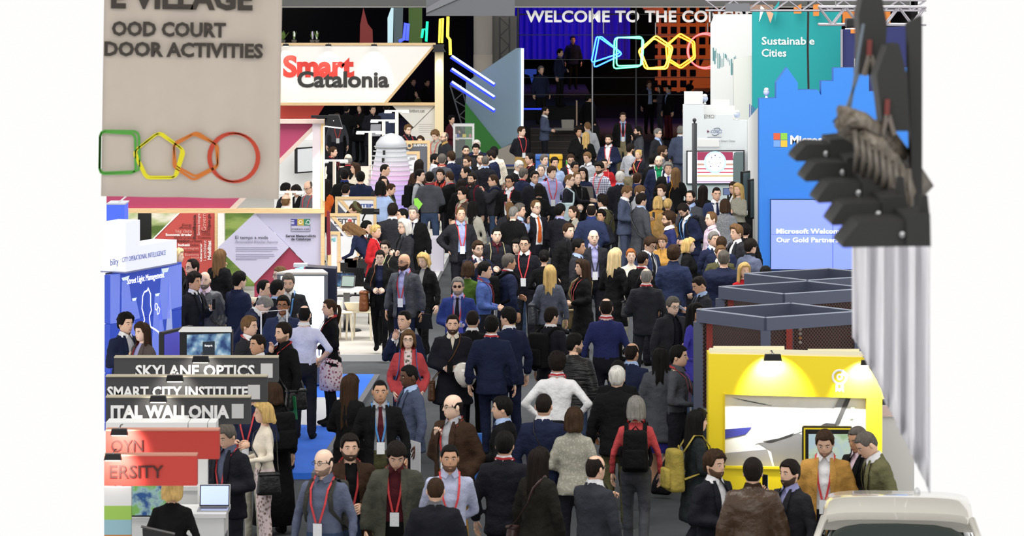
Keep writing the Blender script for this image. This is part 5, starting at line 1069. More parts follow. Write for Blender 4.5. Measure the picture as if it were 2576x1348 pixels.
tag(mesh_obj('stage_curtain', V, F, mat('stage curtain', '#4a3ad0', rough=.8), None, None, True), 'violet blue pleated stage curtain in the dark congress hall', 'curtain')
def dark_area(n, loc, size, p, c, rot): return area(n, loc, size, p, c, rot)
dark_area('stage_blue_wash', W(1420, -20, 123), (4.5, .4), 130, (.16, .10, 1.0), (math.radians(35), 0, 0)); dark_area('stage_blue_side', (0.4, 112, 4.6), (3, 1), 22, (.1, .16, 1.0), (math.radians(-10), 0, 0)); dark_area('orange_wash', W(1720, -25, 121), (4.0, .5), 150, (1.0, .42, .10), (math.radians(35), 0, 0))
g = empty('orange_lattice', (0, 0, 0), 0, 'orange perforated lattice screen at the rear of the congress hall', 'screen wall'); ORM = mat('orange lattice board', '#b56a2e', rough=.7); OY = 125.0
for k in range(9): x = 1655 + k * 24; panel('upright_bar', [(x, -20), (x + 8, -20), (x + 8 - (0 if k > 2 else 0), 232), (x, 232)], OY, ORM, parent=g, th=.12)
for k in range(9): y = 4 + k * 27; panel('cross_bar', [(1648, y), (1864, y), (1864, y + 9), (1648, y + 9)], OY + .02, ORM, parent=g, th=.1)
panel('slanted_sheet', [(1735, 222), (1790, 110), (1860, 110), (1860, 222)], OY - .3, ORM, parent=g, th=.05)
for k in range(7): panel('slanted_slat', [(1615 + k * 9, 18 + k * 4), (1665 + k * 3, 14 + k * 5), (1666 + k * 3, 19 + k * 5), (1619 + k * 9, 24 + k * 4)], OY - .4, ORM, parent=g, th=.05)
g = empty('entrance_frame', (0, 0, 0), 0, 'slim steel frame grid across the congress entrance', 'frame'); FRM = mat('dark steel frame', '#2e3034', rough=.4, metal=.5)
for px in (1303, 1490, 1600, 1790): MB().tube([tuple(W(px, 20, 104.2)), tuple(W(px, 470, 104.2))], .03, 6).build('mullion', FRM if px != 1490 else STEEL, g)
for y in (88, 150, 195, 238): MB().tube([tuple(W(1303, y, 104.3)), tuple(W(1790, y, 104.3))], .012, 6).build('rail', FRM, g)
panel('blue_table_edge', [(1318, 272), (1365, 272), (1365, 276), (1318, 276)], 106, emitmat('blue strip glow', '#2440e0', .9), 'thin glowing blue strip at the foot of the stage', 'light strip'); panel('blue_easel', [(1320, 174), (1350, 174), (1350, 186), (1340, 188), (1352, 215), (1342, 225), (1332, 190), (1320, 186)], 116, mat('blue lit sheet', '#3a62e0', emit=.15), 'blue lit stand board inside the dark congress hall', 'board')
struct(MB().box(.3, 2.6, 111, 127, 0, 1.35).build('added_stage_rear', DARK)); struct(MB().box(.3, 2.6, 106, 111, 0, .9).build('added_stage_front', DARK))  # stage blocks added under figures that were raised to stand nearer the camera
st = empty('staircase', (0, 0, 0), 0, 'short dark staircase leading up to the congress stage', 'stairs')
for k in range(6): a_ = W(1335, 0, 103)[0]; b_ = W(1452, 0, 103)[0]; MB().box(a_, b_, 102.6 + k * .3, 102.9 + k * .3, 0, .17 * (k + 1) - .03).build('riser', mat('stair brown', '#231d1a', rough=.7), st); MB().box(a_, b_, 102.58 + k * .3, 102.92 + k * .3, .17 * (k + 1) - .03, .17 * (k + 1)).build('tread', mat('stair tread', '#3a302b', rough=.6), st)
g = empty('platform_trolley', tuple(W(1422, 327, 103.4)), 0, 'flat trolley with an upright handle carrying a grey box', 'trolley'); MB().box(-.33, .35, -.25, .25, 0, .06).build('deck', mat('trolley grey', '#7c7770'), g); MB().tube([(.33, -.2, .06), (.33, -.2, .85), (.33, .2, .85), (.33, .2, .06)], .018, 6).build('handle', mat('handle tan', '#a8907c'), g)
for k in (-.25, .27): MB().ell((k, -.2, -.05), (.05, .03, .05)).build('wheel', BLKM, g)
V, F = bmesh_box(*(W(1428, 315, 103.4) + (0, 0, .02)), .34, .3, .28, .015, 1, 1.1); tag(mesh_obj('storage_box', V, F, mat('box grey', '#8c8780')), 'grey storage box on the flat trolley', 'box')
for lab, x0, x1, c in (('blue recycling bin beside the yellow one', 1347, 1381, '#2f66b8'), ('yellow recycling bin beside the blue one', 1382, 1415, '#e0b21c')):
    g = empty('recycling_bin', (0, 0, 0), 0, lab, 'bin', 'recycling bins'); a_, b_ = W(x0, 0, 88)[0], W(x1, 0, 88)[0]; m = mat('bin ' + c, c, rough=.5); V, F = bmesh_box((a_ + b_) / 2, 88.2, .56, b_ - a_ - .01, .4, 1.1, .02, 1); mesh_obj('body', V, F, m, g); V, F = bmesh_box((a_ + b_) / 2, 88.18, 1.17, b_ - a_ + .01, .44, .12, .03, 2); mesh_obj('lid', V, F, m, g); MB().box(a_ + .1, b_ - .1, 87.985, 87.99, .7, .95).build('label_plate', mat('bin plate ' + c, c, rough=.3, vary=.2, vscale=30), g)
panel('green_floor_stand', [(1424, 404), (1446, 404), (1446, 470), (1424, 470)], 86, mat('bin green', '#4fae3c'), 'small green stand beside the recycling bins', 'stand', .3)
box_part('yellow_bench', W(1612, 0, 92)[0], W(1712, 0, 92)[0], 92, 92.4, 0, .42, mat('bench yellow', '#a8942e')); tag(bpy.data.objects['yellow_bench'], 'long low yellow bench behind the crowd', 'bench')

# ---------------------------------------------------------------- right side: skyline walls and software stand
SKW = mat('skyline white', '#e9ebea', rough=.5); TEALM = mat('teal wall', '#12989a', rough=.7); TBAR = mat('teal bar print', '#4f8d92')
g = empty('skyline_wall', (0, 0, 0), 0, 'tall white wall with a cut-out skyline and thin teal bars', 'exhibit wall'); panel('board', [(1788, 60), (1792, 52), (1797, 36), (1893, 36), (1893, 420), (1788, 420)], 88, SKW, parent=g, th=.2)
R = random.Random(5)
for k in range(26):
    x = 1793 + k * 3.8; y = 116 + (k % 7) * 3 + k * 1.4 + R.uniform(-3, 8); h = R.uniform(8, 42); w_ = R.choice((1.2, 2, 3)); panel('teal_bar', [(x, y), (x + w_, y), (x + w_, y + h), (x, y + h)], 87.99, TBAR, parent=g, th=.01)
panel('return_board', [(1845, 150), (1893, 140), (1893, 440), (1847, 440)], 84.5, mat('skyline cream', '#dcdcd6', rough=.5), 'narrow cream return wall below the teal bars', 'wall', .2)
g = empty('skyline_wall', (0, 0, 0), 0, 'lower white stepped wall carrying the large red and white screen', 'exhibit wall'); IY = 78.0
panel('board', [(1719, 263), (1771, 263), (1771, 301), (1800, 301), (1800, 288), (1843, 288), (1843, 303), (1880, 303), (1880, 640), (1719, 640)], IY, mat('stepped wall grey white', '#dfe5e8', rough=.5), parent=g, th=.25); panel('top_block', [(1722, 231), (1768, 231), (1768, 262), (1722, 262)], IY + .02, SKW, parent=g, th=.25); panel('rear_block', [(1766, 265), (1793, 265), (1793, 252), (1835, 252), (1835, 267), (1848, 267), (1848, 300), (1766, 300)], IY + .7, SKW, parent=g, th=.2)
ptext('EMO', 1771, 297, 26, 9, IY + .68, mat('panel grey ink2', '#7b7d80'), g); MB().box(*[v for v in (W(1754, 0, IY)[0], W(1809, 0, IY)[0])], IY - .02, IY, W(0, 369, IY)[2], W(0, 350, IY)[2]).build('blank_plate', WHITE, g)
IB = mat('logo blue', '#2c4f94'); ptext('iCONICS', 1787, 335, 29, 9, IY, IB, g, .0, shear=.25, off=.03); panel('logo_triangle', [(1779, 327), (1785, 330.5), (1779, 334)], IY - .01, mat('logo purple', '#6d2a58'), parent=g, th=.01); ptext('r Smart Cities', 1809, 357, 40, 5, IY, mat('panel grey ink2', '#7b7d80'), g); panel('print_line', [(1779, 344.5), (1815, 344.5), (1815, 345.6), (1779, 345.6)], IY - .006, TXG, parent=g, th=.004)
for pts in ([(1795, 324), (1802, 322), (1809, 322), (1812, 326)], [(1791, 338), (1797, 341), (1803, 340), (1808, 336)]): V, F = tube_arrays([tuple(W(x, y, IY - .01)) for x, y in pts], .007, 4); mesh_obj('logo_swoosh', V, F, mat('logo grey', '#5f6a80'), g)
g = empty('large_screen', (0, 0, 0), 0, 'large flat screen with red bands and a round white menu', 'screen'); panel('case', [(1727, 379), (1873, 378), (1873, 464), (1727, 464)], IY - .10, BLKM, parent=g, th=.08); DY = IY - .11
EW = emitmat('display white', '#eef0ff', .85)
panel('display', [(1730, 382), (1870, 381), (1870, 460), (1730, 461)], DY, EW, parent=g, th=.01)
for a_, b_, c, d_ in ((382, 403, '#8e2a4c', 1754), (411, 416, '#b08a7a', 1754), (423, 426, '#b02a44', 1754), (432, 435, '#b8284a', 1754), (441, 444, '#b39a3a', 1754), (455, 459, '#a98aa8', 1745)): panel('colour_band', [(d_, a_), (1844, a_), (1844, b_), (d_, b_)], DY - .006, emitmat('screen ' + c, c, .6), parent=g, th=.004)
panel('grey_sidebar', [(1846, 384), (1852, 382), (1870, 382), (1870, 460), (1844, 460), (1844, 400)], DY - .008, mat('screen sidebar', '#5f6f70', emit=.2), parent=g, th=.004)
for r_, c, yy in ((28, '#a9d0f4', .010), (23, '#f4f4ff', .014), (6, '#cfe2f2', .018), (4.6, '#f4f4ff', .022)): panel('round_menu', poly_px(1799, 408, r_, 32), DY - yy, emitmat('menu ' + c, c, .85), parent=g, th=.003)
for q_, c in (((1799, 391), '#2a2a60'), ((1790, 396), '#8890b0'), ((1811, 396), '#8890b0'), ((1784, 407), '#aab0c8'), ((1813, 410), '#aab0c8'), ((1788, 418), '#40407a'), ((1808, 418), '#8890b0')): panel('menu_icon', poly_px(q_[0], q_[1], 2, 5), DY - .02, mat('icon ' + c, c), parent=g, th=.003)
g = empty('bollard_pole', (*W(1747, 0, 74)[:2], 0), 0, 'tall dark grey pole with a ball finial in front of the large screen', 'pole'); zt = W(0, 310, 74)[2]; MB().tube([(0, 0, 0), (0, 0, zt)], .052, 16).build('shaft', mat('pole grey', '#3b3d42', rough=.5), g, True); MB().tube([(0, 0, zt), (0, 0, zt + .03)], .02, 8).build('neck', BLKM, g); MB().ell((0, 0, zt + .065), .042, 14, 10).build('ball_finial', mat('pole grey', '#3b3d42'), g, True)
def spot_head(label, px, py, Y):
    g = empty('white_spotlight', tuple(W(px, py, Y)), 0, label, 'lamp', 'white wall-top spotlights'); k = Y / FPX; MB().tube([(0, 0, 0), (0, 0, 6 * k)], [4 * k, 2 * k], 10).build('foot', WHITE, g); MB().ell((0, 0, 14 * k), (8 * k, 9 * k, 9 * k)).build('head', mat('lamp body pale blue', '#c3cfe6', rough=.4), g, True); MB().ell((0, -.02, 21 * k), (6.5 * k, 7 * k, 5 * k)).build('cap', WHITE, g, True)
spot_head('white spotlight standing on the corner of the blue skyline wall', 1928, 246, 66.2); spot_head('white spotlight beside the lower stepped wall top', 1773, 262, 78.4); spot_head('small white spotlight on the low edge between the white walls', 1854, 302, 78.1)
g = empty('white_side_wall', (0, 0, 0), 0, 'white receding side wall between the screen and the blue skyline wall', 'wall'); a_, b_ = np.array((*W(1880, 0, 78.2)[:2],)), np.array((*W(1908, 0, 66.8)[:2],)); za = W(0, 303, 78)[2]
V = [(a_[0], a_[1], .0), (b_[0], b_[1], .0), (b_[0], b_[1], 3.42), (a_[0], a_[1], za), (a_[0] + .1, a_[1], .0), (b_[0] + .1, b_[1], .0), (b_[0] + .1, b_[1], 3.42), (a_[0] + .1, a_[1], za)]
mesh_obj('board', V, [(0, 3, 2, 1), (4, 5, 6, 7), (3, 7, 6, 2), (0, 1, 5, 4), (1, 2, 6, 5), (0, 4, 7, 3)], SKW, g)
for k in range(5): x = 1885 + k * 4.5; panel('navy_bar', [(x, 262 + k * 3), (x + 2.4, 262 + k * 3), (x + 2.4, 300 + (k * 13) % 17), (x, 300 + (k * 13) % 17)], 77.0 - k * 2.0, mat('navy bar', '#5560a0'), parent=g, th=.02)
for lab, px, py, Y, w_, h_, rz in (('black screen angled on the white side wall, nearer the big screen', 1879, 482, 75.0, 26, 104, 55), ('black screen angled on the white side wall, nearer the blue wall', 1893, 500, 71, 22, 100, 62)):
    k = Y / FPX; g = empty('wall_screen', tuple(W(px, py, Y)), math.radians(rz), lab, 'screen', 'screens along the white side wall'); MB().box(-w_ * k, w_ * k, -.03, .03, -h_ / 2 * k, h_ / 2 * k).build('case', BLKM, g); MB().box(-w_ * k * .92, w_ * k * .92, -.034, -.03, -h_ * .46 * k, h_ * .46 * k).build('display', mat('dim display', '#4f6168', rough=.2, emit=.12), g)
g = empty('demo_desk', (0, 0, 0), 0, 'black and white demonstration desk against the white side wall', 'desk'); box_part('top', W(1790, 0, 72.3)[0], W(1903, 0, 72.3)[0], 72.2, 72.8, .98, 1.02, WHITE, g); box_part('body', W(1870, 0, 72.3)[0], W(1903, 0, 72.3)[0], 72.3, 72.8, 0, .98, BLKM, g); box_part('front_panel', W(1790, 0, 72.3)[0], W(1868, 0, 72.3)[0], 72.5, 72.6, 0, .98, OFFW, g)
monitor('small tablet screen on the ledge under the large screen', 1832, 482, 76.5, 26, 18, emitmat('tablet picture', '#5c6a90', .5), math.radians(5))
box_part('teal_ledge', W(1728, 0, 77.4)[0], W(1852, 0, 77.4)[0], 77.3, 77.9, .75, .8, mat('teal edge', '#2f7f78')); tag(bpy.data.objects['teal_ledge'], 'thin teal ledge below the large screen', 'ledge')
# teal and navy walls
g = empty('teal_wall', (0, 0, 0), 0, 'tall teal wall with large white lettering behind the blue skyline', 'exhibit wall'); TY2 = 84.0; panel('board', [(1893, 30), (2117, 30), (2117, 420), (1893, 420)], TY2, TEALM, parent=g, th=.2)
ptext('Sustainable', 1916, 112, 133, 19, TY2, WHITE, g, .004); ptext('Cities', 1916, 142, 62, 19, TY2, WHITE, g, .004)
for pts, m in (([(1910, 55), (1914, 14), (1923, 22)], SKW), ([(1925, 22), (1946, 34), (1938, 58)], mat('peach cut-out', '#d9a184')), ([(1945, 24), (1962, 0), (1950, 55)], TEALM), ([(1997, 20), (2016, 10), (2016, 34), (1997, 34)], mat('orange panel', '#d97f2e')), ([(2046, 12), (2062, 10), (2060, 40), (2046, 40)], mat('orange panel', '#d97f2e'))): panel('cut_out', pts, TY2 - .3, m, parent=g, th=.05)
tag(MB().tube([tuple(W(2034, -20, 74)), tuple(W(2032, 120, 74)), tuple(W(2034, 227, 74))], .022, 6).build('hanging_cable', BLKM), 'thick black cable hanging in front of the teal wall', 'cable')
g = empty('navy_wall', (0, 0, 0), 0, 'dark navy wall with white letter fragments beyond the blue skyline', 'exhibit wall'); panel('board', [(2119, 74), (2290, 66), (2290, 420), (2119, 420)], 83, mat('navy wall', '#232a63', rough=.7), parent=g, th=.2); panel('side_edge', [(2116, 74), (2120, 74), (2120, 420), (2116, 420)], 82.95, mat('grey lilac edge', '#9a94a2'), parent=g, th=.2); ptext('D', 2149, 168, 14, 21, 83, WHITE, g); panel('orange_tab', [(2140, 68), (2166, 70), (2164, 84), (2140, 84)], 82.8, mat('orange panel', '#d97f2e'), parent=g, th=.04)
g = empty('orange_fascia', (0, 0, 0), 0, 'orange and peach strip of the fascia seen between the trusses', 'panel'); panel('strip', [(1888, 12), (1945, 12), (1945, 32), (1888, 32)], 90, mat('peach strip', '#a58572'), parent=g, th=.1); panel('strip', [(2120, 28), (2240, 28), (2240, 60), (2120, 60)], 88, mat('orange panel', '#d97f2e'), parent=g, th=.1)
# blue skyline wall
MY = 66.0; MBL = mat('skyline blue', '#2f7fdc', rough=.6)
g = empty('blue_skyline_wall', (0, 0, 0), 0, 'large bright blue wall cut like a skyline with a four square logo', 'exhibit wall')
panel('board', [(1910, 248), (1953, 247), (1953, 208), (1980, 170), (2007, 208), (2007, 226), (2057, 226), (2066, 240), (2066, 204), (2097, 204), (2097, 171), (2186, 171), (2186, 230), (2208, 230), (2208, 171), (2290, 171), (2290, 745), (1910, 745)], MY, MBL, parent=g, th=.4)
for x, y, c in ((1946, 335, '#d65a30'), (1964, 335, '#8cc63f'), (1946, 353, '#6f9ee0'), (1964, 353, '#f2bc3a')): panel('logo_square', [(x, y), (x + 16.5, y), (x + 16.5, y + 16.5), (x, y + 16.5)], MY - .01, mat('logo sq ' + c, c), parent=g, th=.01)
ptext('Microsoft', 1988, 362, 115, 21, MY, WHITE, g, .008)
g = empty('video_wall', (0, 0, 0), 0, 'lilac blue tiled video wall with white welcome lettering on the blue skyline wall', 'video wall'); LB = emitmat('led lilac blue', '#7d90ee', .62)
for x0, x1 in ((1940, 2094.5), (2096, 2251)):
    for y0, y1 in ((503, 589.5), (590.5, 677)): panel('screen_tile', [(x0, y0), (x1, y0), (x1, y1), (x0, y1)], MY - .12, LB, parent=g, th=.06)
panel('backing', [(1938, 501), (2253, 501), (2253, 679), (1938, 679)], MY - .05, BLKM, parent=g, th=.05)
ptext('Microsoft Welcomes', 1953, 587, 177, 12, MY - .12, VWW, g, .002); ptext('Our Gold Partners', 1953, 609, 156, 12, MY - .12, VWW, g, .002)

# ---------------------------------------------------------------- grey frame kiosks
SLA = mat('slate kiosk frame', '#4b5166', rough=.45); KRED = mat('kiosk red post', '#a3291f', rough=.5); KDK = mat('kiosk dark panel', '#2a2c33', rough=.5); WIRE = mat('mesh wire', '#6a4a44', rough=.4, metal=.4)
def kiosk(off, label, ):
    g = empty('frame_kiosk', (off[0], off[1], 0), 0, label, 'kiosk', 'grey frame kiosks'); Lc, Fc, Bc, Rc = np.array((2.15, 41.3)), np.array((2.862, 40.4)), np.array((3.274, 42.0)), np.array((3.986, 41.1)); T = 2.3; E = ((Lc, Fc), (Fc, Rc), (Rc, Bc), (Bc, Lc))
    def beam(nm, a, b, z0, z1, w, m):
        d = (b - a) / np.linalg.norm(b - a); n = np.array((-d[1], d[0])) * w / 2; MB().prism_z([tuple(a - n), tuple(b - n), tuple(b + n), tuple(a + n)], z0, z1).build(nm, m, g)
    for a, b in E:
        beam('top_beam', a, b, T - .15, T - .006, .06, SLA); beam('top_edge', a, b, T - .006, T, .064, mat('kiosk pale edge', '#aab2c6', rough=.4)); beam('middle_rail', a, b, 1.12, 1.16, .04, mat('kiosk rail', '#8b8a88', rough=.4)); beam('lower_panel', a, b, .05, 1.12, .03, KDK)
    C = (Lc + Fc + Bc + Rc) / 4
    for a, b in E[2:]: beam('rear_panel', a, b, 1.16, T - .16, .02, mat('kiosk brown panel', '#3a3230', rough=.6))
    for q_ in (Lc, Fc, Rc, Bc):
        MB().box(q_[0] - .055, q_[0] + .055, q_[1] - .055, q_[1] + .055, 0, T - .15).build('corner_post', SLA, g); i_ = q_ + (C - q_) * .14
        if q_ is Lc or q_ is Bc: MB().box(i_[0] - .035, i_[0] + .035, i_[1] - .035, i_[1] + .035, 0, T - .16).build('inner_post', KRED, g)
    mb = MB()
    for a, b in E[:2]:
        L_ = np.linalg.norm(b - a); n = int(L_ / .045); zs = (1.17, T - .16); H_ = zs[1] - zs[0]
        for k in range(-int(H_ / .045), n):
            for sg_ in (1, -1):
                p0 = k * .045; t0, t1 = max(0, p0), min(L_, p0 + H_); 
                if t1 <= t0: continue
                z0, z1 = zs[0] + (t0 - p0), zs[0] + (t1 - p0)
                if sg_ < 0: z0, z1 = zs[1] - (z0 - zs[0]), zs[1] - (z1 - zs[0])
                u = (b - a) / L_; A, B = a + u * t0, a + u * t1; mb.add([(A[0], A[1], z0 - .003), (A[0], A[1], z0 + .003), (B[0], B[1], z1 + .003), (B[0], B[1], z1 - .003)], [(0, 1, 2, 3)])
    tag(mb.build('wire_mesh', WIRE, g), kind='stuff')
    MB().prism_z([tuple(Lc), tuple(Fc), tuple(Rc), tuple(Bc)], .02, .05).build('floor_plate', mat('kiosk red floor', '#8a4038', rough=.8), g); return g
kg = kiosk((0, 0), 'nearest grey frame kiosk with wire mesh sides and red inner posts'); kiosk((.41, 2.68), 'middle grey frame kiosk with wire mesh sides'); kiosk((.835, 4.39), 'rearmost grey frame kiosk in front of the lilac video wall')
for s, x, y, w_, c in (('Smart', 2056, 836, 20, '#9a9aa0'), ('Cities', 2078, 838, 22, '#a4522c'), ('and', 2072, 850, 12, '#9a9aa0'), ('Tours', 2086, 851, 20, '#a4522c')): pass
for k in range(5): 
    w_ = W(2014, 818 + k * 11, 40.75); MB().ell((w_[0], 40.78, w_[2]), (.02, .01, .018), 8, 6).build('icon_dot', mat('kiosk icon pale', '#a9a6a2') if k not in (0, 3) else mat('kiosk icon orange', '#b8792e'), kg)

# ---------------------------------------------------------------- yellow booth
YY = 37.5; YEL = mat('booth yellow', '#f2d91c', rough=.45); g = empty('yellow_booth', (0, 0, 0), 0, 'bright yellow booth frame around a printed dashboard picture', 'booth')
yb = g
panel('header', [(1782, 890), (2178, 899), (2228, 1003), (1782, 991)], YY, YEL, parent=g, th=.35); panel('left_pillar', [(1782, 991), (1822, 992), (1822, 1175), (1782, 1175)], YY, YEL, parent=g, th=.35); panel('right_pillar', [(2180, 1002), (2219, 1003), (2219, 1180), (2180, 1180)], YY, YEL, parent=g, th=.35); panel('sill', [(1782, 1175), (2219, 1180), (2219, 1420), (1782, 1420)], YY, YEL, parent=g, th=.35); panel('inner_rim', [(1820, 990), (1824, 990), (1824, 1176), (1820, 1176)], YY - .02, mat('booth yellow rim', '#d9bf14', rough=.45), parent=g, th=.03); panel('sill_rim', [(1820, 1172), (2182, 1178), (2182, 1184), (1820, 1178)], YY - .02, YEL, parent=g, th=.03)
for a_, b_ in ((1786, 2176),): panel('top_frame', [(1790, 884), (2174, 893), (2176, 899), (1786, 890)], YY + .02, mat('cream booth top', '#e6dfc0'), parent=g, th=.34)
MB().box(W(1800, 0, YY)[0], W(1980, 0, YY)[0], YY + .36, YY + .42, 2.2, 2.26).build('rear_bar', mat('cream booth top', '#e6dfc0'), g); MB().box(W(2040, 0, YY)[0], W(2170, 0, YY)[0], YY + .36, YY + .42, 2.17, 2.23).build('rear_bar', mat('cream booth top', '#e6dfc0'), g)
V, F = tube_arrays([tuple(W(x, y, YY - .006)) for x, y in poly_px(2112, 948, 17, 24)], [(.012, .003)] * 24, 6, closed=True); mesh_obj('award_ring', V, F, WHITE, g); V, F = tube_arrays([tuple(W(x, y, YY - .006)) for x, y in poly_px(2112, 948, 6, 16)], [(.010, .003)] * 16, 6, closed=True); mesh_obj('award_ring', V, F, WHITE, g)
panel('award_ribbon', [(2102, 967), (2108, 967), (2108, 977), (2115, 977), (2115, 967), (2122, 967), (2122, 986), (2116, 982), (2112, 985), (2107, 982), (2102, 986)], YY - .006, WHITE, parent=g, th=.006); panel('award_arrow', [(2116, 940), (2121, 928), (2134, 944), (2124, 946)], YY - .006, WHITE, parent=g, th=.006)
g = empty('printed_picture', (0, 0, 0), 0, 'grey photographic print of a vehicle dashboard inside the yellow booth', 'picture'); PY = YY + .12
def pp(nm, pts, c, k, **kw): panel(nm, pts, PY - .003 * k, mat('print ' + c, c, rough=.5, vary=.06, vscale=5), parent=g, th=.003)
pp('print_sheet', [(1818, 985), (2186, 995), (2186, 1185), (1818, 1178)], '#eceef0', 0); pp('print_window', [(1818, 1046), (2060, 1052), (2010, 1092), (1818, 1086)], '#d2d4d6', 1); pp('print_dashboard', [(1818, 1105), (1890, 1090), (2020, 1066), (2186, 1080), (2186, 1185), (1818, 1178)], '#b3b6b9', 2); pp('print_dark_trim', [(1902, 1112), (2010, 1090), (2030, 1100), (2186, 1104), (2186, 1185), (1950, 1180), (1940, 1135)], '#626469', 3); pp('print_light_shelf', [(1900, 1116), (1928, 1092), (2022, 1070), (2024, 1082), (1960, 1106)], '#d9dbdd', 4); pp('print_dark_vent', [(1918, 1110), (1960, 1102), (2000, 1088), (1990, 1096), (1940, 1112)], '#26272a', 5)
pp('print_blue_sheet', [(1822, 1080), (1892, 1074), (1876, 1092), (1822, 1104)], '#2a2f7e', 5); pp('print_grey_hood', [(1818, 1140), (1930, 1130), (1945, 1178), (1818, 1178)], '#6f7178', 4); pp('print_pillar', [(2076, 1070), (2112, 1000), (2128, 1001), (2098, 1070)], '#8c9095', 5); pp('print_pillar_edge', [(2100, 1066), (2128, 1001), (2140, 1002), (2112, 1068)], '#3c3e40', 6); pp('print_mirror', [(2064, 1070), (2076, 1064), (2104, 1066), (2104, 1072)], '#2a2b2e', 7); pp('print_green_note', [(2140, 1025), (2150, 1024), (2148, 1052), (2139, 1054)], '#b5d3a0', 6)
for k in range(6): pp('print_aircraft_mark', [(1840 + k * 6, 998 + k * 2), (1862 + k * 16, 1004 + k * 3), (1860 + k * 16, 1006 + k * 3)], '#9aa0a6', 5)
clip_lamp(1944, 899, YY, 960, 230, 'black flood lamp at the middle of the yellow booth header', w=46, h=16, fwd=.3, ang=90); clip_lamp(2178, 912, YY, 975, 230, 'black flood lamp at the slanted end of the yellow booth header', w=26, h=12, fwd=.3, ang=90)
g = empty('yellow_rimmed_monitor', (0, 0, 0), 0, 'touch screen with a yellow rim behind the person in the camel blazer', 'screen'); MO = 36.7; panel('case', [(2018, 1076), (2022, 1072), (2143, 1073), (2143, 1200), (2018, 1200)], MO, BLKM, parent=g, th=.06); panel('yellow_rim', [(2022, 1076), (2143, 1077), (2143, 1196), (2022, 1196)], MO - .006, YEL, parent=g, th=.006); panel('bezel', [(2026, 1080), (2143, 1081), (2143, 1192), (2026, 1192)], MO - .012, BLKM, parent=g, th=.006); panel('display', [(2034, 1092), (2140, 1092), (2140, 1180), (2034, 1180)], MO - .018, photo_mat('touch map picture', '#bcd7e4', '#cfe3cf', '#a9cba0', 5, (1, 1, 1)), parent=g, th=.006); MB().box(W(2070, 0, MO)[0], W(2095, 0, MO)[0], MO + .02, MO + .08, 0, W(0, 1195, MO)[2]).build('stand', BLKM, g)
g = empty('grey_roll_panel', (0, 0, 0), 0, 'pale grey wall panel beyond the right pillar of the yellow booth', 'panel'); panel('board', [(2219, 1020), (2300, 1020), (2300, 1250), (2219, 1250)], YY + 1.0, mat('pale grey panel', '#c6c7ca', rough=.6), parent=g, th=.05); panel('pink_corner', [(2219, 1020), (2262, 1020), (2250, 1048), (2219, 1048)], YY + .98, mat('pink grey', '#cdb6b4'), parent=g, th=.01)

# ---------------------------------------------------------------- car, lower right
CX, CYR = 3.44, 31.9
car = empty('white_car', (CX, CYR, 0), math.radians(-6), 'white car with a pale domed roof facing the viewer', 'car'); CARW = mat('car paint cream white', '#dcd8cf', rough=.18, coat=.7); CGL = mat('car glass', '#27312f', rough=.08, spec=.8)
def sec_loft(secs, name, m, nz=1):
    V = []; n = len(secs[0]); 
    for s_ in secs: V += s_
    F = [(i * n + j, i * n + j + 1, (i + 1) * n + j + 1, (i + 1) * n + j) for i in range(len(secs) - 1) for j in range(n - 1)] + [tuple(range(n)), tuple(range(len(V) - 1, len(V) - n - 1, -1))]
    return mesh_obj(name, V, F, m, car, None, True)
def arch(y, z0, z1, w0, w1, n=13):
    return [(-(w0 + (w1 - w0) * math.sin(math.pi * k / (n - 1))) * math.cos(math.pi * k / (n - 1)) if False else -w0 * math.copysign(abs(math.cos(math.pi * k / (n - 1))) ** .55, math.cos(math.pi * k / (n - 1))), y, z0 + (z1 - z0) * math.sin(math.pi * k / (n - 1)) ** .55) for k in range(n)]
sec_loft([arch(y, .22, z, w, 0) for y, z, w in ((-2.0, .55, .70), (-1.9, .74, .80), (-1.3, .90, .86), (-.9, .98, .87), (0, 1.0, .88), (1.2, 1.0, .87), (1.8, .95, .84), (1.95, .6, .78))], 'body', CARW)
sec_loft([arch(y, .95, z, w, 0) for y, z, w in ((-.95, 1.0, .80), (-.35, 1.36, .70), (-.05, 1.46, .665), (.5, 1.50, .66), (1.1, 1.47, .65), (1.6, 1.28, .66), (1.9, .98, .70))], 'cabin_glass', CGL)
sec_loft([arch(y, z - .10, z, w, 0) for y, z, w in ((-.22, 1.435, .66), (-.05, 1.478, .672), (.5, 1.52, .668), (1.1, 1.49, .655), (1.45, 1.38, .65))], 'roof', CARW)
for sx in (-1, 1):
    MB().tube([(sx * .80, -1.0, .98), (sx * .72, -.5, 1.28), (sx * .655, -.15, 1.43)], .035, 8).build('pillar', CARW, car, True); V, F = bmesh_box(sx * .98, -.62, 1.03, .2, .14, .14, .04, 2); mesh_obj('wing_mirror', V, F, CARW, car, None, True)
    for yy in (-1.3, 1.25): V, F = tube_arrays([(sx * .70, yy, .31), (sx * .88, yy, .31)], .31, 20); mesh_obj('wheel', V, F, BLKM, car, None, True)
    V, F = ell_arrays((sx * .58, -1.86, .66), (.16, .10, .09)); mesh_obj('headlight', V, F, mat('headlight glass', '#d9dde0', rough=.1), car, None, True)
V, F = tube_arrays([(-.62, -.62, 1.18), (0, -.74, 1.16), (.55, -.62, 1.18)], .012, 6); mesh_obj('wiper', V, F, BLKM, car); V, F = ell_arrays((.18, .95, 1.50), (.03, .10, .045)); mesh_obj('roof_aerial', V, F, mat('aerial silver', '#c9ccd0', rough=.3), car, None, True); MB().box(-.26, .26, -2.02, -2.0, .42, .53).build('number_plate', WHITE, car)

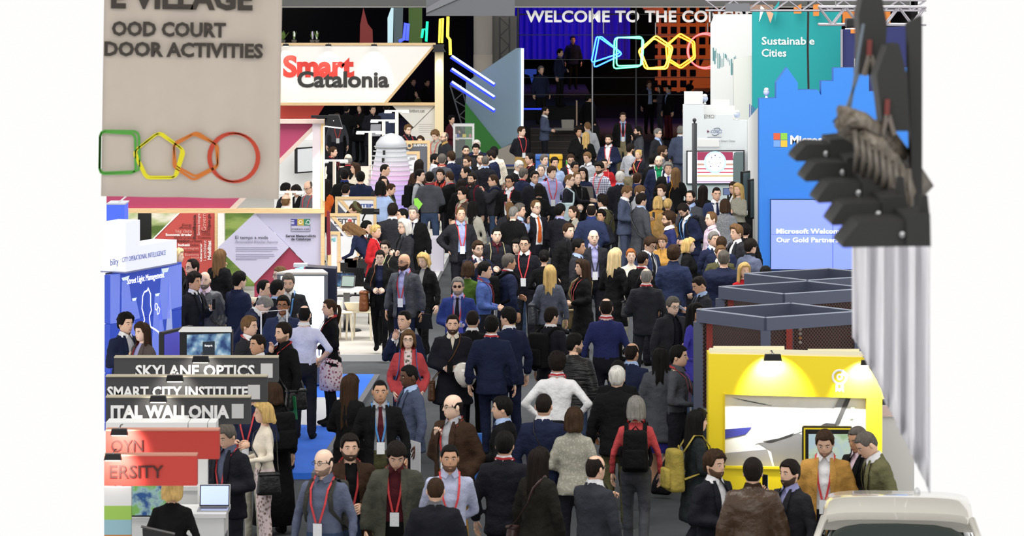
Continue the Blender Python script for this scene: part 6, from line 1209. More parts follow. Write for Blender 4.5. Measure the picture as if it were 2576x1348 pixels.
# ---------------------------------------------------------------- lighting rig in the near right foreground
TRA = dict(m=ALU); lattice('long aluminium truss across the top right of the hall', [(1776, 1), (2330, 1)], 60, .17, ALU, .017, 16); lattice('shorter aluminium truss below the long one at the right', [(2062, 18), (2330, 18)], 55, .27, ALU, .022, 8)
panel('junction_box', [(1826, 9), (1886, 9), (1886, 29), (1826, 29)], 59.9, mat('junction grey', '#55575b'), 'grey box fixed on the long aluminium truss', 'box', .2)
g = empty('truss_projector', tuple(W(2160, 58, 54.6)), 0, 'black projector lamp hung from the shorter truss', 'lamp'); V, F = bmesh_box(0, 0, 0, .40, .3, .14, .03, 2); mesh_obj('housing', V, F, BLKM, g); MB().tube([(.0, 0, .07), (.0, 0, .2)], .02, 6).build('clamp', STEEL, g); MB().box(-.22, .18, -.16, -.155, -.09, -.075).build('lens_edge', emitmat('lens edge white', '#e6e6f2', .8), g)
NB = mat('near black metal', '#060606', rough=.55)
FL = [((1998, 402), (2026, 366), (2118, 360), (2126, 404), 14.6), ((2022, 453), (2050, 413), (2160, 406), (2176, 452), 14.2), ((2054, 507), (2084, 463), (2200, 456), (2220, 506), 13.8), ((2090, 563), (2120, 516), (2250, 506), (2262, 562), 13.4), ((2116, 619), (2160, 562), (2310, 552), (2312, 620), 13.0)]
for k, (tip, tl, tr_, br, Y) in enumerate(FL):
    g = empty('barn_door_floodlight', (0, 0, 0), 0, ('uppermost', 'second from top', 'middle', 'second from bottom', 'lowest and largest')[k] + ' of the five blurred black floodlights in the foreground', 'lamp', 'foreground floodlights')
    mb = MB(); mb.prism(pz([tip, (tip[0] + 4, tip[1] - 9), tl, (tl[0] + 14, tl[1] - 4), (tr_[0] - 30, tr_[1] + 4), (tr_[0] - 30, br[1]), (tip[0] + 6, tip[1] + 4)], Y), Y, Y + .34); mb.build('barn_door', NB, g); panel('housing', [(tr_[0] - 30, tr_[1] - 8), (tr_[0] + 30, tr_[1] - 14), (br[0] + 30, br[1]), (tr_[0] - 30, br[1])], Y - .02, NB, parent=g, th=.4); w_ = W(tr_[0] - 40, (tr_[1] + br[1]) / 2 + 4, Y - .01); MB().ell(tuple(w_), (.012, .01, .012)).build('bolt', STEEL, g)
    panel('yoke', [(tr_[0] + 8, tr_[1] - 60), (tr_[0] + 24, tr_[1] - 60), (tr_[0] + 30, tr_[1]), (tr_[0] + 6, tr_[1])], Y + .1, NB, parent=g, th=.05)
g = empty('wrapped_cable_bundle', (0, 0, 0), 0, 'crumpled grey brown wrapped cable bundle above the foreground floodlights', 'cable'); FOI = mat('crumpled wrap', '#5e564c', rough=.45, bump=1., bscale=18, vary=.5, vscale=12); RS = np.random.RandomState(3)
for pts, r_, nm in (([(2128, 300), (2170, 318), (2220, 350), (2262, 400), (2300, 470)], 58, 'wrap'), ([(2180, 360), (2225, 400), (2260, 460), (2300, 540)], 55, 'wrap')):
    P_ = [W(x, y, 14.0 + .15 * i) for i, (x, y) in enumerate(pts)]; V, F = tube_arrays([tuple(q_) for q_ in P_], [r_ * 14 / FPX * .62] * len(P_), 18); V = np.array(V) + RS.randn(len(V), 3) * .010; o = mesh_obj(nm, V, F, FOI, g, None, True)
for k in range(9): x = 2150 + k * 17; V, F = tube_arrays([tuple(W(x, 330 + k * 12, 13.8)), tuple(W(x + 6, 380 + k * 16, 13.75)), tuple(W(x + 2, 430 + k * 15, 13.8))], .010, 6); mesh_obj('hanging_strand', V, F, mat('strand grey', '#4a443c', rough=.5), g, None, True)
for lab, pts, Y in (('upper black chain hoist hanging in the foreground', [(2160, 40), (2172, -20), (2216, -20), (2232, 60), (2224, 190), (2160, 188), (2164, 110)], 14.6), ('lower black chain hoist hanging in front of the blue wall', [(2205, 190), (2232, 115), (2262, 110), (2282, 190), (2290, 330), (2222, 330), (2214, 260)], 14.2)):
    g = empty('chain_hoist', (0, 0, 0), 0, lab, 'hoist'); panel('motor_body', pts, Y, NB, parent=g, th=.22); cx_, cy_ = pts[0][0] + 30, pts[0][1]
    panel('red_strap', [(cx_ - 8, cy_ + 60), (cx_ + 4, cy_ + 60), (cx_ + 2, cy_ + 110), (cx_ - 10, cy_ + 110)], Y - .02, mat('dark red strap', '#5a1c18'), parent=g, th=.02)
    MB().tube([tuple(W(cx_ - 2, cy_ + 100, Y - .03)), tuple(W(cx_ - 16, cy_ + 150, Y - .03))], .012, 6).build('shackle_leg', mat('shackle steel', '#6d665f', rough=.4, metal=.6), g); MB().tube([tuple(W(cx_, cy_ + 100, Y - .03)), tuple(W(cx_ + 14, cy_ + 150, Y - .03))], .012, 6).build('shackle_leg', mat('shackle steel', '#6d665f', rough=.4, metal=.6), g)
panel('rig_plate', [(2284, 60), (2320, 40), (2320, 520), (2296, 520), (2290, 300)], 14.3, NB, 'black rig plate at the edge of the foreground lights', 'plate', .1)
for lab, a_, b_ in (('thin steel rigging cable slanting down to the wrapped bundle', (2160, 185), (2120, 300)), ('second thin steel rigging cable slanting down to the wrapped bundle', (2172, 60), (2132, 310)), ('thin steel rigging cable on the far side of the hoist', (2192, 190), (2214, 300))): tag(MB().tube([tuple(W(*a_, 14.4)), tuple(W(*b_, 14.4))], .006, 6).build('rigging_cable', mat('rig cable', '#55606c')), lab, 'cable', 'rigging cables')
# pleated white hanging at the right edge
V, F = [], []; n = 40; HY = 17.0
for j in range(n + 1):
    px = 2147 + (2340 - 2147) * j / n; bot = 850 + max(0, px - 2150) * 2.05
    for i in range(9): w_ = W(px, 560 + (bot - 560) * i / 8, HY); V.append((w_[0], HY + .055 * math.sin(j * .78) + .02 * math.sin(j * 1.9 + i * .3), w_[2]))
for j in range(n):
    for i in range(8): F.append((j * 9 + i, j * 9 + i + 1, (j + 1) * 9 + i + 1, (j + 1) * 9 + i))
o = mesh_obj('pleated_banner', V, F, mat('white pleated fabric', '#c6c5ca', rough=.7, vary=.10, vscale=5, stretch=(6, 1, .4)), None, None, True); o.modifiers.new('t', 'SOLIDIFY').thickness = .006; tag(o, 'blurred white pleated fabric banner with slanted hem in the foreground', 'banner')

g = empty('blue_totem', (*W(1202, 0, 42.6)[:2], 0), 0, 'narrow bright blue information totem standing in the near aisle', 'totem'); MB().box(-.05, .05, 0, .12, .02, W(0, 1092, 42.6)[2]).build('panel', mat('totem blue', '#2563b8', rough=.5), g); MB().box(-.09, .09, -.06, .2, 0, .02).build('base', BLKM, g)

# ---------------------------------------------------------------- the crowd: head position in the photograph's frame, facing (0 towards the viewer, 90 towards frame right)
# rear pavilion
P(848, 284, 10, 'person in grey pullover, facing the viewer, red lanyard and badge, under the pine rail', 'sweater', 'grey', 'grey', 'ink', 'short', 'brown', 'dd', ex='L', z=.1)
P(872, 262, 160, 'person in black suit, seen from behind, under the pine rail', 'suit', 'black', 'ink', 'black', 'short', 'black', 'pd', z=.1)
P(905, 262, -30, 'person in black coat, half-turned left, maroon shirt, under the pine rail', 'coat', 'black', 'maroon', 'black', 'bob', 'dark', 'ff', sex='f', z=.1)
P(938, 264, 20, 'person in dark coat, facing the viewer, carrier bag, under the pine rail', 'coat', 'ink', 'ink', 'black', 'short', 'dark', 'fd', z=.1, props=(('paper', -1, 'white carrier bag held by the person in dark coat, under the pine rail', '#d9d9de', (.3, .34), .2, 'carrier_bag'),))
P(972, 258, 180, 'person in slate blue jacket, seen from behind, in the header gap', 'zip', 'bluegrey', 'ink', 'ink', 'short', 'dark', 'dd', z=.1)
P(838, 369, 75, 'person in black jacket, in profile facing right, red neck band, under the pine rail', 'zip', 'black', 'black', 'black', 'updo', 'brown', 'ff', sex='f', z=.1, ex='l')
P(876, 386, -150, 'person in black jacket, seen from behind, red neck band, behind the framed panels', 'zip', 'black', 'black', 'black', 'bald', 'grey', 'ff', z=.1, ex='l', sk=0)
P(893, 409, -70, 'person in cream pullover, in profile facing left, hand at chin, behind the framed panels', 'sweater', 'cream', 'white', 'black', 'long', 'brown', 'cf', sex='f', z=.1)
P(867, 424, 180, 'person in black suit, seen from behind, behind the framed panels', 'suit', 'black', 'blue', 'black', 'short', 'black', 'ff', z=.1, sk=2)
P(907, 430, 178, 'person in navy coat, seen from behind, behind the framed panels', 'coat', 'navy', 'navy', 'ink', 'short', 'black', 'ff', z=.1, ex='n')
P(870, 462, 165, 'person in dark suit, seen from behind, behind the framed panels', 'suit', 'ink', 'white', 'ink', 'crop', 'dark', 'ff', z=.1, h=1.70)
P(968, 411, 85, 'person in black shirt, in profile facing right, before the ring tower', 'shirt', 'black', 'black', 'black', 'shaved', 'dark', 'dd', z=.1)
P(963, 441, 30, 'person in charcoal jacket, half-turned right, before the ring tower', 'zip', 'charcoal', 'ink', 'ink', 'crop', 'dark', 'dd', z=.1)
P(957, 456, 175, 'person in pale blue shirt, seen from behind, red neck band, before the ring tower', 'shirt', 'sky', 'sky', 'ink', 'shaggy', 'black', 'ep', z=.1, ex='lC', props=())
P(986, 461, 80, 'person in olive jacket, in profile facing right, red shirt, before the ring tower', 'zip', 'olive', 'red', 'ink', 'ponytail', 'brown', 'ff', sex='f', z=.1, pitch=12)
P(820, 452, 150, 'person in orange pullover, seen from behind, behind the framed panels', 'sweater', 'orange', 'orange', 'ink', 'long', 'dark', 'dd', sex='f', z=.1)
P(772, 455, -40, 'person in mid-grey shirt, half-turned left, red lanyard and badge, inside the pine pavilion', 'shirt', 'midgrey', 'white', 'ink', 'balding', 'salt', 'ff', z=.1, ex='gL', pitch=22)
P(719, 487, 170, 'person in grey suit, seen from behind, grey trousers, inside the pine pavilion', 'suit', 'grey', 'white', 'grey', 'bald', 'light', 'ff', z=.1)
P(719, 459, 120, 'person in dark suit, in profile facing right, inside the pine pavilion', 'suit', 'ink', 'white', 'ink', 'short', 'black', 'ff', z=.1)
P(742, 467, -20, 'person in black jacket, facing the viewer, inside the pine pavilion', 'zip', 'black', 'white', 'ink', 'bob', 'dark', 'ff', sex='f', z=.1, pitch=30)
P(1026, 313, 30, 'person in dark jacket, half-turned right, red lanyard and badge, at the slate panel', 'zip', 'ink', 'ink', 'ink', 'quiff', 'light', 'dd', z=.1, ex='gL', sk=0)
P(1058, 342, -20, 'person in black jacket, facing the viewer, at the slate panel', 'zip', 'black', 'black', 'ink', 'bob', 'brown', 'ff', sex='f', z=.1)
P(1092, 328, -35, 'person in pale grey hoodie, half-turned left, red neck band, beside the lit post', 'hoodie', 'stone', 'stone', 'ink', 'curly', 'light', 'ff', z=.1, pitch=25, ex='l', sk=0)
P(1118, 331, -60, 'person in charcoal jacket, in profile facing left, glasses, beside the lit post', 'zip', 'charcoal', 'tan', 'ink', 'balding', 'salt', 'ff', z=.1, ex='gb')
P(1136, 290, 50, 'person in maroon fitted jacket, half-turned right, beside the lit post', 'flare', 'maroon', 'white', 'ink', 'curly', 'black', 'fp', sex='f')
P(1199, 351, -10, 'person in navy suit, facing the viewer, by the green facet', 'suit', 'navy', 'white', 'ink', 'short', 'white', 'dd', sk=0)
P(1172, 365, 10, 'person in charcoal jacket, facing the viewer, glasses, by the green facet', 'zip', 'charcoal', 'ink', 'ink', 'crop', 'dark', 'ff', ex='gb')
P(1197, 361, -5, 'person in black shirt, facing the viewer, by the green facet', 'shirt', 'black', 'black', 'ink', 'short', 'black', 'ff', pitch=20, h=1.72)
P(1209, 384, -5, 'person in black suit, facing the viewer, by the green facet', 'suit', 'black', 'white', 'ink', 'shaved', 'dark', 'dd', ex='u')
P(1221, 391, 175, 'person in dark suit, seen from behind, by the beige facet', 'suit', 'ink', 'sky', 'ink', 'crop', 'salt', 'dd')
P(1232, 377, -110, 'person in navy suit, in profile facing left, by the beige facet', 'suit', 'navy', 'white', 'navy', 'short', 'dark', 'fd', ex='b', pitch=18, h=1.82)
P(1243, 368, -150, 'person in cream jacket, seen from behind, by the beige facet', 'zip', 'cream', 'cream', 'ink', 'short', 'black', 'dd', h=1.78)
P(1094, 386, 80, 'person in light grey suit, in profile facing right, near the lime arrow sign', 'suit', 'light', 'white', 'ink', 'short', 'black', 'dd', ex='b', tie='navy', z=.0)
P(1112, 386, 170, 'person in grey pullover, seen from behind, red neck band, near the lime arrow sign', 'sweater', 'grey', 'grey', 'ink', 'short', 'salt', 'dd', ex='l')
P(1135, 379, -140, 'person in navy suit, seen from behind, glasses, by the green facet', 'suit', 'navy', 'white', 'navy', 'short', 'brown', 'fd', ex='g', h=1.80)
P(1176, 392, -50, 'person in dark suit, half-turned left, glasses, by the green facet', 'suit', 'ink', 'sky', 'ink', 'crop', 'brown', 'df', ex='gu', h=1.8)
P(1172, 418, -85, 'person in black jacket, in profile facing left, rear of the aisle', 'zip', 'black', 'ink', 'ink', 'receding', 'dark', 'ff')
P(1187, 434, -30, 'person in charcoal jacket, half-turned left, rucksack, rear of the aisle', 'zip', 'charcoal', 'charcoal', 'ink', 'updo', 'dark', 'dd', ex='b', props=(('backpack', '#7a2230', 'dark red rucksack worn by the person in charcoal jacket, rear of the aisle'),))
P(1108, 424, -15, 'person in rust red jacket, facing the viewer, near the lime arrow sign', 'zip', '#8c2f22', 'black', 'ink', 'short', 'dark', 'dd', ex='l', h=1.72)
P(1081, 431, 176, 'person in grey hoodie, seen from behind, red neck band, near the lime arrow sign', 'hoodie', 'grey', 'navy', 'denim', 'short', 'black', 'ff', legs='a', ex='lKN' if False else 'l', h=1.74, z=.1)
P(1056, 425, 70, 'person in light grey shirt, in profile facing right, rucksack, near the lime arrow sign', 'shirt', 'light', 'light', 'ink', 'short', 'black', 'dd', z=.1, sk=0, props=(('backpack', 'black', 'black rucksack worn by the person in light grey shirt, near the lime arrow sign'),))
P(1131, 430, -130, 'person in black hoodie, in profile facing left, glasses, near the lime arrow sign', 'hoodie', 'black', 'light', 'ink', 'crop', 'brown', 'dd', ex='gl')
P(1160, 451, 160, 'person in black jacket, seen from behind, rear of the aisle', 'zip', 'black', 'black', 'ink', 'bob', 'dark', 'dd', sex='f')
P(1241, 438, -85, 'person in charcoal hoodie, in profile facing left, hand raised, by the beige facet', 'hoodie', 'charcoal', 'grey', 'denim', 'crop', 'brown', 'du', ex='g', props=(('backpack', 'navy', 'navy rucksack worn by the person in charcoal hoodie, by the beige facet'),))
P(1054, 402, 150, 'person in brown coat, seen from behind, near the lime arrow sign', 'coat', 'brown', 'brown', 'ink', 'long', 'dark', 'dd', sex='f', z=.1)
P(1164, 470, -60, 'person in brown leather open blazer, in profile facing left, glasses, rear of the aisle', 'open', 'brown:leather', 'beige', 'ink', 'curly', 'dark', 'df', ex='gL')
P(1189, 506, 160, 'person in pale grey fitted jacket, seen from behind, shoulder bag, at the platform corner', 'flare', 'stone', 'white', 'black', 'longstraight', 'black', 'df', sex='f', props=(('bag', 'black', 'black shoulder bag carried by the person in pale grey fitted jacket, at the platform corner', 1, True),))
P(1159, 520, 12, 'person in charcoal open blazer, facing the viewer, hand on hip, at the platform corner', 'open', 'charcoal', 'sky', 'ink', 'receding', 'light', 'hd', ex='LC', tie='lilac', bulk=.14, h=1.80, sk=1)
P(1249, 571, 12, 'person in dark coat, facing the viewer, rucksack, centre of the aisle', 'coat', 'ink', 'maroon', 'ink', 'crop', 'black', 'fd', ex='', sk=0, props=(('backpack', '#b5ad8a', 'cream-strapped rucksack worn by the person in dark coat, centre of the aisle'),))
# rear middle
P(1282, 440, -25, 'person in black open blazer, half-turned left, with phone, behind the middle crowd', 'open', 'black', 'white', 'ink', 'short', 'black', 'dp', sk=2, ex='gL', props=(('phone', 1, 'phone held by the person in black open blazer, behind the middle crowd', '#8fc0ea'),))
P(1309, 404, 40, 'person in black suit, half-turned right, glasses, behind the middle crowd', 'suit', 'black', 'white', 'ink', 'short', 'white', 'ff', ex='g', pitch=22, sk=0)
P(1317, 422, 130, 'person in navy suit, in profile facing right, red neck band, behind the middle crowd', 'suit', 'navy', 'navy', 'ink', 'short', 'salt', 'ff', ex='lgn', h=1.72)
P(1333, 384, -70, 'person in black shirt, in profile facing left, at the recycling bins', 'shirt', 'black', 'black', 'ink', 'short', 'black', 'dd', ex='L')
P(1312, 317, 25, 'person in dark pullover, half-turned right, red lanyard and badge, at the white edge light', 'sweater', 'ink', 'ink', 'tan', 'short', 'brown', 'bb', ex='L', yaw=35, sk=0)
P(1345, 429, 20, 'person in dark suit, facing the viewer, maroon tie, behind the middle crowd', 'suit', 'ink', 'sky', 'ink', 'short', 'black', 'dd', tie='maroon', ex='g', h=1.80)
P(1369, 387, 35, 'person in white shirt, half-turned right, at the recycling bins', 'shirt', 'white', 'white', 'ink', 'short', 'salt', 'dd', ex='C', sk=0)
P(1362, 413, -10, 'person in black open blazer, facing the viewer, pale blue shirt, at the recycling bins', 'open', 'black', 'sky', 'ink', 'receding', 'grey', 'dd', ex='LC', sk=0)
P(1395, 394, 15, 'person in pale blue shirt, facing the viewer, at the recycling bins', 'shirt', 'sky', 'sky', 'ink', 'updo', 'dark', 'dd', ex='C')
P(1388, 417, 10, 'person in lilac shirt, facing the viewer, red lanyard and badge, at the recycling bins', 'shirt', 'lilac', 'lilac', 'charcoal', 'fringe', 'brown', 'kk', ex='LC', h=1.82, sk=0, yaw=30)
P(1356, 463, 178, 'person in black pullover, seen from behind, black skirt, behind the middle crowd', 'sweater', 'black', 'black', 'black', 'bob', 'black', 'ff', sex='f', ex='K')
P(1436, 387, 5, 'person in dark open blazer, facing the viewer, glasses, by the green stand', 'open', 'ink', 'white', 'ink', 'short', 'brown', 'dd', ex='gbL', pitch=10)
P(1446, 406, 30, 'person in navy jacket, half-turned right, glasses, by the green stand', 'zip', 'navy', 'white', 'ink', 'short', 'black', 'dd', ex='g', sk=2, h=1.72)
P(1476, 382, -35, 'person in light grey shirt, half-turned left, by the green stand', 'shirt', 'light', 'white', 'ink', 'short', 'light', 'ff', ex='C', pitch=12)
P(1432, 436, 75, 'person in dark pullover, in profile facing right, shoulder bag, by the green stand', 'sweater', 'ink', 'blue', 'ink', 'shaved', 'light', 'fr', ex='g', h=1.78, sk=0, props=(('bag', '#b9cdd2', 'pale blue tote bag carried by the person in dark pullover, by the green stand', -1, False, (.36, .06, .42), 1.0, 'cloth', 0., 'tote_bag'),))
P(1451, 432, 25, 'person in black open blazer, half-turned right, by the green stand', 'open', 'black', 'black', 'ink', 'receding', 'light', 'fd', ex='Z', h=1.8, sk=0)
P(1467, 422, -20, 'person in navy fitted jacket, facing the viewer, folded jacket, mid crowd under the neon', 'flare', 'navy', 'navy', 'ink', 'long', 'dark', 'xd', sex='f', h=1.72, props=(('paper', -1, 'grey folded jacket held by the person in navy fitted jacket, mid crowd under the neon', '#77716a', (.34, .34), .3, 'folded_jacket'),))
P(1508, 406, -35, 'person in blue checked shirt, half-turned left, mid crowd under the neon', 'shirt', 'blue:check', 'white', 'ink', 'fringe', 'dark', 'dd', ex='LbC', h=1.80)
P(1520, 398, 5, 'person in red pullover, facing the viewer, red neck band, mid crowd under the neon', 'sweater', 'red', 'red', 'ink', 'crop', 'black', 'ff', ex='l', h=1.72)
P(1531, 338, -15, 'person in navy open blazer, facing the viewer, at the dark entrance', 'open', 'navy', 'white', 'ink', 'short', 'dark', 'ff', ex='bLC')
P(1567, 282, 0, 'person in black open blazer, facing the viewer, dark tie, at the dark entrance', 'open', 'black', 'sky', 'khaki', 'short', 'brown', 'bb', ex='LC', tie='ink', legs='w')
P(1606, 317, -85, 'person in grey suit, in profile facing left, hand at chin, at the dark entrance', 'suit', 'grey', 'ink', 'ink', 'short', 'black', 'cd', ex='b')
P(1655, 322, 55, 'person in charcoal suit, in profile facing right, glasses, before the dark entrance', 'suit', 'charcoal', 'sky', 'ink', 'short', 'grey', 'dd', ex='g', sk=0)
P(1712, 316, 170, 'person in slate blue suit, seen from behind, before the dark entrance', 'suit', 'bluegrey', 'white', 'bluegrey', 'short', 'grey', 'dd')
P(1371, 268, 80, 'person in slate blue suit, in profile facing right, at the white edge light', 'suit', 'bluegrey', 'white', 'ink', 'crop', 'dark', 'ff', ex='u')
P(1478, 306, -160, 'person in light grey jacket, seen from behind, near the staircase', 'zip', 'light', 'light', 'ink', 'crop', 'light', 'dd')
P(1456, 320, 20, 'person in black coat, facing the viewer, cream shirt, near the staircase', 'coat', 'black', 'cream', 'ink', 'afro', 'dark', 'ff', sex='f', sk=2, h=1.72)
P(1474, 333, 170, 'person in black jacket, seen from behind, near the staircase', 'zip', 'black', 'black', 'black', 'long', 'blond', 'ff', sex='f')
P(1481, 236, 120, 'person in black coat, in profile facing right, striding, near the staircase', 'coat', 'black', 'black', 'grey', 'short', 'black', 'dw', legs='w', h=1.82)
P(1586, 360, 130, 'person in light grey shirt, in profile facing right, khaki trousers, near the yellow bench', 'shirt', 'light', 'light', 'khaki', 'short', 'dark', 'df', ex='bS')
P(1606, 376, -40, 'person in dark pullover, half-turned left, shoulder bag, near the yellow bench', 'sweater', 'ink', 'ink', 'ink', 'bun', 'blond', 'pf', sex='f', ex='l', h=1.62, props=(('bag', 'camel', 'camel shoulder bag carried by the person in dark pullover, near the yellow bench', 1, True, (.3, .12, .26), .85, 'leather'),))
P(1643, 388, 145, 'person in black suit, seen from behind, left of the stepped wall', 'suit', 'black', 'white', 'black', 'quiff', 'black', 'fd')
P(1657, 390, 0, 'person in navy open blazer, facing the viewer, white lanyard, left of the stepped wall', 'open', 'navy', 'green', 'ink', 'bald', 'salt', 'dd', ex='bX', sk=0, h=1.8)
P(1667, 367, 85, 'person in mid-grey pullover, in profile facing right, glasses, left of the stepped wall', 'sweater', 'midgrey', 'midgrey', 'ink', 'curly', 'brown', 'dd', ex='gb')
P(1681, 408, 0, 'person in black suit, facing the viewer, violet tie, left of the stepped wall', 'suit', 'black', 'white', 'ink', 'curly', 'grey', 'dd', tie='purple', sk=1)
P(1700, 423, 178, 'person in black fitted jacket, seen from behind, shoulder bag, left of the stepped wall', 'flare', 'black', 'black', 'black', 'long', 'light', 'df', sex='f', h=1.70, props=(('bag', '#e0952a', 'orange carrier bag carried by the person in black fitted jacket, left of the stepped wall', 1, False, (.3, .14, .4), .72, 'cloth', 0., 'carrier_bag'),))
P(1560, 430, 168, 'person in dark suit, seen from behind, mid crowd under the neon', 'suit', 'ink', 'sky', 'ink', 'short', 'white', 'dd', h=1.80, sk=0)
P(1603, 434, 160, 'person in navy suit, seen from behind, mid crowd under the orange lattice', 'suit', 'navy', 'blue', 'navy', 'short', 'brown', 'dd')
P(1583, 467, 75, 'person in slate blue suit, in profile facing right, mid crowd under the orange lattice', 'suit', 'bluegrey', 'white', 'bluegrey', 'short', 'light', 'ff', pitch=22)
P(1613, 466, 60, 'person in light grey suit, in profile facing right, mid crowd under the orange lattice', 'suit', 'light', 'white', 'light', 'fringe', 'light', 'dd', sk=0, pitch=15)
P(1613, 485, 120, 'person in grey coat, in profile facing right, mid crowd under the orange lattice', 'coat', 'grey', 'sky', 'ink', 'short', 'dark', 'dp', ex='', h=1.80, props=(('phone', 1, 'phone held by the person in grey coat, mid crowd under the orange lattice', '#20242c'), ('bag', 'charcoal', 'charcoal shoulder bag carried by the person in grey coat, mid crowd under the orange lattice', -1, True)))
P(1664, 464, -35, 'person in dark suit, half-turned left, beside the ball-topped pole', 'suit', 'ink', 'white', 'ink', 'curly', 'brown', 'dd', sk=0, h=1.72)
P(1655, 495, 172, 'person in camel coat, seen from behind, amid the right-hand crowd', 'coat', 'camel', 'camel', 'ink', 'bob', 'blond', 'dd', sex='f', h=1.64, bulk=.08)
P(1680, 499, 165, 'person in ochre jacket, seen from behind, amid the right-hand crowd', 'zip', 'tan', 'tan', 'ink', 'updo', 'blond', 'dd', sex='f', h=1.64)
P(1737, 478, -30, 'person in grey suit, half-turned left, hand at chin, beside the ball-topped pole', 'suit', 'grey', 'sky', 'grey', 'receding', 'dark', 'cx', ex='b', h=1.80)
P(1711, 514, -55, 'person in navy suit, bending left, rucksack, amid the right-hand crowd', 'suit', 'navy', 'white', 'navy', 'short', 'dark', 'ff', lean=12, pitch=25, ex='gbY', h=1.80, props=(('backpack', 'charcoal', 'charcoal rucksack worn by the person in navy suit, amid the right-hand crowd'),))
P(1682, 531, -80, 'person in deep blue pullover, in profile facing left, glasses, amid the right-hand crowd', 'sweater', 'indigo', 'white', 'denim', 'curly', 'brown', 'df', ex='gbC', h=1.84)
P(1516, 489, -125, 'person in olive jacket, in profile facing left, shoulder bag, middle of the crowd', 'zip', 'olive', 'white', 'ink', 'curly', 'dark', 'df', props=(('bag', 'black', 'black shoulder bag carried by the person in olive jacket, middle of the crowd', 1, True),))
P(1441, 517, -55, 'person in pale grey fitted jacket, in profile facing left, folder, middle of the crowd', 'flare', 'stone', 'black', 'ink', 'ponytail', 'brown', 'fp', sex='f', h=1.64, props=(('paper', 1, 'black folder held by the person in pale grey fitted jacket, middle of the crowd', '#1b1b1d', (.26, .3), .2, 'folder'),))
P(1409, 511, 145, 'person in dark suit, seen from behind, hand raised, middle of the crowd', 'suit', 'ink', 'lilac', 'ink', 'short', 'black', 'gf', h=1.78)
P(1348, 502, 35, 'person in dark open blazer, half-turned right, orange tie, centre-left of the crowd', 'open', 'ink', 'white', 'ink', 'receding', 'light', 'dd', ex='gC', tie='orange', h=1.84, sk=0)
P(1307, 510, 70, 'person in dark open blazer, in profile facing right, centre-left of the crowd', 'open', 'ink', 'sky', 'ink', 'short', 'salt', 'dc', ex='LC', h=1.80)
P(1292, 517, 150, 'person in black coat, seen from behind, centre-left of the crowd', 'coat', 'black', 'white', 'black', 'shaved', 'grey', 'dd', sk=0, ex='n')
P(1282, 507, 165, 'person in charcoal jacket, seen from behind, centre-left of the crowd', 'zip', 'charcoal', 'black', 'ink', 'ponytail', 'light', 'dd', sex='f', h=1.70)
P(1488, 510, 172, 'person in blue suit, seen from behind, middle of the crowd', 'suit', 'suitblue', 'blue', 'suitblue', 'balding', 'dark', 'ff', h=1.84, bulk=.06)
P(1512, 527, -30, 'person in dark jacket, half-turned left, middle of the crowd', 'zip', 'ink', 'black', 'ink', 'curly', 'black', 'df', sex='f', sk=2, h=1.62)
P(1430, 560, 40, 'person in black open coat, half-turned right, charcoal shirt, right of the aisle centre', 'opencoat', 'black', 'charcoal', 'ink', 'short', 'brown', 'dd', ex='C', h=1.82, sk=0)
P(1493, 576, 10, 'person in charcoal open blazer, facing the viewer, lilac shirt, right of the aisle centre', 'open', 'charcoal', 'lilac', 'ink', 'none', 'light', 'dd', ex='ZC', h=1.80, sk=0)
P(1455, 599, 75, 'person in charcoal suit, in profile facing right, red tie, right of the aisle centre', 'suit', 'charcoal', 'sky', 'charcoal', 'short', 'black', 'dd', tie='red', h=1.80, sk=2)
P(1464, 652, -75, 'person in black long coat, in profile facing left, open middle of the aisle', 'long', 'black', 'black', 'ink', 'long', 'brown', 'df', sex='f', h=1.72, ex='l', bulk=.1, props=(('bag', '#9c8a62', 'khaki handbag carried by the person in black long coat, open middle of the aisle', -1, False, (.34, .14, .30), .82, 'leather', -.08, 'handbag'),))
P(1369, 628, 178, 'person in black pullover, seen from behind, shoulder bag, open middle of the aisle', 'sweater', 'black', 'black', 'black', 'updo', 'black', 'ff', sex='f', props=(('bag', 'olive', 'olive shoulder bag carried by the person in black pullover, open middle of the aisle', -1, False),))
P(1383, 668, 172, 'person in mottled grey fitted jacket, seen from behind, open middle of the aisle', 'flare', '#565a68', 'grey', 'ink', 'long', 'blond', 'df', sex='f', h=1.66, props=(('bag', '#33363d', 'dark handbag carried by the person in mottled grey fitted jacket, open middle of the aisle', 1, False, (.42, .14, .34), 1.0, 'leather', -.05, 'handbag'),))
P(1320, 593, -10, 'person in dark pullover, facing the viewer, red lanyard and badge, centre of the aisle', 'sweater', 'ink', 'white', 'ink', 'crop', 'black', 'dd', ex='gLC', h=1.74)
P(1301, 602, -30, 'person in black leather jacket, half-turned left, denim trousers, centre of the aisle', 'zip', 'black:leather', 'ink', 'denim', 'long', 'black', 'fd', sex='f', h=1.68, sk=0)
P(1202, 604, 25, 'person in navy open blazer, half-turned right, rucksack, left centre of the aisle', 'open', 'navy', 'white', 'ink', 'short', 'brown', 'ss', ex='gLuC', h=1.78, sk=0, props=(('backpack', 'charcoal', 'charcoal rucksack worn by the person in navy open blazer, left centre of the aisle'),))
P(1219, 657, 85, 'person in blue shirt, in profile facing right, left centre of the aisle', 'shirt', '#4a5f9c', '#4a5f9c', 'ink', 'short', 'black', 'ff', ex='CL', h=1.78)
P(1280, 637, 110, 'person in navy suit, in profile facing right, rucksack, centre of the aisle', 'suit', 'navy', 'white', 'tan', 'short', 'salt', 'df', ex='l', h=1.78, sk=2, props=(('backpack', 'black', 'black rucksack worn by the person in navy suit, centre of the aisle'),))
P(1177, 658, 165, 'person in green pullover, seen from behind, left centre of the aisle', 'sweater', '#4f6a2c', 'green', 'ink', 'bob', 'brown', 'ff', sex='f', h=1.64)
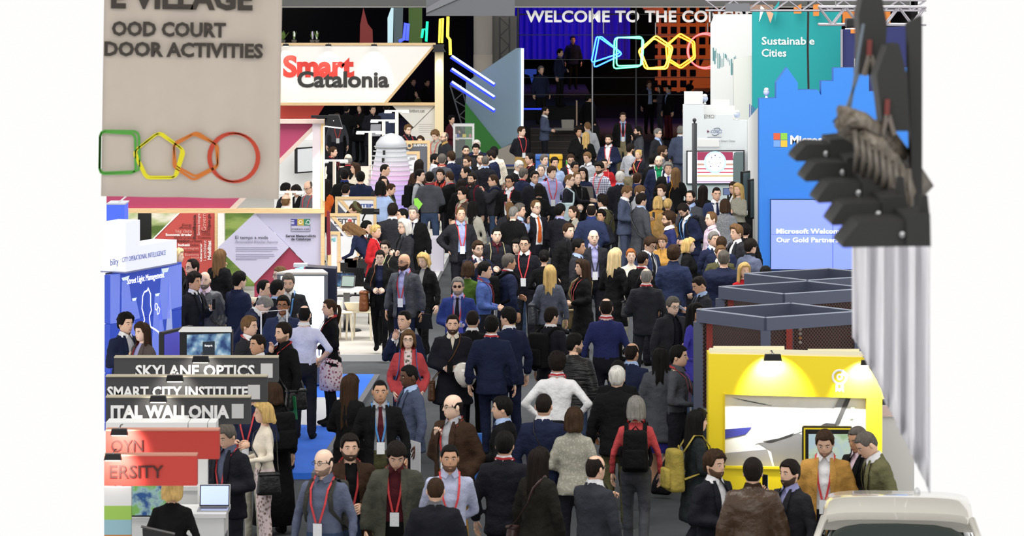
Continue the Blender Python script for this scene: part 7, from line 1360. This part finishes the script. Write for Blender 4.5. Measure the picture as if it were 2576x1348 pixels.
P(1152, 696, -5, 'person in bright blue open blazer, facing the viewer, papers, open left of the aisle', 'open', 'blue', 'lilac', 'ink', 'short', 'grey', 'ff', ex='GbLC', tie='ink', h=1.74, bulk=.08, props=(('paper', 1, 'white document held by the person in bright blue open blazer, open left of the aisle', '#d6d9e6', (.15, .2), .8), ('paper', -1, 'blue folder held by the person in bright blue open blazer, open left of the aisle', '#5a5fd0', (.24, .2), .5, 'folder')))
# mid right
P(1547, 625, 140, 'person in black long coat, seen from behind, right middle of the aisle', 'long', 'black', 'black', 'black', 'long', 'pale', 'df', sex='f', h=1.74)
P(1587, 624, 5, 'person in cream pullover, facing the viewer, pale trousers, right middle of the aisle', 'sweater', 'cream', 'cream', 'stone', 'bun', 'red', 'dd', sex='f', sk=0, h=1.66)
P(1617, 631, 140, 'person in black jacket, seen from behind, shoulder bag, mid-right of the aisle', 'zip', 'black', 'white', 'ink', 'crop', 'dark', 'df', ex='l', h=1.74, sk=2, props=(('bag', 'charcoal', 'charcoal shoulder bag carried by the person in black jacket, mid-right of the aisle', 1, True),))
P(1641, 596, 45, 'person in blue open blazer, half-turned right, dark tie, mid-right of the aisle', 'open', 'suitblue', 'white', 'ink', 'quiff', 'brown', 'ff', ex='gXC', tie='ink', pitch=22, h=1.78, props=(('phone', 1, 'phone held by the person in blue open blazer, mid-right of the aisle', '#b9c6d8'),))
P(1667, 590, -20, 'person in camel jacket, facing the viewer, glasses, mid-right of the aisle', 'zip', 'camel', 'camel', 'ink', 'fringe', 'light', 'df', sex='f', ex='g', h=1.62)
P(1695, 617, 170, 'person in blue suit, seen from behind, mid-right of the aisle', 'suit', 'suitblue', 'suitblue', 'suitblue', 'curly', 'brown', 'ff', h=1.84, bulk=.05)
P(1733, 599, 80, 'person in black jacket, in profile facing right, in front of the blue skyline wall', 'zip', 'black', 'black', 'ink', 'bob', 'blond', 'df', sex='f', sk=0, h=1.68)
P(1626, 673, 176, 'person in charcoal suit, seen from behind, red neck band, right middle of the aisle', 'suit', 'charcoal', 'white', 'charcoal', 'balding', 'grey', 'df', ex='l', legs='a', h=1.76)
P(1695, 745, 30, 'person in charcoal open coat, half-turned right, dark tie, beside the nearest kiosk', 'opencoat', 'charcoal', 'ink', 'ink', 'short', 'salt', 'df', ex='gC', pitch=10, h=1.74, tie='ink', sk=0, props=(('paper', 1, 'dark tablet held by the person in charcoal open coat, beside the nearest kiosk', '#2b2d36', (.25, .18), 1.1, 'tablet'),))
P(1751, 695, -70, 'person in charcoal suit, in profile facing left, with phone, beside the nearest kiosk', 'suit', 'charcoal', 'sky', 'ink', 'crop', 'dark', 'pp', pitch=22, h=1.76, sk=2, props=(('phone', -1, 'phone held by the person in charcoal suit, beside the nearest kiosk', '#30343c'), ('paper', 1, 'white document held by the person in charcoal suit, beside the nearest kiosk', '#d9dbf0', (.2, .22), .9)))
P(1749, 762, 60, 'person in violet pullover, in profile facing right, shoulder bag, beside the nearest kiosk', 'sweater', 'purple', 'purple', 'denim', 'long', 'black', 'df', sex='f', sk=2, h=1.66, props=(('bag', 'purple', 'violet shoulder bag carried by the person in violet pullover, beside the nearest kiosk', -1, True, (.32, .14, .34), .86, 'cloth'),))
P(1821, 629, 176, 'person in navy coat, seen from behind, in front of the blue skyline wall', 'coat', 'navy', 'navy', 'ink', 'short', 'salt', 'ff', ex='n', bulk=.38, h=1.78)
P(1795, 581, 30, 'person in navy open blazer, half-turned right, navy tie, at the demonstration desk', 'open', 'navy', 'white', 'ink', 'short', 'grey', 'dp', ex='YC', tie='navy', h=1.76, sk=1)
P(1815, 594, 170, 'person in navy jacket, seen from behind, in front of the blue skyline wall', 'zip', 'navy', 'navy', 'ink', 'short', 'brown', 'ff', h=1.70)
P(1813, 616, 10, 'person in olive suit, facing the viewer, in front of the blue skyline wall', 'suit', 'olive', 'white', 'ink', 'short', 'light', 'dd', h=1.68)
P(1789, 531, -65, 'person in pink shirt, in profile facing left, at the demonstration desk', 'shirt', 'pink', 'pink', 'ink', 'receding', 'light', 'dd', ex='C', h=1.80, sk=0)
P(1824, 502, 176, 'person in tweed fitted jacket, seen from behind, below the large screen', 'flare', '#26282c:tweed', 'black', 'black', 'bob', 'brown', 'ff', sex='f', h=1.70)
P(1803, 469, 10, 'person in blue open blazer, facing the viewer, navy tie, below the large screen', 'open', 'suitblue', 'white', 'suitblue', 'shaved', 'dark', 'dd', ex='XC', tie='navy', h=1.82, sk=1, pitch=8)
P(1857, 461, -40, 'person in patterned beige pullover, half-turned left, below the large screen', 'sweater', '#8d8a80:plaid', 'white', 'black', 'long', 'blond', 'dx', sex='f', h=1.74)
P(1846, 458, -60, 'person in dark fitted jacket, in profile facing left, glasses, below the large screen', 'flare', 'ink', 'white', 'ink', 'long', 'brown', 'dd', sex='f', ex='g', h=1.70)
P(1768, 467, 165, 'person in black jacket, seen from behind, below the large screen', 'zip', 'black', 'black', 'ink', 'long', 'dark', 'ff', sex='f', h=1.68)
P(1853, 564, -60, 'person in charcoal open blazer, in profile facing left, at the demonstration desk', 'open', 'charcoal', 'white', 'ink', 'quiff', 'light', 'df', ex='C', h=1.82, sk=1)
P(1888, 599, 130, 'person in slate suit, in profile facing right, glasses, at the blue skyline wall', 'suit', 'slate', 'ink', 'ink', 'short', 'dark', 'df', ex='g', h=1.78, bulk=.1)
P(1876, 563, 170, 'person in black jacket, seen from behind, at the demonstration desk', 'zip', 'black', 'black', 'ink', 'curly', 'black', 'dd', sex='f', h=1.66)
P(1872, 661, 20, 'person in red pullover, facing the viewer, at the rearmost kiosk', 'sweater', 'red', 'red', 'ink', 'long', 'blond', 'dd', sex='f', h=1.64)
P(1926, 668, 165, 'person in dark suit, seen from behind, at the rearmost kiosk', 'suit', 'ink', 'white', 'ink', 'short', 'black', 'dd', h=1.72)
P(1856, 741, -15, 'person in dark jacket, facing the viewer, grey shirt, inside the middle kiosk', 'zip', 'ink', 'grey', 'ink', 'long', 'brown', 'dd', sex='f', h=1.62)
# left: platform visitors
P(945, 564, 65, 'person in red fitted jacket, in profile facing right, by the pine counter', 'flare', 'red', 'white', 'black', 'short', 'blond', 'ff', sex='f', z=.1, h=1.68)
P(866, 566, -110, 'person in navy pullover, bending left, shoulder bag, at the framed panels', 'sweater', 'navy', 'cream', 'navy', 'long', 'light', 'fr', sex='f', z=.1, lean=32, pitch=25, props=(('bag', 'black', 'black shoulder bag carried by the person in navy pullover, at the framed panels', 1, True),))
P(1017, 550, -60, 'person in charcoal suit, in profile facing left, arms crossed, on the platform edge', 'suit', 'charcoal', 'grey', 'ink', 'shaggy', 'white', 'xx', ex='g', h=1.80, tie='ink', sk=0)
P(1013, 523, -75, 'person in dark suit, in profile facing left, on the platform edge', 'suit', 'ink', 'white', 'ink', 'crop', 'black', 'df', h=1.76)
P(1039, 516, -10, 'person in black suit, facing the viewer, navy tie, on the platform edge', 'suit', 'black', 'white', 'black', 'short', 'grey', 'dd', tie='navy', h=1.80, sk=0, legs='w')
P(988, 510, 172, 'person in charcoal suit, seen from behind, hand on hip, on the platform edge', 'suit', 'charcoal', 'white', 'charcoal', 'short', 'dark', 'fh', h=1.82, z=.1)
P(905, 515, 60, 'person in black jacket, bending right, flat cap, at the framed panels', 'zip', 'black', 'black', 'ink', 'cap', 'brown', 'fr', lean=22, pitch=30, z=.1)
P(922, 554, 60, 'person in charcoal jacket, seated, in profile facing right, at the framed panels', 'zip', 'charcoal', 'white', 'ink', 'short', 'black', 'ff', ex='l', legs='i', z=.1)
P(969, 604, -15, 'person in black jacket, facing the viewer, shoulder bag, by the pine counter', 'zip', 'black', '#c7d79a', 'ink', 'updo', 'dark', 'sp', sex='f', ex='gK', z=.1, sk=0, h=1.66, props=(('bag', '#8c8268', 'beige shoulder bag carried by the person in black jacket, by the pine counter', 1, False),))
P(956, 628, -5, 'person in black open blazer, facing the viewer, shoulder bag, by the pine counter', 'open', 'black', 'navy', 'black', 'ponytail', 'dark', 'ff', sex='f', ex='T', z=.1, h=1.63, sk=0, legs='w', pitch=10, props=(('bag', '#8a4f26', 'brown leather shoulder bag carried by the person in black open blazer, by the pine counter', -1, False, (.30, .16, .34), .90, 'leather', -.02),))
P(1017, 636, -25, 'person in grey open blazer, half-turned left, folder, on the platform corner', 'open', 'grey', 'lilac', 'navy', 'none', 'black', 'dD', ex='gbLC', h=1.78, sk=2, yaw=-20, props=(('paper', 1, 'black folder held by the person in grey open blazer, on the platform corner', '#151517', (.30, .24), .3, 'folder'),))
P(1063, 636, -30, 'person in black open blazer, half-turned left, striding, on the platform corner', 'open', 'black', '#9a9a92:tweed', 'black', 'bob', 'blond', 'dd', sex='f', h=1.66, sk=0, legs='w', pitch=12)
P(1017, 779, -35, 'person in navy suit, half-turned left, hand at chin, below the pale platform', 'suit', 'navy', 'white', 'navy', 'crop', 'black', 'cd', tie='ink', h=1.76)
P(1027, 831, 0, 'person in coral red open blazer, facing the viewer, rucksack, below the pale platform', 'open', 'coral', '#5a5f4c:print', 'ink', 'bob', 'light', 'kk', sex='f', ex='gL', h=1.64, sk=0, pitch=-5, props=(('backpack', '#5570b0', 'blue-strapped rucksack worn by the person in coral red open blazer, below the pale platform'),))
P(1139, 789, 0, 'person in dark coat, facing the viewer, shoulder bag, lower middle of the aisle', 'coat', 'ink', 'cream', 'ink', 'crop', 'dark', 'ff', ex='b', h=1.76, props=(('bag', '#5a3a22', 'brown satchel carried by the person in dark coat, lower middle of the aisle', -1, True, (.3, .1, .26), .80, 'leather', 0., 'satchel', '#6b4a2a'), ('helmet', 1, 'white open-face helmet carried by the person in dark coat, lower middle of the aisle'), ('phone', -1, 'phone held by the person in dark coat, lower middle of the aisle', '#3a3a40')))
P(1189, 779, 174, 'person in black suit, seen from behind, lower middle of the aisle', 'suit', 'black', 'white', 'black', 'crop', 'dark', 'df', h=1.76)
P(1237, 792, 172, 'person in navy suit, seen from behind, red neck band, lower middle of the aisle', 'suit', 'navy', 'white', 'navy', 'short', 'black', 'dd', ex='l', h=1.80, legs='w')
P(1279, 771, -150, 'person in navy suit, seen from behind, lower middle of the aisle', 'suit', 'navy', 'white', 'navy', 'short', 'black', 'dd', h=1.82, yaw=25)
P(1387, 770, 140, 'person in dark suit, seen from behind, rucksack, lower centre of the aisle', 'suit', 'ink', 'white', 'ink', 'receding', 'dark', 'dd', h=1.76, yaw=-10, props=(('backpack', 'black', 'black rucksack worn by the person in dark suit, lower centre of the aisle'),))
P(1525, 748, 178, 'person in deep blue pullover, seen from behind, lower right-centre of the aisle', 'sweater', 'indigo', 'white', 'ink', 'balding', 'dark', 'dd', ex='lC', h=1.80, bulk=.14)
P(1445, 837, 150, 'person in black quilted jacket, seen from behind, denim trousers, lower centre of the aisle', 'puffer', 'black:puff', 'black', 'denim', 'short', 'black', 'dd', ex='un', h=1.78, yaw=-35)
P(1402, 885, 176, 'person in white shirt, seen from behind, hands on hips, lower centre of the aisle', 'shirt', 'white', 'white', 'ink', 'curly', 'dark', 'hh', ex='lC', h=1.78)
P(1590, 860, 150, 'person in navy suit, seen from behind, lower right of the aisle', 'suit', 'navy', 'sky', 'ink', 'balding', 'dark', 'df', h=1.74, sk=2)
P(1555, 904, 165, 'person in black suit, seen from behind, lower right of the aisle', 'suit', 'black', 'black', 'black', 'crop', 'black', 'dd', h=1.72, sk=3)
P(1552, 919, 172, 'person in black suit, seen from behind, olive trousers, lower right of the aisle', 'suit', 'black', 'black', 'olive', 'short', 'white', 'dd', h=1.80, sk=0)
P(1600, 999, 176, 'person in coral red pullover, seen from behind, rucksack, near row, right', 'sweater', 'coral', 'coral', 'grey', 'bob', 'grey', 'dd', sex='f', ex='l', h=1.68, legs='w', props=(('backpack', 'black', 'black rucksack worn by the person in coral red pullover, near row, right', 'cloth', 1.20),))
P(1707, 867, 75, 'person in grey shirt, in profile facing right, leaflet, near the yellow booth side', 'shirt', 'grey', 'grey', 'ink', 'short', 'black', 'fr', ex='CL', legs='w', h=1.78, props=(('paper', 1, 'white leaflet held by the person in grey shirt, near the yellow booth side', '#e2dedb', (.2, .3), .4, 'leaflet'),))
P(1662, 875, 170, 'person in grey coat, seen from behind, violet skirt, near the yellow booth side', 'coat', 'grey', 'grey', 'purple', 'long', 'black', 'dd', sex='f', ex='KN', h=1.70, sk=2, legs='w')
P(1755, 1030, 105, 'person in dark green long coat, in profile facing right, rucksack, at the yellow pillar', 'long', '#23282a', 'black', 'ink', 'long', 'black', 'fd', sex='f', h=1.68, legs='w', props=(('backpack', '#a08f45', 'mustard rucksack worn by the person in dark green long coat, at the yellow pillar', 'cloth', 1.12),))
# bottom row
P(815, 1126, -20, 'person in slate shirt, half-turned left, rucksack, front row, far left', 'shirt', '#60677e', '#60677e', 'denim', 'bald', 'dark', 'dd', ex='gLCu', h=1.80, sk=0, bulk=.08, yaw=-20, props=(('backpack', '#3f3f3c', 'dark grey rucksack worn by the person in slate shirt, front row, far left'),))
P(880, 1089, 10, 'person in brown open coat, facing the viewer, denim trousers, front row, far left', 'opencoat', 'brown', 'black', 'denim', 'short', 'dark', 'df', ex='bLn', h=1.80)
P(998, 1115, -5, 'person in grey-green open coat, facing the viewer, red lanyard and badge, front row, left', 'opencoat', 'parka', 'maroon', 'black', 'fringe', 'dark', 'dd', ex='LC', h=1.78, pitch=28, yaw=10)
P(1131, 1116, 5, 'person in pale lilac shirt, facing the viewer, front row, left of centre', 'shirt', '#b6bbd6', '#b6bbd6', 'ink', 'crop', 'black', 'bb', ex='LCu', h=1.78, sk=2)
P(1096, 1199, 178, 'person in dark jacket, seen from behind, front row, left of centre', 'zip', 'ink', 'midgrey', 'ink', 'crop', 'brown', 'dd', h=1.66, bulk=.05)
P(1140, 989, -35, 'person in brown open coat, half-turned left, glasses, near row, left of centre', 'opencoat', 'brown', 'light', 'camel', 'bald', 'dark', 'sk', ex='gLC', h=1.80, bulk=.16, sk=0, yaw=-30)
P(1264, 995, -110, 'person in black suit, in profile facing left, pale blue shirt, near row, centre', 'suit', 'black', 'sky', 'black', 'short', 'black', 'df', h=1.76, yaw=15)
P(1270, 1083, 170, 'person in dark suit, seen from behind, red neck band, front row, centre', 'suit', 'ink', 'white', 'ink', 'short', 'black', 'dd', ex='l', h=1.80)
P(1368, 988, 172, 'person in navy suit, seen from behind, shoulder bag, near row, right of centre', 'suit', 'navy', 'white', 'navy', 'crop', 'dark', 'dd', h=1.80, props=(('bag', 'black', 'black shoulder bag carried by the person in navy suit, near row, right of centre', -1, True),))
P(1444, 1027, 172, 'person in pale plaid fitted jacket, seen from behind, near row, right of centre', 'flare', '#b3b0a4:plaid', 'white', 'ink', 'bob', 'brown', 'ff', sex='f', h=1.68)
P(1356, 1127, 140, 'person in blackish coat, seen from behind, shoulder bag, front row, right of centre', 'coat', '#24231f', 'black', 'ink', 'long', 'dark', 'dd', sex='f', h=1.70, ex='n', props=(('bag', '#4a3836', 'brown-strapped shoulder bag carried by the person in blackish coat, front row, right of centre', 1, True),))
P(1498, 1142, 135, 'person in dark grey suit, seen from behind, hand raised, front row, right of centre', 'suit', '#33353c', 'white', '#33353c', 'balding', 'dark', 'dg', ex='g', h=1.76, bulk=.08, sk=1)
P(881, 942, 145, 'person in black jacket, seen from behind, leaflet, right of the blue platform', 'zip', 'black', 'black', 'black', 'longstraight', 'brown', 'ff', sex='f', ex='K', h=1.68, z=.08, props=(('paper', 1, 'tan leaflet held by the person in black jacket, right of the blue platform', '#d9cdbf', (.15, .2), .8, 'leaflet'),))
P(956, 953, 5, 'person in black open blazer, facing the viewer, maroon tie, right of the blue platform', 'open', 'black', 'light', 'olive', 'shaved', 'black', 'dd', ex='YC', h=1.76, sk=2, tie='maroon')
P(1027, 916, -65, 'person in slate blue suit, in profile facing left, papers, right of the blue platform', 'suit', 'bluegrey', 'sky', 'ink', 'crop', 'black', 'dd', h=1.78, sk=4, ex='', pitch=5, props=(('paper', 1, 'large white document held by the person in slate blue suit, right of the blue platform', '#e6e6ea', (.26, .36), .0),))
P(829, 751, -75, 'person in black fitted jacket, in profile facing left, patterned skirt, at the blue platform', 'flare', 'black', '#a34a5c:print', '#8f3f58:print', 'ponytail', 'brown', 'df', sex='f', ex='LK', h=1.68, z=.08)
P(766, 766, 170, 'person in white shirt, seen from behind, hands on hips, at the blue platform', 'shirt', '#cfd2ee', 'white', 'ink', 'balding', 'black', 'hh', ex='SC', h=1.72, z=.08, bulk=.06)
P(713, 809, -55, 'person in black suit, in profile facing left, hand at chin, behind the anthracite headers', 'suit', 'black', 'black', 'navy', 'short', 'dark', 'cd', ex='lu', h=1.78, z=.08, props=(('paper', 1, 'green booklet held by the person in black suit, behind the anthracite headers', '#1f7a4a', (.2, .28), .1, 'booklet'), ('bag', 'black', 'black shoulder bag carried by the person in black suit, behind the anthracite headers', 1, True)))
P(725, 687, 0, 'person in charcoal suit, facing the viewer, blue lanyard, before the glowing screen', 'suit', 'charcoal', 'white', 'ink', 'short', 'salt', 'ff', ex='bY', h=1.80, pitch=12, bulk=.1)
P(712, 742, -5, 'person in blue suit, facing the viewer, glasses, before the glowing screen', 'suit', 'suitblue', 'light', 'suitblue', 'short', 'black', 'dd', ex='g', h=1.74, sk=3, z=.08, bulk=.08)
P(683, 752, 95, 'person in navy suit, bending right, before the glowing screen', 'suit', 'navy', 'white', 'navy', 'short', 'grey', 'ff', lean=28, pitch=25, h=1.76, sk=0)
P(664, 703, 70, 'person in black suit, in profile facing right, at the diamond panel', 'suit', 'black', 'white', 'black', 'receding', 'black', 'df', h=1.76)
P(698, 703, 120, 'person in dark suit, in profile facing right, before the glowing screen', 'suit', 'ink', 'sky', 'ink', 'short', 'black', 'dd', h=1.76)
P(602, 681, 130, 'person in navy coat, in profile facing right, glasses, at the diamond panel', 'coat', 'navy', 'navy', 'ink', 'short', 'black', 'dp', ex='gn', h=1.80)
P(705, 669, -70, 'person in grey jacket, in profile facing left, glasses, before the glowing screen', 'zip', 'grey', 'white', 'ink', 'short', 'light', 'dd', ex='g', h=1.74, sk=0)
P(627, 793, 65, 'person in charcoal open blazer, in profile facing right, behind the anthracite headers', 'open', 'charcoal', 'white', 'ink', 'short', 'light', 'df', ex='lC', h=1.80)
P(649, 839, -55, 'person in black suit, in profile facing left, behind the anthracite headers', 'suit', 'black', 'white', 'black', 'crop', 'dark', 'pf', h=1.76, sk=2)
P(316, 787, 45, 'person in navy open blazer, half-turned right, with phone, before the blue video wall', 'open', 'navy', 'white', 'navy', 'curly', 'black', 'pd', h=1.78, ex='C', props=(('phone', -1, 'phone held by the person in navy open blazer, before the blue video wall', '#4a52e0'),))
P(357, 811, -45, 'person in brown-grey open blazer, half-turned left, red neck band, before the blue video wall', 'open', '#5b5250', 'lilac', 'ink', 'long', 'brown', 'ff', sex='f', ex='l', h=1.70, sk=0)
P(488, 685, 60, 'person in dark suit, in profile facing right, navy tie, beside the video wall', 'suit', 'ink', 'white', 'ink', 'curly', 'dark', 'dp', h=1.76, tie='navy', sk=2, props=(('phone', 1, 'phone held by the person in dark suit, beside the video wall', '#c9d6ee'),))
P(515, 681, -5, 'person in grey leather jacket, facing the viewer, shoulder bag, beside the video wall', 'zip', 'grey:leather', 'pink', 'denim', 'none', 'salt', 'kk', ex='b', h=1.78, sk=0, props=(('bag', '#3a2c26', 'brown-strapped shoulder bag carried by the person in grey leather jacket, beside the video wall', 1, True),))
P(447, 625, 75, 'person in black jacket, in profile facing right, at the word wall', 'zip', 'black', 'black', 'ink', 'long', 'pale', 'df', sex='f', z=.1, sk=0)
P(484, 650, -55, 'person in black suit, in profile facing left, glasses, at the word wall', 'suit', 'black', 'black', 'ink', 'receding', 'dark', 'ff', ex='gu', z=.1)
P(553, 628, 150, 'person in black jacket, seated, seen from behind, hand raised, at the word wall', 'zip', 'black', 'black', 'black', 'long', 'light', 'fu', sex='f', legs='i', z=.45)
P(494, 872, 170, 'person in dark suit, seen from behind, behind the rearmost header', 'suit', 'ink', 'white', 'ink', 'short', 'dark', 'dd', h=1.72)
P(662, 1011, -75, 'person in cream pullover, in profile facing left, shoulder bag, right of the anthracite headers', 'sweater', 'cream', 'cream', '#8a7468:print', 'bob', 'blond', 'ff', sex='f', h=1.62, props=(('bag', 'black', 'black shoulder bag carried by the person in cream pullover, right of the anthracite headers', 1, True),))
P(688, 962, -150, 'person in black long coat, seen from behind, rucksack, right of the anthracite headers', 'long', 'black', 'black', 'black', 'bob', 'brown', 'df', sex='f', h=1.66, ex='P', props=(('backpack', 'black', 'black rucksack worn by the person in black long coat, right of the anthracite headers'),))
P(636, 952, -30, 'person in navy pullover, half-turned left, red lanyard and badge, right of the anthracite headers', 'sweater', 'navy', 'navy', 'stone', 'short', 'dark', 'ff', ex='L', h=1.78)
P(561, 1066, -40, 'person in dark open blazer, half-turned left, red lanyard and badge, at the white counters', 'open', 'ink', 'slate', 'ink', 'short', 'salt', 'ff', ex='L', h=1.74, pitch=22)
P(434, 1192, 176, 'person in black pullover, seen from behind, at the white counters', 'sweater', 'black', 'black', 'ink', 'bob', 'blond', 'ff', sex='f', h=1.66)
# lower right
P(1798, 1133, 45, 'person in dark open blazer, half-turned right, in front of the yellow booth', 'open', 'ink', 'white', 'ink', 'curly', 'brown', 'ff', ex='bC', h=1.74)
P(1894, 1150, 176, 'person in brown leather jacket, seen from behind, in front of the yellow booth', 'zip', '#4a3626:leather', 'brown', 'ink', 'short', 'dark', 'dd', h=1.76, bulk=.08)
P(1987, 1154, -50, 'person in charcoal suit, half-turned left, hand raised, in front of the yellow booth', 'suit', 'charcoal', 'lilac', 'ink', 'short', 'dark', 'ud', ex='b', h=1.74, props=(('phone', -1, 'phone held by the person in charcoal suit, in front of the yellow booth', '#8fd0e8'),))
P(2074, 1082, -10, 'person in camel open blazer, facing the viewer, at the yellow-rimmed monitor', 'open', 'camel', 'white', 'ink', 'short', 'brown', 'dd', ex='LCu', h=1.80, pitch=20, bulk=.08)
P(2152, 1071, -50, 'person in black suit, half-turned left, pink shirt, at the yellow-rimmed monitor', 'suit', 'black', 'pink', 'ink', 'crop', 'salt', 'df', h=1.80, sk=2, pitch=15)
P(2163, 1088, -75, 'person in olive green suit, bending left, at the yellow-rimmed monitor', 'suit', '#6b6a4c', 'white', 'ink', 'crop', 'salt', 'fd', lean=14, pitch=18, h=1.80, sk=1)
# silhouettes in the dark congress hall
P(1633, 203, 15, 'person in black open blazer, facing the viewer, pale blue shirt, in the dark hall', 'open', 'black', 'sky', 'black', 'short', 'brown', 'dd', ex='')
P(1660, 214, -70, 'person in grey pullover, in profile facing left, arms crossed, in the dark hall', 'sweater', 'grey', 'grey', 'grey', 'long', 'dark', 'xx', sex='f')
P(1681, 214, -55, 'person in black suit, in profile facing left, pale blue shirt, in the dark hall', 'suit', 'black', 'sky', 'maroon', 'short', 'black', 'dd')
P(1738, 182, 170, 'person in black suit, seen from behind, rear of two alike, before the orange lattice', 'suit', 'black', 'black', 'black', 'short', 'black', 'dd')
P(1441, 90, 10, 'person in navy suit, facing the viewer, below the stage curtain', 'suit', 'navy', 'navy', 'black', 'short', 'black', 'dd', h=1.82, z=1.35)
P(1409, 122, 60, 'person in navy suit, in profile facing right, slate shirt, below the stage curtain', 'suit', 'navy', 'slate', 'black', 'short', 'black', 'df', z=1.35)
P(1361, 165, 30, 'person in navy suit, half-turned right, below the stage curtain', 'suit', 'navy', 'navy', 'black', 'short', 'grey', 'dd', z=.9)
P(1735, 214, 150, 'person in black suit, seen from behind, front of two alike, before the orange lattice', 'suit', 'black', 'black', 'black', 'afro', 'black', 'dd', h=1.66)
P(1040, 196, 20, 'person in dark jacket, facing the viewer, in the header gap', 'zip', 'ink', 'ink', 'ink', 'short', 'brown', 'dd')
P(1050, 226, -60, 'person in olive pullover, in profile facing left, in the header gap', 'sweater', 'olive', 'olive', 'ink', 'bob', 'dark', 'ff', sex='f')
P(1074, 198, 40, 'person in black suit, half-turned right, in the header gap', 'suit', 'black', 'ink', 'black', 'short', 'dark', 'dd')
prepare_people()
for i, q in enumerate(PEOPLE): make_person(i, q)
flush_text()
